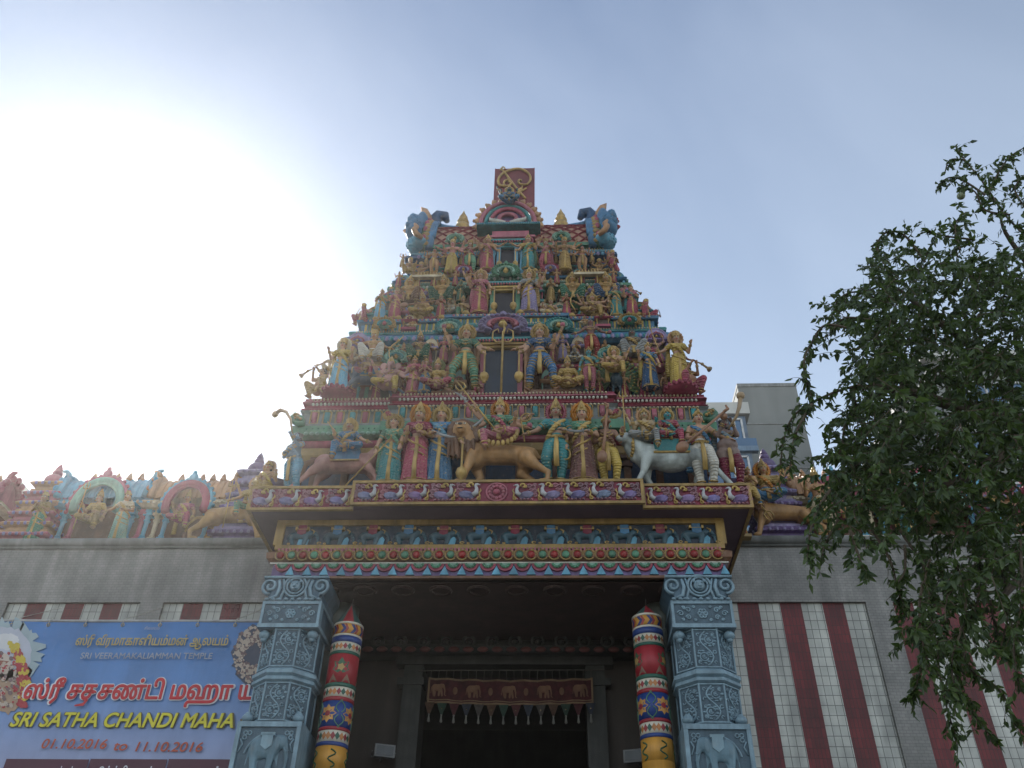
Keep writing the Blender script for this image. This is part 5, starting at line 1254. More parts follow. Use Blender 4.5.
def m_dhoti(base, z=0, lower=True):
    def f():
        m = MB(); dz = BASEZ[base]
        m.ell((0, 0, .515+dz), (.115, .092, .08), 16, 10); m.cap((0, 0, .52+dz), (0, 0, .58+dz), .085, .08)
        for hp, kn, an, to in LEGS[base]:
            e2 = (an[0]*.85+kn[0]*.15, an[1]*.85+kn[1]*.15, an[2]*.85+kn[2]*.15) if lower else (kn[0], kn[1], kn[2])
            g_ = .86 if base in ('cross', 'royal', 'ride') else 1
            m.cap(hp, kn, .08*g_, .06*g_)
            if lower: m.cap(kn, e2, .056*g_, .04)
            n_ = 7                                           # draped folds round each leg
            for q in range(n_):
                t = (q+.5)/n_; p_ = Vector(hp).lerp(Vector(kn), t); d = (Vector(kn)-Vector(hp)).normalized()
                m.ell(p_, (.088-.02*t,)*3 if False else ((.086-.021*t)*g_, (.086-.021*t)*g_, .016), 14, 6, 0, d.to_track_quat('Z', 'Y').to_euler())
                if lower:
                    p_ = Vector(kn).lerp(Vector(e2), t); d = (Vector(e2)-Vector(kn)).normalized(); m.ell(p_, ((.063-.018*t)*g_, (.063-.018*t)*g_, .013), 12, 6, 0, d.to_track_quat('Z', 'Y').to_euler())
        return remesh(m, 'dhoti', .010, 1 if base == 'stride' else 4, CLOTH)
    return cached(('dhoti', base, lower), f)
def m_dhoti_trim(base):
    def f():
        m = MB(); dz = BASEZ[base]
        m.ring((0, -.0, .58+dz), .09, .014, 0, 2*pi, 24, 6, 0, .85, 'xy')
        for k in range(7): m.ell((-.07+k*.0233, -.085, .565+dz), (.011, .01, .014), 6, 5)
        m.tube([(0, -.09, .57+dz), (0, -.115, .48+dz), (.005, -.12, .36+dz if BASEZ[base] == 0 else .44+dz), (0, -.11, .2+dz if BASEZ[base] == 0 else .42+dz)], [.016, .026, .03, .03], 8, 0, .35)
        for hp, kn, an, to in (LEGS[base] if base == 'stride' else []):
            for A_, B_ in ((hp, kn), (kn, an)):
                for t_ in (.3, .5, .7, .9):
                    a = Vector(A_).lerp(Vector(B_), t_); d = (Vector(B_)-Vector(A_)).normalized(); rr_ = (.085-.02*t_) if A_ is hp else (.062-.017*t_); q = MB(); q.ring((0, 0, 0), rr_, .006, 0, 2*pi, 18, 5, 0, 1, 'xy'); m.merge(q, Matrix.Translation(a) @ d.to_track_quat('Z', 'Y').to_matrix().to_4x4())
        for hp, kn, an, to in LEGS[base]:
            a = Vector(kn).lerp(Vector(an), .8); d = (Vector(an)-Vector(kn)).normalized(); q = MB(); q.ring((0, 0, 0), .047, .009, 0, 2*pi, 16, 6, 0, 1, 'xy'); m.merge(q, Matrix.Translation(a) @ d.to_track_quat('Z', 'Y').to_matrix().to_4x4())
        return m.mesh('dhoti_trim', GOLD, True)
    return cached(('dhoti_trim', base), f)
def m_blouse(base, arms, female):
    def f():
        m = MB(); dz = BASEZ[base]
        m.cap((0, 0, .69+dz), (0, 0, .745+dz), .078, .08); m.ell((0, 0, .745+dz), (.108, .066, .062), 14, 10); m.cap((-.08, 0, .785+dz), (.08, 0, .785+dz), .042, .042)
        for s in (-1, 1): m.ell((s*.042, -.056, .727+dz), (.042, .04, .042), 12, 8)
        for s, k in arms:
            E_ = Vector((s*ARM[k][0][0], ARM[k][0][1], ARM[k][0][2])); S_ = Vector((s*.105, 0, .785)); M_ = S_.lerp(E_, .55)
            m.cap(S_+Vector((0, 0, dz)), M_+Vector((0, 0, dz)), .041, .038)
        return remesh(m, 'blouse', .012, 2, CLOTH)
    return cached(('blouse', base, tuple(arms)), f)
def m_sash():
    def f():
        m = MB()
        m.tube([(-.1, -.03, .80), (-.06, -.075, .76), (.0, -.1, .70), (.06, -.085, .63), (.1, -.03, .57), (.11, .03, .53)], [.016, .024, .026, .024, .022, .02], 8, 0, .45)
        m.tube([(-.1, -.01, .81), (-.13, .05, .74), (-.14, .07, .6), (-.15, .07, .4), (-.14, .06, .25)], [.02, .03, .04, .045, .05], 8, 0, .35)
        return m.mesh('sash', CLOTH, True)
    return cached('sash', f)
def m_crown(kind=0):
    def f():
        m = MB(); c = (0, .0, .93)
        if kind == 0: m.lathe([(.052, 0), (.062, .01), (.058, .03), (.05, .035), (.056, .055), (.045, .075), (.038, .08), (.04, .1), (.024, .125), (.016, .13), (.02, .145), (.002, .17)], 14, c)
        if kind == 1: m.lathe([(.055, 0), (.066, .012), (.06, .03), (.066, .06), (.07, .09), (.05, .11), (.03, .115), (.02, .13), (.002, .15)], 14, c)
        if kind == 2: m.lathe([(.05, 0), (.055, .02), (.035, .04), (.04, .06), (.03, .08), (.002, .1)], 12, c)
        for i in range(9):
            t = pi*(i/8)+pi; m.ell((.052*cos(t), .0+.054*sin(t), .958), (.011, .01, .018), 8, 5)
        m.ell((0, -.066, .985), (.018, .014, .03), 8, 6)
        for s in (-1, 1): m.ell((s*.06, -.005, .872), (.011, .011, .014), 8, 6)
        return m.mesh('crown', GOLD, True)
    return cached(('crown', kind), f)
def m_halo(kind=0):
    def f():
        m = MB(); n = 26
        if kind == 0:
            m.ring((0, .045, .93), .095, .016, -.35*pi, 1.35*pi, 24, 8, 0, 1.15)
            for i in range(n): t = -.35*pi+1.7*pi*i/(n-1); m.tube([(.1*cos(t), .045, .93+.115*sin(t)), (.128*cos(t), .045, .93+.147*sin(t))], [.014, .003], 6)
            m.prism([(.09*cos(2*pi*i/20), .93+.1*sin(2*pi*i/20)) for i in range(20)], .045, .055)
        else:
            m.prism([((.12+.012*(i % 2))*cos(2*pi*i/32), .95+(.14+.014*(i % 2))*sin(2*pi*i/32)) for i in range(32)], .04, .06)
            m.ring((0, .037, .95), .1, .01, 0, 2*pi, 28, 6, 0, 1.15); m.ring((0, .037, .95), .075, .008, 0, 2*pi, 24, 6, 0, 1.15)
        return m.mesh('halo', PAINT, True)
    return cached(('halo', kind), f)
def m_hair(kind=0):
    def f():
        m = MB(); m.ell((0, .012, .925), (.056, .058, .062), 14, 10)
        if kind == 0: m.ell((0, .05, .88), (.05, .035, .08), 12, 8); m.ell((0, .06, .8), (.06, .03, .09), 12, 8)
        if kind == 1: m.ell((0, .01, 1.0), (.036, .036, .04), 12, 8); m.ell((0, .01, .965), (.045, .045, .02), 12, 6)
        if kind == 2:
            for i in range(26):
                t = i*2.4; m.ell((.05*cos(t), .02+.045*sin(t), .9+.055*sin(i*1.3)), .024, 8, 5)
        return m.mesh('hair', mat('hair_black', (.02, .018, .02), .5), True)
    return cached(('hair', kind), f)
def m_jewel(head=True):
    def f():
        m = MB()
        for R_, z_, r_ in ((.06, .765, .007), (.08, .725, .008)):
            m.tube([(R_*sin(t), -.045-.035*cos(t)*.9-.01, z_+.03-.06*cos(t)) for t in [(-1.2+2.4*i/12) for i in range(13)]], r_, 6)
        m.ell((0, -.1, .68), (.016, .012, .02), 8, 6)
        return m.mesh('necklace', GOLD, True)
    return cached('jewel', f)
def m_bangles(base, arms):
    def f():
        m = MB(); dz = BASEZ[base]
        for s, k in arms:
            S_ = Vector((s*.105, 0, .785+dz)); E_ = Vector((s*ARM[k][0][0], ARM[k][0][1], ARM[k][0][2]+dz)); H_ = Vector((s*ARM[k][1][0], ARM[k][1][1], ARM[k][1][2]+dz))
            for a, b_, t, R_ in ((S_, E_, .5, .037), (E_, H_, .85, .024), (E_, H_, .72, .025)):
                q = MB(); q.ring((0, 0, 0), R_, .007, 0, 2*pi, 14, 6, 0, 1, 'xy'); m.merge(q, Matrix.Translation(a.lerp(b_, t)) @ (b_-a).normalized().to_track_quat('Z', 'Y').to_matrix().to_4x4())
        for hp, kn, an, to in LEGS[base]:
            q = MB(); q.ring((0, 0, 0), .034, .009, 0, 2*pi, 14, 6, 0, 1, 'xy'); m.merge(q, Matrix.Translation(Vector(an)))
        return m.mesh('bangles', GOLD, True)
    return cached(('bangles', base, tuple(arms)), f)
def m_eyes():
    def f():
        m = MB()
        for s in (-1, 1):
            m.ell((s*.022, -.0635, .906), (.0145, .006, .0085), 10, 6, 0); m.ell((s*.022, -.0685, .906), (.0062, .0035, .0068), 8, 5, 1)
            m.tube([(s*.008, -.071, .922), (s*.022, -.0695, .9275), (s*.037, -.061, .922)], .0042, 5, 1)
        return m.mesh('eyes', [WHITEP, BLACKP], True)
    return cached('eyes', f)
def m_lips():
    def f(): return MB().ell((0, -.069, .872), (.018, .0075, .0065), 10, 6).mesh('lips', mat('lip_red', (.35, .03, .04), .4), True)
    return cached('lips', f)
# ---- things the statues hold; modelled round the grip at the origin
def m_prop(k):
    def f():
        m = MB(); mt = GOLD
        if k == 'mace': m.lathe([(.012, .04), (.012, -.28), (.02, -.3), (.05, -.32), (.062, -.36), (.05, -.41), (.02, -.43), (.03, -.45), (.001, -.46)], 12)
        if k == 'spear': m.tube([(-.14, 0, -.52), (.12, 0, .3)], .009, 6); m.tube([(.12, 0, .3), (.13, 0, .34), (.155, 0, .41)], [.01, .024, .001], 6, 0, .4)
        if k == 'staff': m.tube([(0, 0, -.5), (0, 0, .4)], .01, 6); m.ell((0, 0, .41), .022, 8, 6)
        if k == 'trident':
            m.tube([(0, 0, -.5), (0, 0, .35)], .01, 6)
            for s in (-1, 1): m.tube([(0, 0, .25), (s*.05, 0, .27), (s*.055, 0, .33), (s*.035, 0, .38)], [.01, .011, .01, .002], 6)
            m.tube([(0, 0, .3), (0, 0, .42)], [.014, .001], 6)
        if k == 'sword': m.tube([(0, 0, -.04), (0, 0, .03)], .01, 6); m.box(-.03, .03, -.008, .008, .03, .04); mt = GOLD
        if k == 'sword':
            m.tube([(0, 0, .04), (-.005, 0, .1), (-.025, 0, .17), (-.06, 0, .24)], [.016, .018, .016, .002], 6, 0, .35); mt = PAINT
        if k == 'disc': m.ring((0, 0, .05), .035, .01, 0, 2*pi, 16, 6); m.ell((0, 0, .05), (.02, .01, .02), 8, 6)
        if k == 'lotus':
            for i in range(7): t = i*2*pi/7; m.ell((.02*cos(t), .02*sin(t), .04), (.014, .014, .03), 6, 5)
            mt = PAINT
        if k == 'bow': m.tube([(.05, 0, -.3), (.02, 0, -.2), (-.05, 0, -.06), (-.05, 0, .06), (.02, 0, .2), (.05, 0, .3), (.03, 0, .33)], [.006, .01, .013, .013, .01, .008, .004], 6)
        if k == 'noose': m.ring((0, 0, -.09), .05, .009, 0, 2*pi, 16, 6, 0, 1.3)
        if k == 'stick': m.tube([(.06, 0, -.06), (-.14, 0, .1)], .009, 6)
        if k == 'drum': m.lathe([(.04, -.04), (.015, 0), (.04, .04)], 10); mt = PAINT
        if k == 'veena':
            m.tube([(-.2, -.06, -.18), (0, -.05, 0), (.3, -.02, .28)], [.024, .017, .014], 8); m.ell((-.22, -.06, -.19), (.085, .05, .065), 12, 8, 0, Matrix.Rotation(-.7, 3, 'Y').to_euler()); m.ell((.3, .02, .24), (.045, .04, .045), 10, 8); m.tube([(.3, -.02, .28), (.35, -.02, .32), (.33, -.02, .37)], [.018, .02, .01], 6)
            mt = mat('lute_wood', (.30, .15, .08), .4)
        if k == 'trumpet': m.tube([(0, .04, .03), (.07, -.05, -.05), (.15, -.1, -.13)], [.01, .016, .02], 8); m.lathe([(.0, 0), (.001, 0)], 4); m.tube([(.15, -.1, -.13), (.175, -.12, -.155), (.19, -.13, -.17)], [.02, .045, .05], 10); m.ell((.08, -.06, -.06), .028, 8, 6); mt = mat('horn_brass', (.3, .2, .1), .4)
        if k == 'horn':
            m.tube([(0, .06, .0), (.03, -.02, .06), (.02, -.05, .18), (-.06, -.06, .31), (-.17, -.05, .37), (-.24, -.04, .34)], [.01, .014, .018, .022, .028, .034], 8); m.ell((-.26, -.04, .33), (.05, .045, .05), 10, 8); mt = mat('horn_tan', (.4, .28, .16), .45)
        if k == 'longhorn': m.tube([(-.06, .04, -.1), (.06, -.05, -.02), (.15, -.05, .09), (.22, -.04, .2)], [.01, .018, .024, .03], 8); m.ell((.24, -.04, .24), (.055, .05, .05), 10, 8); mt = mat('horn_tan', (.4, .28, .16), .45)
        return m.mesh(k, mt, True)
    return cached(('prop', k), f)
NST = 0
def statue(px, Y, z, h, base, arms, label, skin='skin', low='green', top=None, sash=None, halo=None, haloc='orange', crown=0, hair=0, props=None, bulk=1.0, head='human', mirror=False, rz=0, skirt=None, X=None, group=None, female=None, shield=None):
    """one painted plaster figure; (px -> x) at depth Y, standing or seated on height z"""
    global NST; NST += 1
    x = XA(px, Y, z) if X is None else X
    sx = -1 if mirror else 1
    arms = [((-1 if i % 2 == 0 else 1), a) for i, a in enumerate(arms)]
    o = empty('statue', (x, Y, z), radians(rz), (h*sx, h, h)); o.rotation_euler = (radians(7 if BASEZ[base] == 0 else 4), 0, radians(rz)); tag(o, label, 'statue', group)
    if female is None: female = top is not None
    bm, hands = body(base, arms, bulk, female, head)
    dz = BASEZ[base]; up = Vector((0, 0, dz))
    col = lambda c: C[c] if isinstance(c, str) else c
    link('figure', bm, o, col(skin))
    isk = skirt if skirt is not None else (female and base in ('stand',))
    if low:
        if isk: link('skirt', m_skirt(16+NST % 5, .8, .035, NST % 6), o, col(low)); link('gilt_pleat', m_skirt_trim(), o)
        else: link('draped_cloth', m_dhoti(base), o, col(low)); link('gilt_belt', m_dhoti_trim(base), o)
    if top: link('blouse', m_blouse(base, arms, female), o, col(top))
    if sash: link('sash', m_sash(), o, col(sash), up)
    if hair is not None and head == 'human': link('hair', m_hair(hair), o, None, up)
    if crown is not None: link('crown', m_crown(crown), o, None, up)
    if halo is not None: link('halo', m_halo(halo), o, col(haloc), up)
    link('necklace', m_jewel(), o, None, up); link('bangles', m_bangles(base, arms), o)
    if head == 'human': link('eyes', m_eyes(), o, None, up); link('lips', m_lips(), o, None, up)
    for i, (hi, p_, ang) in enumerate(props or []):
        q = link(p_, m_prop(p_), o, C['grey'] if p_ == 'sword' else C['pink'], hands[hi][2]); q.rotation_euler = (0, radians(ang), 0)
    return o
# ================================================================ animals
def animal(kind):
    m = MB(); q = {}
    if kind == 'lion':
        m.cap((-.55, 0, .58), (.25, 0, .64), .15, .19); m.ell((.3, 0, .6), (.2, .2, .25), 14, 10); m.ell((-.5, 0, .54), (.19, .17, .19), 14, 10)
        for s, fx, bx in ((-1, .42, -.75), (1, .22, -.52)):
            y = s*.13; m.cap((.33, y, .52), (fx, y, .27), .1, .065); m.cap((fx, y, .27), (fx+.06, y, .05), .06, .05); m.ell((fx+.1, y, .045), (.09, .06, .045), 10, 6)
            m.cap((-.5, y, .48), (bx+.1, y, .33), .13, .08); m.cap((bx+.1, y, .33), (bx-.1, y, .2), .07, .045); m.cap((bx-.1, y, .2), (bx-.07, y, .04), .042, .04); m.ell((bx, y, .04), (.09, .055, .04), 10, 6)
        m.cap((.35, -.02, .75), (.5, -.1, .95), .18, .15); m.ell((.52, -.18, .96), (.15, .14, .16), 14, 10); m.ell((.53, -.3, .92), (.085, .08, .075), 12, 8); m.ell((.53, -.29, .86), (.06, .06, .035), 10, 6)
        for s in (-1, 1): m.ell((.52+s*.14, -.14, 1.08), (.035, .02, .04), 8, 6); m.ell((.52+s*.06, -.29, 1.03), (.045, .03, .022), 8, 6)
        m.tube([(-.68, 0, .55), (-.85, 0, .55), (-.98, 0, .4), (-1.0, 0, .2)], [.04, .03, .025, .02], 8)
        mane = MB(); rn_ = random.Random(4)
        mane.ell((.45, -.03, .88), (.2, .18, .26), 14, 10)
        for i in range(70):
            t = rn_.uniform(-.4, pi+.4); r = rn_.uniform(.15, .27); a = (.5+r*cos(t), -.1+rn_.uniform(-.06, .12), .95+r*sin(t)*1.0)
            if a[2] > 1.2: continue
            mane.cap(a, (a[0]+.03*cos(t), a[1]-.02, a[2]-.16), .038, .012, 8)
        for i in range(44): a = (.5+rn_.uniform(-.22, .22), -.17+rn_.uniform(-.05, .12), .84+rn_.uniform(-.16, .05)); mane.cap(a, (a[0]+rn_.uniform(-.03, .03), a[1]+.03, a[2]-.26), .036, .01, 8)
        for i in range(10): t = pi*i/9; mane.cap((.52+.15*cos(t), -.17, 1.0+.14*sin(t)), (.52+.21*cos(t), -.13, 1.0+.22*sin(t)), .04, .012, 8)
        face = MB()
        for s in (-1, 1): face.ell((.53+s*.06, -.312, 1.005), (.026, .012, .017), 8, 5, 0); face.ell((.53+s*.06, -.322, 1.005), (.011, .008, .011), 6, 4, 1)
        face.ell((.53, -.375, .955), (.036, .02, .024), 8, 5, 1); face.ell((.53, -.36, .885), (.05, .012, .012), 8, 5, 1)
        for s in (-1, 1): face.tube([(.53+s*.02, -.33, .9), (.53+s*.02, -.335, .87)], [.01, .002], 5, 0)
        tuft = MB(); tuft.ell((-1.0, 0, .15), (.05, .05, .09), 8, 6)
        extra = [('mane', remesh(mane, 'mane', .016, 1), 'brown'), ('face_paint', face.mesh('face', [WHITEP, BLACKP], True), None), ('tail_tuft', tuft.mesh('tuft', PAINT, True), 'brown')]
    if kind == 'bull':
        m.cap((-.5, 0, .66), (.3, 0, .68), .21, .22); m.ell((.3, 0, .85), (.13, .12, .14), 12, 8); m.ell((-.5, 0, .66), (.22, .2, .22), 14, 10); m.ell((-.1, 0, .58), (.35, .2, .18), 14, 8)
        for s, f1, f2, b1, b2 in ((-1, .38, .52, -.85, -1.0), (1, .3, .18, -.5, -.62)):
            y = s*.13; m.cap((.3, y, .6), (f1, y, .33), .11, .06); m.cap((f1, y, .33), (f2, y, .07), .05, .04); m.cap((f2, y, .07), (f2+.03, y, .03), .045, .05)
            m.cap((-.5, y, .6), ((b1-.5)/2-.05, y, .42), .15, .08); m.cap(((b1-.5)/2-.05, y, .42), (b1, y, .27), .07, .05); m.cap((b1, y, .27), (b2, y, .05), .045, .045)
        m.cap((.38, -.02, .78), (.62, -.1, .95), .17, .12); m.cap((.5, -.02, .65), (.62, -.1, .8), .08, .06); m.cap((.62, -.12, .98), (.74, -.26, .88), .105, .065); m.ell((.755, -.28, .87), (.065, .06, .055), 10, 8)
        for s in (-1, 1): m.cap((.62+s*.09, -.1, 1.02), (.62+s*.17, -.1, 1.0), .03, .012)
        m.tube([(-.7, 0, .78), (-.8, 0, .6), (-.78, 0, .35)], [.03, .02, .018], 8)
        hn = MB()
        for s in (-1, 1): hn.tube([(.62+s*.05, -.1, 1.06), (.62+s*.1, -.1, 1.14), (.62+s*.07, -.12, 1.23)], [.026, .02, .004], 8)
        gr = MB(); gr.ring((.52, -.06, .85), .15, .02, 0, 2*pi, 20, 6, 0, 1, 'yz')
        for i in range(10): t = pi*i/9+pi; gr.ell((.56+.03*cos(t), -.06+.16*cos(t), .82+.17*sin(t)), .032, 8, 6)
        gr.box(-.42, .2, -.225, -.2, .62, .655); gr.tube([(-.4, -.2, .9), (.2, -.2, .92)], .012, 6)
        cl_ = MB(); cl_.box(-.4, .18, -.215, .215, .66, .9)
        ey = MB()
        for s in (-1, 1): ey.ell((.69+s*.06, -.2, .97), (.014, .012, .012), 8, 5, 1)
        ey.ell((.73, -.335, .87), (.02, .008, .01), 8, 5, 1)
        extra = [('horns', hn.mesh('horns', PAINT, True), 'tan'), ('harness', gr.mesh('harness', GOLD, True), None), ('saddle_cloth', cl_.mesh('saddle', PAINT), 'teal'), ('eyes', ey.mesh('eyes', [WHITEP, BLACKP], True), None)]
    if kind == 'horse':
        m.cap((-.45, 0, .68), (.3, 0, .7), .18, .19); m.ell((-.45, 0, .68), (.2, .17, .2), 14, 10)
        for s, f1, f2, b1, b2 in ((-1, .5, .62, -.8, -1.05), (1, .48, .35, -.6, -.7)):
            y = s*.11; m.cap((.32, y, .62), (f1, y, .4), .09, .05); m.cap((f1, y, .4), (f2, y, .06), .045, .035); m.ell((f2+.02, y, .04), (.05, .045, .04), 8, 6)
            m.cap((-.45, y, .6), ((b1-.45)/2-.03, y, .45), .13, .07); m.cap(((b1-.45)/2-.03, y, .45), (b1, y, .28), .06, .042); m.cap((b1, y, .28), (b2, y, .05), .04, .035); m.ell((b2+.03, y, .04), (.05, .045, .04), 8, 6)
        m.cap((.38, 0, .78), (.58, -.06, 1.05), .14, .09); m.cap((.58, -.08, 1.08), (.7, -.2, .94), .08, .045); m.cap((.56, -.04, 1.12), (.56, -.04, 1.19), .02, .008); m.cap((.62, -.04, 1.12), (.63, -.04, 1.19), .02, .008)
        mn = MB()
        for i in range(9): t = i/8; mn.ell((.42+.13*t, .05-.05*t, .92+.22*t), (.05, .05, .07), 8, 6)
        mn.tube([(-.62, 0, .78), (-.8, 0, .7), (-.86, 0, .45), (-.82, 0, .25)], [.04, .06, .06, .01], 8)
        cl_ = MB(); cl_.box(-.3, .2, -.2, .2, .66, .88); gd = MB(); gd.box(-.31, .21, -.21, -.2, .63, .66); gd.ring((.46, -.02, .9), .14, .016, 0, 2*pi, 18, 6, 0, 1, 'yz')
        extra = [('mane', mn.mesh('mane', PAINT, True), 'brown'), ('saddle_cloth', cl_.mesh('saddle', PAINT), 'blue'), ('harness', gd.mesh('harness', GOLD, True), None)]
    if kind == 'peacock':
        m.ell((0, -.05, .42), (.15, .2, .16), 14, 10); m.cap((0, -.15, .5), (.0, -.24, .75), .08, .045); m.ell((0, -.26, .79), (.05, .06, .05), 10, 8); m.cap((0, -.3, .785), (0, -.37, .77), .018, .004)
        for s in (-1, 1): m.cap((s*.07, -.06, .32), (s*.08, -.08, .04), .035, .02); m.cap((s*.08, -.06, .03), (s*.09, -.17, .02), .018, .012); m.cap((s*.08, -.08, .03), (s*.14, -.14, .02), .016, .01)
        fan = MB(); n = 22
        for i in range(n):
            t = -.22*pi+1.44*pi*i/(n-1)
            fan.tube([(.08*cos(t), .1, .6+.08*sin(t)), (.35*cos(t), .14, .6+.35*sin(t)), (.58*cos(t), .12, .6+.56*sin(t))], [.02, .045, .03], 7, 0, .4)
            fan.ell((.57*cos(t), .1, .6+.55*sin(t)), (.055, .02, .055), 8, 6)
        ey = MB()
        for i in range(n):
            t = -.22*pi+1.44*pi*i/(n-1); ey.ell((.575*cos(t), .078, .6+.555*sin(t)), (.026, .012, .026), 8, 5); ey.ell((.42*cos(t), .09, .6+.4*sin(t)), (.02, .01, .02), 6, 4)
        extra = [('tail_fan', fan.mesh('fan', PAINT, True), (.10, .16, .06)), ('tail_eyes', ey.mesh('eyes', PAINT, True), 'yellow')]
    if kind == 'elephant':
        q_ = elephant_src(); m = q_
        extra = [('ear', earm, 'bluegrey')]
    return remesh(m, kind+'_body', .018 if kind != 'elephant' else .012, 3), extra
_an = {}
def beast(kind, X, Y, z, s, face, label, col, rz=0, group=None, recol=None):
    if kind not in _an: _an[kind] = animal(kind)
    o = empty(kind+'_statue', (X, Y, z), radians(rz), (s*face, s, s)); tag(o, label, kind+' statue', group)
    bm, ex = _an[kind]; link('body', bm, o, C[col] if isinstance(col, str) else col)
    for n_, me, c in ex:
        c = (recol or {}).get(n_, c); link(n_, me, o, (C[c] if isinstance(c, str) else c) if c else None)
    return o
# ================================================================ the statues on the ledge (height 9.08)
LZ = 9.08; LY = 12.3
S = statue
# far left: horn blower
S(287, 12.35, LZ, 1.25, 'sway', ['F', 'H'], 'grey-clad musician at the far left of the ledge blowing a curved horn against the sky', 'bluegrey', 'sky', None, 'bluegrey', None, crown=None, hair=2, props=[(1, 'horn', 0)], bulk=1.25, rz=-20, X=XA(290, 12.35, LZ))
S(262, 12.5, LZ, 1.0, 'kneel', ['F', 'B'], 'small gilded figure kneeling at the left end of the ledge below the curved horn', 'tan', 'gold', None, 'yellow', 0, 'tan', 2)
beast('horse', XA(345, 12.4, LZ), 12.35, LZ, .95, 1, 'pink horse leaping right on the ledge under the rider in blue', (.46, .25, .22))
S(346, 12.25, LZ+.78, 1.16, 'royal', ['O', 'B'], 'rider in blue and gold with a round gold halo sitting on the pink horse', 'skin', 'blue', 'blue', 'gold', 0, 'gold', 1, props=[(1, 'stick', 90)], mirror=True)
S(388, 12.12, LZ, 1.36, 'stand', ['D', 'B'], 'woman in green holding a long slanting spear, right of the pink horse', 'skin', 'teal', 'green', 'green', 0, 'ochre', 2, props=[(0, 'spear', 20)])
S(414, 12.1, LZ, 1.5, 'stand', ['D', 'F'], 'woman in a maroon sari with orange halo, between the green and the blue woman', 'skin', 'rose', 'maroon', 'rose', 1, 'orange', 0, props=[(1, 'disc', 0)])
S(437, 12.16, LZ, 1.54, 'stand', ['F', 'G'], 'woman in a blue sari resting a mace downwards, left of the lion', 'skin', 'blue', 'blue', 'sky', 0, 'gold', 0, props=[(1, 'mace', 0), (0, 'sword', 120)])
beast('lion', XA(494, 12.3, LZ), 12.1, LZ, 1.06, -1, 'tan lion with shaggy mane carrying the multi-armed goddess on the ledge', (.46, .27, .13))
S(499, 12.02, LZ+.82, 1.42, 'ride', ['O', 'O', 'W', 'S', 'U', 'B'], 'multi-armed goddess in pink and green with tall gold crown riding the tan lion', 'skin', 'pink', 'green', 'rose', 0, 'orange', 0, props=[(2, 'sword', -30), (3, 'noose', 60), (4, 'trident', -35), (1, 'lotus', 0), (0, 'sword', 60)])
m = MB()
for i in range(13):
    t = pi*i/12; m.ell((.22*cos(t)*1.0, 0, -.15*sin(t)), (.026, .03, .04), 8, 6)
q = m.build('gilt_hem', GOLD, bpy.data.objects['statue.005'] if False else None, None, True); q.parent = [o for o in bpy.data.objects if o.get('label', '').startswith('multi-armed goddess in pink')][0]; q.location = (0, -.16, .06)
S(557, 12.1, LZ, 1.54, 'sway', ['F', 'O'], 'woman in a bright teal sari with long gold pleat, right of the lion tail', 'skin', 'teal', 'teal', 'gold', 0, 'rose', 0, props=[(1, 'stick', 60)], mirror=True)
S(584, 12.12, LZ, 1.5, 'stand', ['F', 'D'], 'woman in a dark brown skirt with sword and flame halo, right of the teal sari', 'skin', (.17, .08, .07), 'green', 'gold', 1, 'orange', 0, props=[(0, 'sword', 100), (1, 'noose', 0)], mirror=True)
S(609, 12.15, LZ, 1.32, 'sway', ['F', 'B'], 'horse-headed musician in a yellow dhoti playing a lute', (.33, .19, .13), 'yellow', None, 'brown', None, crown=2, hair=None, head='horse', props=[(0, 'veena', -40)])
beast('bull', XA(668, 12.3, LZ), 12.25, LZ, 1.0, -1, 'white bull with a gold-trimmed teal saddle cloth striding left on the ledge', (.5, .55, .54))
S(646, 12.15, LZ+.9, 1.12, 'royal', ['U', 'F', 'B', 'O'], 'pale gold god with matted topknot sitting in front on the white bull', (.5, .38, .24), 'grey', None, 'gold', 0, 'tan', 2, 1, props=[(0, 'trident', 0)])
S(670, 12.15, LZ+.9, 1.12, 'royal', ['B', 'D'], 'blue-faced goddess in red and green with gold halo riding behind on the white bull', (.06, .28, .30), 'rose', 'rose', 'teal', 0, 'gold', 2)
S(706, 12.2, LZ, 1.44, 'sway', ['F', 'O'], 'musician in white dhoti with gold edge playing a long lute, right of the bull', 'skin', 'white', None, 'blue', None, crown=2, hair=1, props=[(0, 'veena', 0)])
S(733, 12.25, LZ, 1.36, 'sway', ['H', 'H'], 'pot-bellied grey figure raising a long horn at the right end of the ledge', (.24, .17, .15), 'maroon', None, 'bluegrey', None, crown=None, hair=2, bulk=1.45, props=[(1, 'longhorn', -18)])
S(752, 12.55, LZ, .8, 'kneel', ['X', 'X'], 'little gilded kneeling attendant behind the horn player at the right end of the ledge', 'tan', 'gold', None, None, None, 'tan', 2)

# ================================================================ tier A : floor 11.337
Z1 = 11.337
S(319, 12.6, Z1, 1.05, 'squat', ['H', 'H'], 'bare tan musician squatting at the left corner of the first tier blowing a trumpet outwards', (.45, .27, .16), 'ochre', None, None, None, crown=None, hair=2, bulk=1.35, props=[(1, 'trumpet', 10)], rz=-25, mirror=True)
S(337, 12.55, Z1+.1, 1.15, 'stand', ['B', 'B'], 'pale yellow and blue clad woman with round halo on a red lotus base at left', 'skin', 'sky', 'yellow', 'yellow', 1, 'cream', 1)
S(681, 12.55, Z1+.1, 1.2, 'stand', ['O', 'B'], 'woman in a bright yellow sari with round halo on a red lotus base at right', 'skin', 'yellow', 'yellow', 'yellow', 1, 'tan', 1)
S(690, 12.6, Z1, 1.12, 'squat', ['H', 'H'], 'plump tan musician at the right corner of the first tier blowing a trumpet outwards', (.42, .22, .14), 'rose', None, None, None, crown=None, hair=2, bulk=1.45, props=[(1, 'trumpet', 10)], rz=25)
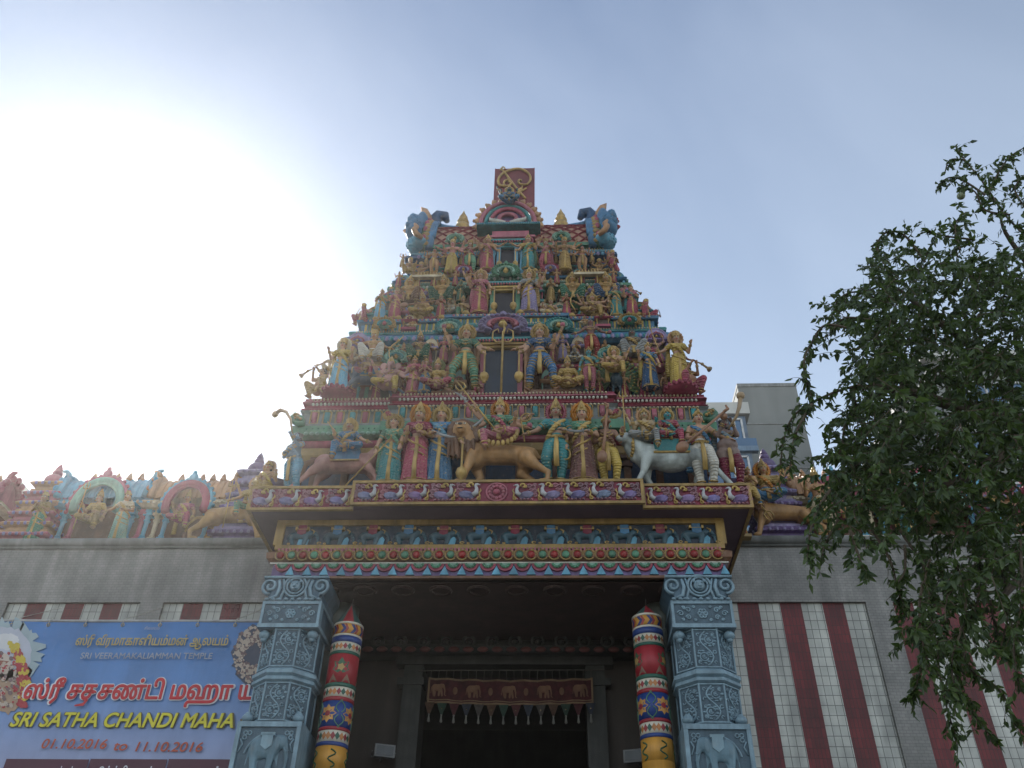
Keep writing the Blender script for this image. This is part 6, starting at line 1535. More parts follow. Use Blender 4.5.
for px, lb in ((337, 'round red lotus pedestal under the woman in yellow and blue'), (681, 'round red lotus pedestal under the woman in the bright yellow sari')):
    o = empty('lotus_pedestal', (XA(px, 12.55, Z1), 12.55, Z1)); tag(o, lb, 'pedestal', 'red lotus pedestals')
    MB().lathe([(.28, 0), (.31, .03), (.26, .07), (.24, .1)], 24).build('base', None, o, C['rose'], True)
    m = MB()
    for i in range(18): t = i*2*pi/18; m.ell((.29*cos(t), .29*sin(t), .05), (.04, .04, .05), 8, 5)
    m.build('petal_ring', None, o, C['maroon'], True)
beast('horse', XA(366, 12.62, Z1), 12.62, Z1, .7, -1, 'small dark blue-grey horse at the left of the first tier', (.09, .12, .17))
S(366, 12.55, Z1+.5, .8, 'royal', ['B', 'F'], 'small brown rider on the dark horse left of the elephant-headed god', (.32, .2, .14), 'maroon', None, 'ochre', None, 'tan', 2)
S(388, 12.5, Z1+.12, 1.15, 'royal', ['B', 'O', 'U', 'S'], 'elephant-headed seated god with pink face and yellow dhoti', (.46, .27, .24), 'yellow', None, None, 0, 'green', 0, hair=None, head='elephant', bulk=1.35)
S(412, 12.55, Z1, .85, 'stand', ['F', 'B'], 'small standing attendant in pink beside the seated elephant-headed god', 'skin', 'pink', 'rose', None, None, 'tan', 2)
S(424, 12.5, Z1, .75, 'stand', ['X', 'X'], 'tiny praying attendant in blue left of the gold seated goddess', 'skin', 'blue', 'maroon', None, None, 'tan', 2)
S(436, 12.5, Z1+.1, 1.1, 'cross', ['B', 'D', 'O', 'B'], 'seated goddess in maroon and gold with crossed legs, left of the left door guardian', (.42, .24, .18), 'rose', 'gold', None, 1, (.2, .2, .08), 0, props=[(0, 'lotus', 0)])
S(464, 12.55, Z1+.085, 1.42, 'stride', ['B', 'G', 'U', 'O'], 'left door guardian in green striped leggings leaning on a mace', 'skin', (.12, .3, .2), 'dgreen', None, 1, 'ochre', 0, props=[(1, 'mace', 0), (2, 'lotus', 0)], female=False)
S(540, 12.55, Z1+.085, 1.42, 'stride', ['B', 'G', 'U', 'O'], 'right door guardian in blue striped leggings leaning on a mace', 'skin', (.08, .2, .4), 'dblue', None, 1, 'ochre', 0, mirror=True, props=[(1, 'mace', 0), (2, 'lotus', 0)], female=False)
S(568, 12.5, Z1+.1, 1.12, 'cross', ['D', 'D'], 'gold-clad seated figure with spread knees right of the right door guardian', (.42, .26, .13), 'gold', 'gold', None, None, 'rose', 0)
S(590, 12.5, Z1, .95, 'stand', ['D', 'B'], 'small turquoise and pink standing attendant left of the peacock', (.1, .3, .32), 'pink', None, 'gold', None, 'tan', 2, skirt=False)
beast('peacock', XA(617, 12.66, Z1), 12.66, Z1-.02, .85, 1, 'dark peacock with a wide green tail fan on the first tier', (.02, .05, .07))
S(615, 12.45, Z1+.42, .95, 'royal', ['B', 'F', 'O', 'B', 'S', 'U'], 'many-armed god in gold sitting on the green peacock', 'skin', 'gold', None, 'gold', 1, 'gold', 1)
S(651, 12.5, Z1+.03, 1.0, 'stand', ['B', 'D'], 'woman in a dark blue sari with yellow sash right of the peacock', 'skin', 'dblue', 'blue', 'yellow', None, 'tan', 2)
S(478, 12.6, Z1, .5, 'kneel', ['X', 'X'], 'tiny kneeling worshipper by the left jamb of the lowest tower door', (.4, .24, .18), 'rose', None, None, None, 'tan', 2)
# trident standing in the doorway
o = empty('tall_trident', (XA(501, 12.5, Z1), 12.5, Z1)); tag(o, 'tall golden trident standing upright in front of the lowest tower door', 'trident')
hh = at(501, 322, 12.5).z-Z1; MB().tube([(0, 0, 0), (0, 0, hh*.86)], .022, 8).build('shaft', GOLD, o, None, True)
m = MB()
for s in (-1, 1): m.tube([(0, 0, hh*.72), (s*.12, 0, hh*.7), (s*.2, 0, hh*.76), (s*.19, 0, hh*.86), (s*.1, 0, hh*.9), (s*.08, 0, hh*.84)], [.014, .018, .018, .016, .012, .008], 7)
m.tube([(0, 0, hh*.8), (.03, 0, hh*.9), (0, 0, hh)], [.02, .026, .002], 7); m.build('prongs', GOLD, o, None, True)

# ---- upper row of tier A, on the pink shelf (12.30)
Z2 = 12.30; Y2 = 12.78
S(371, Y2, Z2, 1.15, 'squat', ['S', 'O'], 'tan archer with golden crown squatting on the pink shelf holding a bow, left side', (.45, .27, .15), 'white', None, None, None, crown=1, props=[(1, 'bow', 20)])
S(418, Y2, Z2, 1.05, 'squat', ['O', 'O'], 'dark brown figure with outstretched arms on the pink shelf, left of the left guardian', (.2, .12, .09), 'dgreen', None, 'ochre', None, crown=0)
S(592, Y2, Z2, 1.0, 'sway', ['O', 'O'], 'dark figure in red shorts with white bead necklace on the shelf above the peacock', (.2, .1, .09), 'red', None, None, None, crown=None, props=[(1, 'lotus', 0)])
S(634, Y2, Z2, 1.15, 'squat', ['K', 'O'], 'dark squatting figure in grey leggings holding a slanting staff on the right shelf', (.12, .1, .08), 'grey', None, 'ochre', None, crown=None, props=[(1, 'spear', -30)])
S(350, Y2, Z2-.0, .7, 'cross', ['O', 'O'], 'small cream seated figure at the left end of the pink shelf', (.46, .36, .26), 'cream', None, None, 0, 'cream', 1)
S(657, Y2+.1, Z2, .85, 'kneel', ['R', 'R'], 'small pink figure raising both arms at the right end of the pink shelf', (.4, .22, .2), 'rose', None, None, None, crown=None, hair=2)
S(396, Y2+.05, Z2, .6, 'stand', ['X', 'X'], 'tiny green attendant between the archer and the dark figure on the left shelf', (.12, .25, .2), 'teal', None, None, None, crown=2, skirt=True)
S(443, Y2, Z2, .62, 'stand', ['B', 'D'], 'tiny pink attendant on the shelf behind the left guardian', 'skin', 'pink', 'rose', None, None, crown=2)
S(563, Y2, Z2, .62, 'stand', ['B', 'D'], 'tiny lilac attendant on the shelf behind the right guardian', 'skin', 'lilac', 'purple', None, None, crown=2)
S(575, Y2, Z2, .6, 'cross', ['X', 'X'], 'tiny grey-white seated figure on the right shelf under the round green drum', 'grey', 'white', None, None, None, crown=2)
S(681, 12.85, Z2-.3, .8, 'kneel', ['O', 'O'], 'small brown figure crouching behind the halo of the yellow sari woman', (.38, .2, .16), 'rose', None, None, None, crown=1)
S(328, 12.85, Z2-.3, .8, 'kneel', ['O', 'O'], 'small cream figure crouching behind the halo of the yellow and blue woman', (.5, .38, .28), 'cream', None, None, None, crown=1)

# ================================================================ tier B : floor 13.655
Z3 = 13.655; Y3 = 13.06
S(362, Y3, Z3-.08, .8, 'squat', ['F', 'O'], 'pink figure squatting at the left edge of the second tier pointing outwards', (.45, .2, .2), 'rose', None, None, None, crown=1, props=[(0, 'stick', 90)], rz=-30)
S(379, Y3, Z3, .82, 'stand', ['X', 'X'], 'praying woman in a blue pleated skirt near the left edge of the second tier', 'skin', 'sky', 'green', 'yellow', None, 'tan', 2)
S(394, Y3, Z3, .85, 'stand', ['B', 'B'], 'woman in a pink skirt standing right of the praying blue one on the second tier', 'skin', 'rose', 'pink', 'tan', None, 'tan', 2)
S(421, Y3-.02, Z3+.1, 1.0, 'cross', ['F', 'F'], 'golden cross-legged musician with a lute on the left of the second tier', (.42, .26, .12), 'gold', None, 'gold', None, crown=0, props=[(0, 'veena', 30)])
S(440, Y3, Z3+.05, .62, 'stand', ['X', 'X'], 'tiny red attendant above the teal medallion left of the second tier door', 'skin', 'rose', 'red', None, None, crown=2)
S(462, Y3, Z3, .8, 'kneel', ['B', 'F'], 'kneeling green and gold attendant left of the pink guardian', (.38, .25, .16), 'green', None, 'gold', None, crown=0)
S(479, Y3, Z3+.09, 1.18, 'stand', ['U', 'D', 'B', 'G'], 'pink-robed guardian left of the second tier door leaning on a mace', 'skin', 'rose', 'pink', 'pink', 1, 'tan', 0, props=[(3, 'mace', 0)])
S(529, Y3, Z3+.09, 1.18, 'stand', ['U', 'D', 'B', 'G'], 'grey-lilac robed guardian right of the second tier door leaning on a mace', 'skin', 'lilac', 'grey', 'ochre', 1, 'ochre', 0, mirror=True, props=[(3, 'mace', 0)])
S(551, Y3, Z3+.05, .85, 'cross', ['B', 'D'], 'cream and pink seated figure right of the grey-lilac guardian', (.46, .3, .22), 'cream', None, 'gold', None, crown=0)
S(567, Y3, Z3+.05, .62, 'stand', ['X', 'X'], 'tiny red attendant above the teal medallion right of the second tier door', 'skin', 'rose', 'red', None, None, crown=2)
S(593, Y3-.02, Z3+.05, 1.0, 'royal', ['B', 'F', 'S', 'O', 'U', 'W'], 'gold many-armed seated figure under curved golden bows on the right of the second tier', (.4, .24, .16), 'ochre', None, 'gold', 0, 'gold', 0, props=[(2, 'bow', 0), (3, 'bow', 180)])
S(617, Y3, Z3, .85, 'stand', ['D', 'B'], 'woman in a green pleated skirt with raised hand on the right of the second tier', 'skin', 'teal', 'green', 'gold', None, crown=2)
S(633, Y3, Z3, .82, 'stand', ['B', 'F'], 'woman in a pink skirt near the right edge of the second tier', 'skin', 'rose', 'pink', 'teal', None, crown=2)
S(647, Y3, Z3-.08, .8, 'squat', ['B', 'O'], 'pink squatting figure with a raised weapon at the right edge of the second tier', (.42, .19, .18), 'rose', None, None, None, crown=1, props=[(1, 'sword', 0)], rz=30)
S(448, Y3+.1, Z3+.3, .6, 'cross', ['O', 'O'], 'tiny cream seated figure behind the green and gold attendant', (.46, .38, .3), 'white', None, None, None, crown=2)
S(604, Y3+.1, Z3, .6, 'stand', ['D', 'D'], 'tiny dark red attendant between the golden bows and the green skirt', (.4, .22, .16), 'maroon', None, None, None, crown=2, skirt=True)
# ---- half-height atlantes over tier B, on the green shelf (14.34)
Z4 = 14.34; Y4 = 13.24
for px, lb, c in ((408, 'outer golden atlas figure with hands on hips on the left green shelf', 'brown'), (441, 'inner golden atlas figure with hands on hips on the left green shelf', 'dgreen'), (573, 'inner golden atlas figure with hands on hips on the right green shelf', 'dgreen'), (607, 'outer golden atlas figure with hands on hips on the right green shelf', 'dblue')):
    S(px, Y4, Z4-.12, 1.22, 'squat', ['K', 'K'], lb, (.42, .25, .1), c, None, None, 0, 'gold', 0, bulk=1.15)
for px, lb in ((425, 'small lilac seated figure in the golden frame between the left atlas figures'), (590, 'small lilac seated figure in the golden frame between the right atlas figures')):
    S(px, Y4+.05, Z4, .72, 'cross', ['X', 'X'], lb, 'lilac', 'lilac', 'lilac', None, None, crown=0)
    o = empty('gilt_canopy', (XA(px, Y4, Z4), Y4, Z4)); tag(o, 'golden frame of two thin posts and a spiked lintel over the %s lilac figure' % ('left' if px < 500 else 'right'), 'canopy', 'golden canopies on the green shelf')
    m = MB()
    for s in (-1, 1): m.tube([(s*.17, -.1, 0), (s*.17, -.1, .66)], .014, 6)
    m.build('post', GOLD, o, None, True); MB().box(-.32, .32, -.14, -.04, .66, .72).build('lintel', None, o, C['cream'])
    m = MB()
    for i in range(7): m.lathe([(.022, 0), (.028, .04), (.001, .13)], 8, (-.2+i*.066, -.09, .72))
    m.build('spike', GOLD, o, None, True)
S(390, Y4+.05, Z4-.05, .7, 'kneel', ['O', 'B'], 'small blue-grey figure leaning out at the left end of the green shelf', 'bluegrey', 'blue', None, None, None, crown=1, rz=-30)
S(625, Y4+.05, Z4-.05, .7, 'kneel', ['O', 'B'], 'small brown figure leaning out with a trumpet at the right end of the green shelf', (.3, .18, .14), 'dblue', None, None, None, crown=None, hair=2, rz=30, props=[(1, 'trumpet', 0)])
S(460, Y4+.02, Z4, .62, 'stand', ['X', 'X'], 'tiny green figure on the green shelf left of the pink guardian crown', (.14, .26, .2), 'dgreen', None, None, None, crown=2, skirt=True)
S(551, Y4+.02, Z4, .62, 'stand', ['X', 'X'], 'tiny golden figure on the green shelf right of the grey guardian crown', (.4, .25, .12), 'ochre', None, None, None, crown=2, skirt=True)

# ================================================================ tier C : floor 15.31
Z5 = 15.31; Y5 = 13.36
S(409, Y5, Z5, .72, 'squat', ['B', 'F'], 'tan figure at the left end of the third tier under the blue gable', (.42, .25, .16), 'ochre', None, None, None, crown=1)
S(420, Y5+.12, Z5, .8, 'cross', ['R', 'R'], 'tan figure with raised arms left of the crescent horn', (.4, .24, .15), 'ochre', None, None, None, crown=1)
S(433, Y5, Z5, .75, 'sway', ['B', 'O'], 'tan dancer beside the crescent horn on the left of the third tier', (.42, .24, .16), 'tan', None, None, None, crown=None, props=[(1, 'bow', 90)])
S(451, Y5, Z5, .95, 'stand', ['B', 'O', 'S', 'U', 'K', 'S'], 'pink six-armed dancer in a yellow skirt on the third tier left of the door', (.45, .22, .2), 'yellow', None, None, None, crown=1, skirt=True)
S(469, Y5, Z5, .92, 'sway', ['R', 'R'], 'figure in pale red holding up the cornice left of the pink guardian', (.42, .27, .2), 'green', None, 'rose', None, crown=1)
S(487, Y5, Z5+.02, 1.02, 'stand', ['U', 'G', 'B', 'S'], 'pink-skirted guardian left of the topmost tower door', 'skin', 'rose', 'tan', 'pink', 0, 'tan', 0, props=[(1, 'mace', 0)])
S(528, Y5, Z5+.02, 1.02, 'stand', ['U', 'G', 'B', 'S'], 'green-skirted guardian right of the topmost tower door', 'skin', 'teal', 'gold', 'green', 0, 'rose', 0, mirror=True, props=[(1, 'mace', 0)])
S(546, Y5, Z5, .92, 'sway', ['R', 'R'], 'figure in pink holding up the cornice right of the green guardian', (.42, .25, .2), 'rose', None, 'pink', None, crown=1, mirror=True)
S(565, Y5, Z5, .95, 'stand', ['B', 'O', 'S', 'U', 'K', 'S'], 'golden many-armed dancer on the third tier right of the door', (.4, .24, .14), 'ochre', None, None, None, crown=1, skirt=True)
S(583, Y5, Z5, .75, 'sway', ['B', 'O'], 'tan dancer with a crescent horn on the right of the third tier', (.42, .22, .16), 'tan', None, None, None, crown=None, mirror=True, props=[(1, 'bow', 90)])
S(600, Y5+.12, Z5, .8, 'cross', ['R', 'R'], 'brown figure with raised arms under the right blue gable', (.34, .2, .1), 'ochre', None, None, None, crown=1)
S(613, Y5, Z5, .78, 'kneel', ['B', 'F'], 'pink and gold figure at the right end of the third tier', (.42, .2, .18), 'rose', None, None, None, crown=1, rz=20)
# seated goddess over the roof arch
S(509, 13.3, 17.58, .95, 'cross', ['B', 'D', 'U', 'B'], 'dark blue seated goddess crowning the arch at the top of the tower roof', (.03, .08, .1), 'blue', 'blue', None, 0, 'gold', 0)

# small repeated figures filling the back rows
def back_row(pxs, Y, z, h, base, arms, label, group, **kw):
    first = None
    for px in pxs:
        if first is None: first = S(px, Y, z, h, base, arms, label, group=group, **kw); continue
        r = first.copy(); COL.objects.link(r); r.location = (XA(px, Y, z), Y, z)
        for ch in list(first.children): c = ch.copy(); COL.objects.link(c); c.parent = r
back_row((402, 428, 455, 553, 577, 606, 628), 12.86, Z2+.02, .52, 'stand', ['X', 'X'], 'tiny pink praying figure in the back row above the first tier', 'tiny pink figures above the first tier', skin='tan', low='pink', crown=2, skirt=True)
back_row((388, 412, 449, 561, 585, 622), 12.95, Z3-.28, .42, 'cross', ['O', 'O'], 'tiny cream seated figure along the blue rail of the second tier', 'tiny seated figures along the blue rail', skin='tan', low='cream', crown=2)
back_row((398, 417, 433, 455, 470, 540, 557, 582, 598, 614), 13.3, Z4+.55, .42, 'stand', ['B', 'B'], 'tiny tan figure in the row under the third tier ledge', 'tiny tan figures under the third tier', skin='tan', low='rose', crown=2, skirt=True)
back_row((402, 426, 443, 461, 479, 537, 556, 574, 592, 609), 13.5, Z5+.42, .36, 'stand', ['R', 'R'], 'tiny figure with raised arms under the topmost cornice of the tower', 'tiny figures under the topmost cornice', skin='tan', low='ochre', crown=2, skirt=True)
back_row((330, 350, 375, 400, 600, 625, 645, 668), 12.75, Z1, .6, 'stand', ['D', 'B'], 'tiny brown attendant in the shade at the back of the first tier', 'tiny brown attendants at the back of the first tier', skin='tan', low='maroon', crown=2, skirt=True)
# ================================================================ shrines and figures on the side walls
ZP = ZT+.14; SY = 14.72
def wall_shrine(X, w, roofc, c1, c2, archc, label, hs=1.0, ends='sky'):
    o = empty('parapet_shrine', (X, SY, ZP)); tag(o, label, 'shrine', 'painted shrines on the side walls')
    hw = w/2; hc = .74*hs; rh = .56*hs
    m = MB(); m.box(-hw, hw, -.1, .7, 0, .09); m.box(-hw*.97, hw*.97, -.06, .66, .09, .13); m.build('plinth', None, o, C[c1])
    m = MB(); m.box(-hw*.92, hw*.92, .3, .62, .13, hc+.34); m.build('back_wall', None, o, C['brown'])
    for s in (-1, 1):
        for fx, cc in ((.47, c2), (.68, c1), (.9, c2)):
            m = MB(); r = .05
            m.box(-.065, .065, -.065, .065, .0, .12); m.lathe([(.045, .12), (.06, .16), (.04, .2), (.045, hc*.62), (.07, hc*.68), (.045, hc*.73), (.06, hc*.78), (.05, hc*.82)], 10); m.box(-.085, .085, -.08, .08, hc*.82, hc*.88); m.box(-.06, .06, -.06, .06, hc*.88, hc-.13+.13)
            q = m.build('column', None, o, C[cc]); q.location = (s*hw*fx, .1, .13)
    m = MB()
    for s in (-1, 1):
        x0_, x1_ = sorted((s*hw*.56, s*hw*1.02)); z = hc+.13
        sweep(m, [(x0_, .62), (x0_, -.02), (x1_, -.02), (x1_, .62)], [(-.1, z), (.03, z), (.1, z+.05), (.07, z+.1), (.03, z+.11), (.05, z+.15), (-.3, z+.15)])
    m.build('entablature', None, o, C[c1])
    m = MB()
    for s in (-1, 1):
        for k in range(5): m.ell((s*hw*(.42+.13*k), -.12, hc+.2), (.03, .03, .035), 8, 5)
    m.build('cornice_bead', None, o, C['cream'], True)
    # horseshoe arch over the niche
    R_ = hw*.46; zc = hc+.16
    m = MB(); m.ring((0, -.1, zc), R_, .085, -.12*pi, 1.12*pi, 24, 8, 0, 1.15); m.ring((0, -.14, zc), R_*.86, .03, -.1*pi, 1.1*pi, 24, 8, 0, 1.1); m.build('arch', None, o, C[archc], True)
    m = MB(); m.ring((0, -.1, zc), R_*1.22, .04, -.08*pi, 1.08*pi, 24, 8, 0, 1.1)
    for i in range(17): t = -.08*pi+1.16*pi*i/16; m.ell((R_*1.32*cos(t), -.08, zc+R_*1.45*sin(t)), (.045, .04, .045), 8, 5)
    m.ell((0, -.1, zc+R_*1.5), (.1, .06, .1), 10, 8); m.ell((0, -.1, zc+R_*1.5+.11), (.05, .04, .06), 8, 6)
    m.build('arch_scroll', None, o, C[c2], True)
    # vaulted roof running along the wall
    m = MB(); n = 12; z = hc+.34; vs = []
    for x in (-hw*.86, hw*.86):
        for i in range(n+1): t = pi*i/n; vs.append((x, .3-.34*cos(t), z+rh*sin(t)))
    k = n+1; m.add(vs, [(i, i+1, i+1+k, i+k) for i in range(n)]+[tuple(range(k)), tuple(reversed(range(k, 2*k)))])
    for j in range(13):
        x = -hw*.82+j*hw*1.64/12; m.tube([(x, .3-.345*cos(pi*i/8), z+rh*1.01*sin(pi*i/8)) for i in range(9)], .018, 5)
    m.build('vault', None, o, C[roofc])
    for s in (-1, 1):
        m = MB(); m.tube([(s*hw*.9, .3-.38*cos(pi*i/10), z+rh*1.08*sin(pi*i/10)) for i in range(11)], .07, 8)
        for i in range(7): t = .3+i*.42; m.ell((s*(hw*.9+.07), .3-.4*cos(t), z+rh*1.12*sin(t)), (.06, .07, .08), 8, 6)
        m.tube([(s*hw*.9, .1, z+rh*.9), (s*(hw*.93), .08, z+rh*1.1), (s*(hw*.98), .06, z+rh*1.2), (s*(hw*1.05), .05, z+rh*1.2)], [.07, .06, .045, .03], 8)
        m.build('roof_horn', None, o, C[ends], True)
    for i in range(5):
        q = finial_mb(.24*hs).build('roof_finial', None, o, C['tan'], True); q.location = (-hw*.5+i*hw*.25, .3, z+rh-.01)
    return o
def wall_stack(X, w, n, h, cols, label):
    """stepped little tower on the wall"""
    o = empty('stepped_turret', (X, SY+.15, ZP)); tag(o, label, 'turret')
    for i in range(n):
        k = 1-.55*i/n; z = h*i/n; dz = h/n
        m = MB(); q = [(-w/2*k, .35*k+.1), (-w/2*k, -.35*k), (w/2*k, -.35*k), (w/2*k, .35*k+.1)]
        sweep(m, q, [(-.1, z), (.02, z), (.02, z+dz*.2), (-.04, z+dz*.25), (-.04, z+dz*.55), (.05, z+dz*.62), (.07, z+dz*.75), (.02, z+dz*.95), (-.1, z+dz), (-w, z+dz)])
        m.build('tier', None, o, C[cols[i % len(cols)]])
        m = MB()
        for (x, y, a) in stations(q, .06, .13): m.ell((x, y, z+dz*.7), (.035, .03, .04), 8, 5)
        m.build('tier_bead', None, o, C['lilac'], True)
    m = MB(); m.ell((0, 0, h+.08), (.2, .2, .16), 14, 10); m.merge(finial_mb(.35), Matrix.Translation((0, 0, h+.18))); m.build('cap', None, o, C[cols[0]], True)
    return o
def xs(px): return XA(px, SY, ZP)
aX, bX = xs(84), xs(176); 
for s in (-1, 1):
    sd = 'left' if s < 0 else 'right'; far = 'far ' 
    wall_shrine(s*abs(aX), 2.0, 'sky', 'sky', 'pink' if s < 0 else 'rose', 'mint', 'wall shrine with a light blue vaulted roof on the %s wall, farther from the tower' % sd, 1.02, 'sky')
    wall_shrine(s*abs(bX), 1.75, 'tan', 'cream', 'sky', 'rose', 'wall shrine with a tan pink vaulted roof on the %s wall, nearer the tower' % sd, 1.0, 'tan')
    wall_stack(s*abs(xs(236)), .95, 6, 1.75, ['purple', 'lilac'], 'stepped purple turret on the %s wall behind the lion rider' % sd)
    wall_stack(s*abs(xs(22)), 1.0, 6, 1.5, ['pink', 'tan'], 'stepped pink turret on the %s wall beyond the blue-roofed shrine' % sd)
    wall_shrine(s*(abs(xs(22))+1.75), 1.8, 'pink', 'cream', 'sky', 'green', 'wall shrine with a pink vaulted roof at the far %s end of the wall' % sd, 1.0, 'rose')
SZ = ZP
S(0, 14.62, SZ, 1.1, 'stand', ['X', 'X'], 'praying woman in green standing at the left end of the left wall', 'tan', 'green', 'ochre', 'gold', None, 'tan', 2, X=xs(32))
S(0, 14.62, SZ, 1.1, 'stand', ['O', 'F'], 'woman in grey-green standing between the two left wall shrines', 'tan', 'mint', 'cream', 'gold', None, 'tan', 2, X=xs(117))
S(0, 14.68, SZ+.5, 1.15, 'royal', ['B', 'D'], 'golden seated god holding a trident inside the blue-roofed left shrine', 'tan', 'ochre', 'gold', None, None, 'tan', 0, X=aX, props=[(0, 'trident', 0)])
S(0, 14.68, SZ+.5, 1.1, 'royal', ['B', 'D'], 'seated goddess in pink inside the tan-roofed left shrine', 'tan', 'rose', 'pink', 'gold', None, 'tan', 0, X=bX)
beast('lion', xs(236), 14.55, SZ, 1.0, 1, 'tawny lion striding on the left wall next to the tower', (.45, .28, .12))
S(0, 14.42, SZ+.62, 1.15, 'ride', ['O', 'B', 'U', 'S'], 'goddess in green and gold riding the lion on the left wall', 'tan', 'green', 'gold', 'gold', 1, 'tan', 0, X=xs(247), props=[(0, 'trident', 0), (1, 'disc', 0)])
S(0, 14.62, SZ, 1.1, 'stand', ['X', 'X'], 'praying woman in blue standing beyond the blue-roofed shrine on the right wall', 'tan', 'sky', 'ochre', 'gold', None, 'tan', 2, X=-xs(32))
S(0, 14.62, SZ, 1.1, 'stand', ['O', 'F'], 'woman in turquoise standing between the two right wall shrines behind the leaves', 'tan', 'teal', 'pink', 'gold', None, 'tan', 2, X=-xs(117))
S(0, 14.68, SZ+.5, 1.15, 'royal', ['B', 'D'], 'golden seated god inside the blue-roofed right shrine behind the leaves', 'tan', 'ochre', 'gold', None, None, 'tan', 0, X=-aX)
S(0, 14.68, SZ+.5, 1.1, 'royal', ['B', 'D'], 'seated goddess in red inside the tan-roofed right shrine behind the leaves', 'tan', 'rose', 'rose', 'gold', None, 'tan', 0, X=-bX)
S(0, 14.5, SZ, 1.35, 'sway', ['B', 'O'], 'pale tan figure on the right wall standing in front of the tan-roofed shrine', 'tan', 'cream', None, None, None, crown=0, X=XA(826, 14.5, ZP))
lx = XA(783, 14.5, ZP)
beast('lion', lx, 14.5, SZ, .92, -1, 'tawny lion striding on the right wall next to the tower', (.38, .22, .10))
S(0, 14.36, SZ+.72, 1.4, 'ride', ['D', 'B', 'U', 'S', 'O', 'W'], 'goddess in blue with an orange flame halo riding the lion on the right wall', 'tan', 'blue', 'gold', 'orange', 0, 'orange', 0, X=XA(768, 14.36, ZP+.7), props=[(0, 'trident', 150), (1, 'disc', 0)])
o = empty('wall_bracket', (XA(741, 14.2, 9.38), 14.25, 9.3)); tag(o, 'small gold bracket with a tiny carved figure where the right coping meets the tower', 'bracket')
m = MB(); m.box(-.18, .18, -.1, .15, 0, .06); m.build('shelf', None, o, C['ochre']); m = MB(); m.ell((0, 0, .16), (.12, .08, .1), 10, 8); m.ell((.04, -.02, .3), (.06, .06, .08), 8, 6); m.build('carving', None, o, C['rose'], True)
m = MB(); m.tube([(.12, 0, .06), (.12, 0, .55)], .015, 6); m.ell((.12, 0, .57), .03, 8, 6); m.build('rod', GOLD, o, None, True)

# ================================================================ buildings behind
def facade_grid(o, x0, x1, y, z0, z1, nx, nz, gl, fr, inset=.15):
    for i in range(nx):
        for j in range(nz):
            a = x0+(x1-x0)*(i+.08)/nx; b_ = x0+(x1-x0)*(i+.92)/nx; c = z0+(z1-z0)*(j+.25)/nz; d = z0+(z1-z0)*(j+.82)/nz
            w_ = empty('window', ((a+b_)/2, y, c)); w_.parent = o; W_ = (b_-a)/2; H_ = d-c
            MB().box(-W_, W_, -.02, .02, 0, H_).build('pane', gl, w_)
            m = MB()
            for xx in (-W_, -W_/3, W_/3, W_): m.box(xx-.05, xx+.05, -.1, .03, 0, H_)
            m.box(-W_, W_, -.1, .03, -.05, .05); m.box(-W_, W_, -.1, .03, H_-.05, H_+.05); m.build('frame', fr, w_)
GLB = mat('blue_glass', (.06, .14, .26), .12, 0, .2, .5, 0); FRW = mat('window_frame', (.55, .56, .57), .5); CONC = mat('grey_render', (.19, .2, .195), .8, 0, .25, .3, .1, 8); CONL = mat('pale_render', (.5, .5, .48), .8, 0, .2, .3, .1, 8)
BYY = 44
p1_ = at(737, 384, BYY); p2_ = at(795, 382, BYY); ht = p1_.z
o = empty('office_block', ((p1_.x+p2_.x)/2, BYY+8, 0)); tag(o, 'tall plain grey concrete block with faint floor joints behind the right side of the tower', 'building')
hx = (p2_.x-p1_.x)/2
MB().box(-hx, hx, -8, 8, 0, ht).build('wall', CONC, o)
m = MB()
for z in [ht-3.2*k for k in range(1, 14)]: m.box(-hx-.02, hx+.02, -8.04, -7.96, z, z+.09)
m.box(-hx-.03, hx+.03, -8.05, 8.05, ht-.25, ht); m.build('floor_joint', mat('joint_grey', (.22, .225, .22), .8), o)
m = MB(); m.box(-hx-1.3, -hx-.1, -2, 6, 0, ht-.6); m.build('stair_core', CONL, o)
m = MB(); m.tube([(-hx+.2, 0, ht), (-hx+.0, 0, ht+2.6)], .07, 6); m.tube([(-hx+1.2, 2, ht), (-hx+1.2, 2, ht+1.2)], .06, 6); m.build('mast', FRW, o)
m = MB(); m.box(hx*.3, hx*.8, 0, 4, ht, ht+.9); m.build('roof_plant', CONL, o)
BY2 = 38
q1 = at(692, 400, BY2); q2 = at(748, 402, BY2); zt2 = q2.z
o = empty('balcony_building', ((q1.x+q2.x)/2-4, BY2+6, 0)); tag(o, 'lower building with a pale roof edge and blue glazed balconies left of the grey block', 'building')
hx2 = q2.x-o.location.x
MB().box(-hx2, hx2-.25, -5.8, 6, 0, zt2-.8).build('wall', mat('blue_grey_panel', (.12, .17, .24), .5), o)
m = MB(); m.box(-hx2, hx2, -6, 6, zt2-.75, zt2); m.build('roof_edge', CONL, o)
k = 0
z = zt2-.75
while z > 4:
    z -= 2.4
    m = MB(); m.box(-hx2, hx2+.1+.12*k, -6, -5.7, z, z+.3); m.build('balcony_slab', CONC if k % 2 else mat('slab_blue', (.15, .23, .33), .5), o)
    m = MB(); m.box(-hx2, hx2+.08+.12*k, -5.97, -5.93, z+.3, z+.8); m.build('balustrade', GLB, o)
    if k < 5: facade_grid(o, hx2-4.6, hx2-.4, -5.83, z+.2, z+2.5, 3, 1, GLB, FRW)
    k += 1
m = MB(); m.box(-2, hx2-1.5, 0, 3, zt2, zt2+1.2)
for i in range(14): m.box(hx2-1.5-i*.5, hx2-1.42-i*.5, -.1, 0, zt2, zt2+1.9)
m.box(hx2-8.5, hx2-1.4, -.1, 0, zt2+1.2, zt2+1.35); m.build('roof_terrace', mat('dull_green_metal', (.13, .15, .14), .6), o)
BY3 = 36
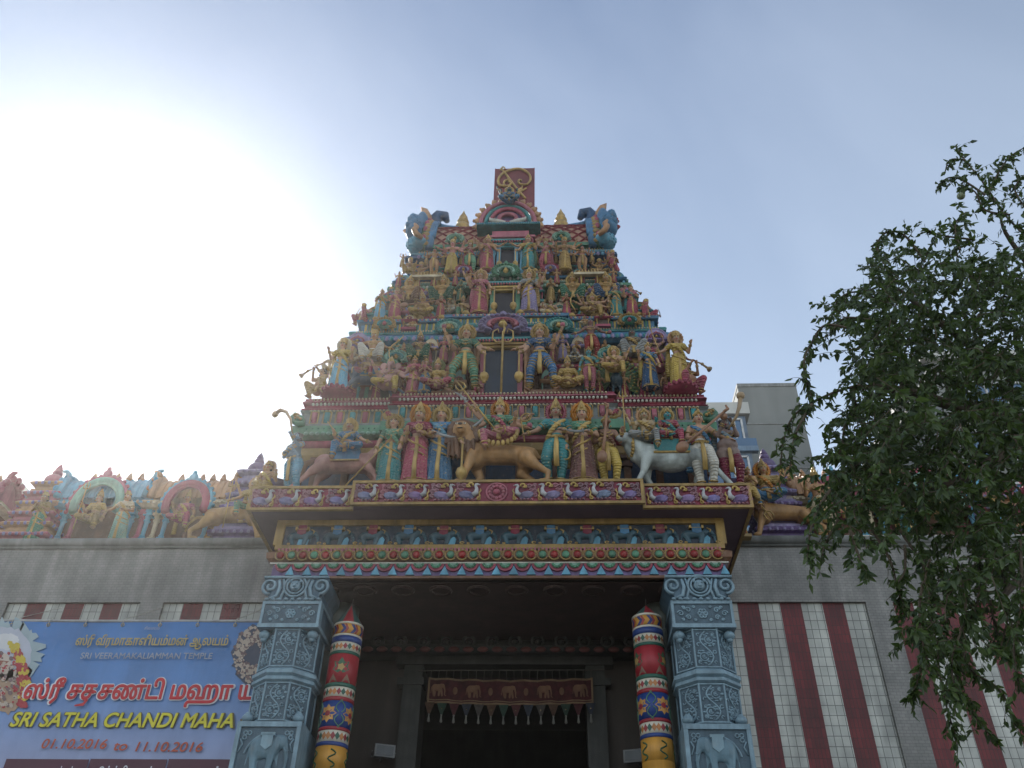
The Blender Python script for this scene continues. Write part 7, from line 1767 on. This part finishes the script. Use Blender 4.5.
r1 = at(925, 362, BY3); o = empty('pale_block', (r1.x+10, BY3+8, 0)); tag(o, 'grey building with rows of windows showing through the tree leaves at right', 'building')
MB().box(-10, 10, -8, 8, 0, r1.z).build('wall', mat('dull_brick', (.24, .25, .24), .85, 0, .3, .4, .2, 10), o); MB().box(-10.3, 10.3, -8.3, 8.3, r1.z, r1.z+.5).build('roof_slab', CONL, o)
facade_grid(o, -9.5, 6, -8.02, r1.z-13, r1.z-1, 5, 4, GLB, FRW)
r3 = at(14, 489, 44); o = empty('white_block', (r3.x-9, 52, 0)); tag(o, 'pale building showing low at the far left behind the wall shrines', 'building')
MB().box(-9, 9, -8, 8, 0, r3.z).build('wall', CONL, o); MB().box(-9.3, 9.3, -8.3, 8.3, r3.z, r3.z+.5).build('roof_slab', CONC, o)
facade_grid(o, -2, 8.5, -8.02, r3.z-13, r3.z-1, 4, 4, GLB, FRW)

HTOP = 41
# thin air volume added to imitate the sun's lens glare over the left side
hz_m = bpy.data.materials.new('glare_haze'); hz_m.use_nodes = True; t = hz_m.node_tree; t.nodes.clear()
ho = t.nodes.new('ShaderNodeOutputMaterial'); pv = t.nodes.new('ShaderNodeVolumePrincipled'); pv.inputs['Density'].default_value = .0008; pv.inputs['Anisotropy'].default_value = .85; pv.inputs['Color'].default_value = (.97, .96, .95, 1)
t.links.new(pv.outputs[0], ho.inputs['Volume'])
tag(MB().box(-330, 330, -330, 330, -1.2, HTOP).build('haze', hz_m), kind='stuff')
# ================================================================ tree in front on the right
m_, t, b = nodes('leaf'); oi2 = t.nodes.new('ShaderNodeNewGeometry')
cr = t.nodes.new('ShaderNodeValToRGB'); cr.color_ramp.elements[0].color = (.012, .03, .008, 1); cr.color_ramp.elements[1].color = (.075, .12, .03, 1)
t.links.new(oi2.outputs['Random Per Island'], cr.inputs[0]); t.links.new(cr.outputs[0], b.inputs['Base Color']); b.inputs['Roughness'].default_value = .45
tr = t.nodes.new('ShaderNodeBsdfTranslucent'); tr.inputs[0].default_value = (.09, .15, .02, 1); mx = t.nodes.new('ShaderNodeMixShader'); mx.inputs[0].default_value = .3
t.links.new(b.outputs[0], mx.inputs[1]); t.links.new(tr.outputs[0], mx.inputs[2]); t.links.new(mx.outputs[0], t.nodes['Material Output'].inputs[0]); LEAF = m_
BARK = mat('bark', (.10, .075, .05), .9, 0, .4, 8, .8, 30)
R = random.Random(11)
TREE = empty('street_tree', (7.4, 6.2, .12)); tag(TREE, 'leafy dark green tree with drooping twigs reaching in from the right', 'tree')
TO3 = Vector((7.4, 6.2, .12))
lv = []; lf = []; tb = MB()
def leaf(p, d, L):
    d = d.normalized(); s = d.cross(Vector((R.uniform(-1, 1), R.uniform(-1, 1), R.uniform(-1, 1))))
    if s.length < .1: return
    s.normalize(); n = d.cross(s); W_ = L*R.uniform(.19, .27); k = len(lv)
    cv = n*L*R.uniform(-.12, .12)
    lv.extend([p, p+d*L*.35+s*W_+n*W_*.35, p+d*L*.75+s*W_*.55+n*W_*.2+cv*.6, p+d*L+cv, p+d*L*.75-s*W_*.55+n*W_*.2+cv*.6, p+d*L*.35-s*W_+n*W_*.35, p+d*L*.4, p+d*L*.75+cv*.5])
    lf.extend([(k, k+1, k+6), (k+1, k+2, k+7, k+6), (k+2, k+3, k+7), (k, k+6, k+5), (k+6, k+7, k+4, k+5), (k+7, k+3, k+4)])
def twig(p0, d0, L, nl, droop=.8, ls=.062, r=.004):
    pts = [p0.copy()]; d = d0.normalized(); n = max(4, int(L/.06)); 
    for i in range(n):
        d = (d+Vector((R.uniform(-.25, .25), R.uniform(-.25, .25), R.uniform(-.2, .2)-droop*.16))).normalized(); pts.append(pts[-1]+d*(L/n))
    tb.tube([q-TO3 for q in pts], [r*(1-.7*i/n) for i in range(n+1)], 4)
    for i in range(nl):
        f_ = R.uniform(.08, 1)*(n-1e-3); k = int(f_); q = pts[k].lerp(pts[k+1], f_-k); dd = (pts[k+1]-pts[k]).normalized()
        side = Vector((R.uniform(-1, 1), R.uniform(-1, 1), R.uniform(-.9, .3))).normalized()
        leaf(q, (dd*.5+side*.9+Vector((0, 0, -.35))), ls*R.uniform(.5, 1.4))
    return pts
def strand(pix, Y, Y1=None, per=.022, ls=.062, side=0):
    P_ = [at(px, py, Y+((Y1 or Y)-Y)*i/(len(pix)-1)) for i, (px, py) in enumerate(pix)]; fine = []
    Q = [P_[0]]+P_+[P_[-1]]
    for i in range(1, len(Q)-2):
        for k in range(6):
            t_ = k/6; a, b_, c, d = Q[i-1:i+3]; fine.append(.5*((2*b_)+(c-a)*t_+(2*a-5*b_+4*c-d)*t_*t_+(3*b_-a-3*c+d)*t_**3))
    fine.append(P_[-1]); n = len(fine)
    tb.tube([q-TO3 for q in fine], [.009*(1-.75*i/n)+.002 for i in range(n)], 5)
    Lt = sum((fine[i+1]-fine[i]).length for i in range(n-1)); cnt = int(Lt/per)
    for j in range(cnt):
        f_ = R.random()*(n-1.001); k = int(f_); q = fine[k].lerp(fine[k+1], f_-k); dd = (fine[k+1]-fine[k]).normalized()
        sd = Vector((R.uniform(-1, 1), R.uniform(-1, 1), R.uniform(-1, .5))).normalized(); leaf(q, dd*.5+sd*.9+Vector((0, 0, -.3)), ls*R.uniform(.7, 1.25))
        if R.random() < .16: twig(q, dd*.4+sd*.6, R.uniform(.08, .2), 7, .9, ls*.9, .003)
    return fine
strands = [
 [(1030, 240), (1005, 215), (985, 185), (965, 160), (955, 146)], [(990, 190), (1000, 170), (1012, 155), (1030, 145)], [(985, 195), (962, 180), (948, 178), (938, 186)], [(1030, 215), (1015, 190), (1024, 175)], [(965, 160), (950, 160), (945, 172)], [(1010, 215), (985, 210), (975, 192), (962, 186)],
 [(925, 262), (905, 236), (888, 232), (878, 242), (880, 258), (890, 270)], [(960, 250), (955, 225), (966, 212)], [(975, 240), (940, 235), (925, 228)], [(900, 290), (880, 280), (872, 276)],
 [(880, 300), (855, 292), (838, 300), (832, 318)], [(870, 320), (845, 318), (833, 330)], [(855, 330), (826, 325), (812, 342), (804, 362), (808, 385), (812, 398)], [(860, 385), (835, 392), (810, 404), (792, 418), (784, 440), (780, 466)], [(812, 404), (798, 428), (792, 450), (790, 470)], [(850, 392), (856, 405), (848, 425)],
 [(845, 420), (842, 445), (838, 455)], [(830, 490), (815, 515), (808, 548), (812, 562)], [(850, 530), (860, 560), (868, 578)], [(838, 520), (825, 545), (822, 560)], [(872, 530), (890, 560), (898, 590), (905, 612)], [(905, 545), (905, 570), (898, 582)], [(900, 530), (925, 570), (930, 600)],
 [(925, 560), (935, 600), (925, 640), (918, 680), (908, 700)], [(940, 560), (948, 610), (938, 650), (945, 700), (958, 742)], [(955, 560), (966, 610), (952, 660), (958, 700)], [(980, 560), (978, 600), (962, 640), (958, 680), (978, 720), (1000, 745)], [(930, 560), (920, 600), (922, 640), (932, 675)], [(1000, 560), (1008, 610), (1000, 650)], [(1020, 540), (1022, 600), (1014, 650), (1020, 690)], [(990, 600), (1000, 640), (1022, 660)], [(960, 640), (972, 670), (1000, 690), (1015, 722)],
]
for i, s_ in enumerate(strands):
    strand(s_, 5.3+R.uniform(-.5, .5), None, .0085 if i > 22 else .0105)
blobs = [(965, 266, 50, 20, 5), (1016, 268, 22, 20, 3), (900, 285, 34, 36, 6), (950, 300, 70, 40, 13), (1010, 310, 45, 50, 10), (880, 330, 36, 30, 7), (860, 315, 18, 15, 3), (940, 350, 70, 40, 13), (1010, 380, 45, 60, 12), (885, 375, 32, 30, 7), (920, 410, 60, 40, 12), (870, 430, 26, 34, 7), (990, 440, 60, 45, 14), (900, 465, 60, 36, 13), (858, 475, 26, 26, 5), (960, 500, 70, 40, 15), (872, 512, 40, 20, 4), (925, 540, 46, 18, 4), (1000, 545, 45, 36, 11), (1012, 590, 26, 36, 6), (960, 580, 40, 26, 6), (940, 625, 26, 40, 5), (968, 610, 26, 36, 4), (846, 528, 24, 10, 1), (1040, 450, 30, 200, 16)]
for (cx, cy, rx, ry, wt) in blobs:
    for k in range(int(wt*(7.6 if cy < 490 else 4.6 if cy < 560 else 3.0))):
        a = R.uniform(0, 2*pi); q = sqrt(R.random()); px, py = cx+rx*q*cos(a), cy+ry*q*sin(a)
        Y = 5.6+R.gauss(0, .55); p_ = at(px, py, Y)
        twig(p_, Vector((R.uniform(-1, .5), R.uniform(-.7, .7), R.uniform(-.6, .7))), R.uniform(.18, .42), R.randint(17, 26), .9, .062)
me = bpy.data.meshes.new('crown'); me.from_pydata([tuple(v-TO3) for v in lv], [], lf); me.materials.append(LEAF)
link('crown', me, TREE)
tb.build('twigs', BARK, TREE)
# limbs and trunk
lm = MB()
def limb(pix, r0, r1):
    P_ = [at(px, py, Y)-TO3 if not isinstance(px, Vector) else px for px, py, Y in pix]; n = len(P_); fine = []
    Q = [P_[0]]+P_+[P_[-1]]
    for i in range(1, len(Q)-2):
        for k in range(5):
            t_ = k/5; a, b_, c, d = Q[i-1:i+3]; fine.append(.5*((2*b_)+(c-a)*t_+(2*a-5*b_+4*c-d)*t_*t_+(3*b_-a-3*c+d)*t_**3))
    fine.append(P_[-1]); n = len(fine); lm.tube(fine, [r0+(r1-r0)*i/n for i in range(n)], 8)
top = Vector((-.3, -.1, 3.4))
for ip, pix in enumerate([[(top, 0, 0), (1120, 470, 6), (1040, 440, 5.8), (960, 480, 5.6), (880, 510, 5.5)], [(top, 0, 0), (1120, 400, 6), (1030, 380, 5.8), (950, 330, 5.6), (900, 290, 5.5)], [(top, 0, 0), (1130, 350, 6), (1060, 300, 5.8), (1010, 240, 5.5), (1000, 215, 5.3)], [(top, 0, 0), (1110, 520, 5.9), (1040, 560, 5.6), (1000, 600, 5.4)], [(top, 0, 0), (1100, 440, 5.9), (1000, 420, 5.6), (900, 390, 5.4), (850, 388, 5.3)]]):
    limb(pix, .09 if ip != 2 else .055, .010 if ip != 2 else .005)
lm.build('limbs', BARK, TREE)
m = MB(); m.tube([(0, 0, -.12), (.02, .02, .6), (-.05, .03, 1.5), (-.12, 0, 2.4), (-.3, -.1, 3.45)], [.27, .2, .17, .15, .12], 14); m.build('trunk', BARK, TREE, None, True)
q = at(961, 196, 5.3); MB().ell((0, 0, 0), (.036, .036, .034), 16, 12).build('fruit', mat('fruit_green', (.22, .26, .14), .5, 0, .3, 20, .2, 90), TREE, None, True, q-TO3)
m = MB(); m.tube([tuple(q-TO3+Vector((0, 0, .03))), tuple(q-TO3+Vector((.01, 0, .12)))], .003, 5); m.build('fruit_stalk', BARK, TREE)
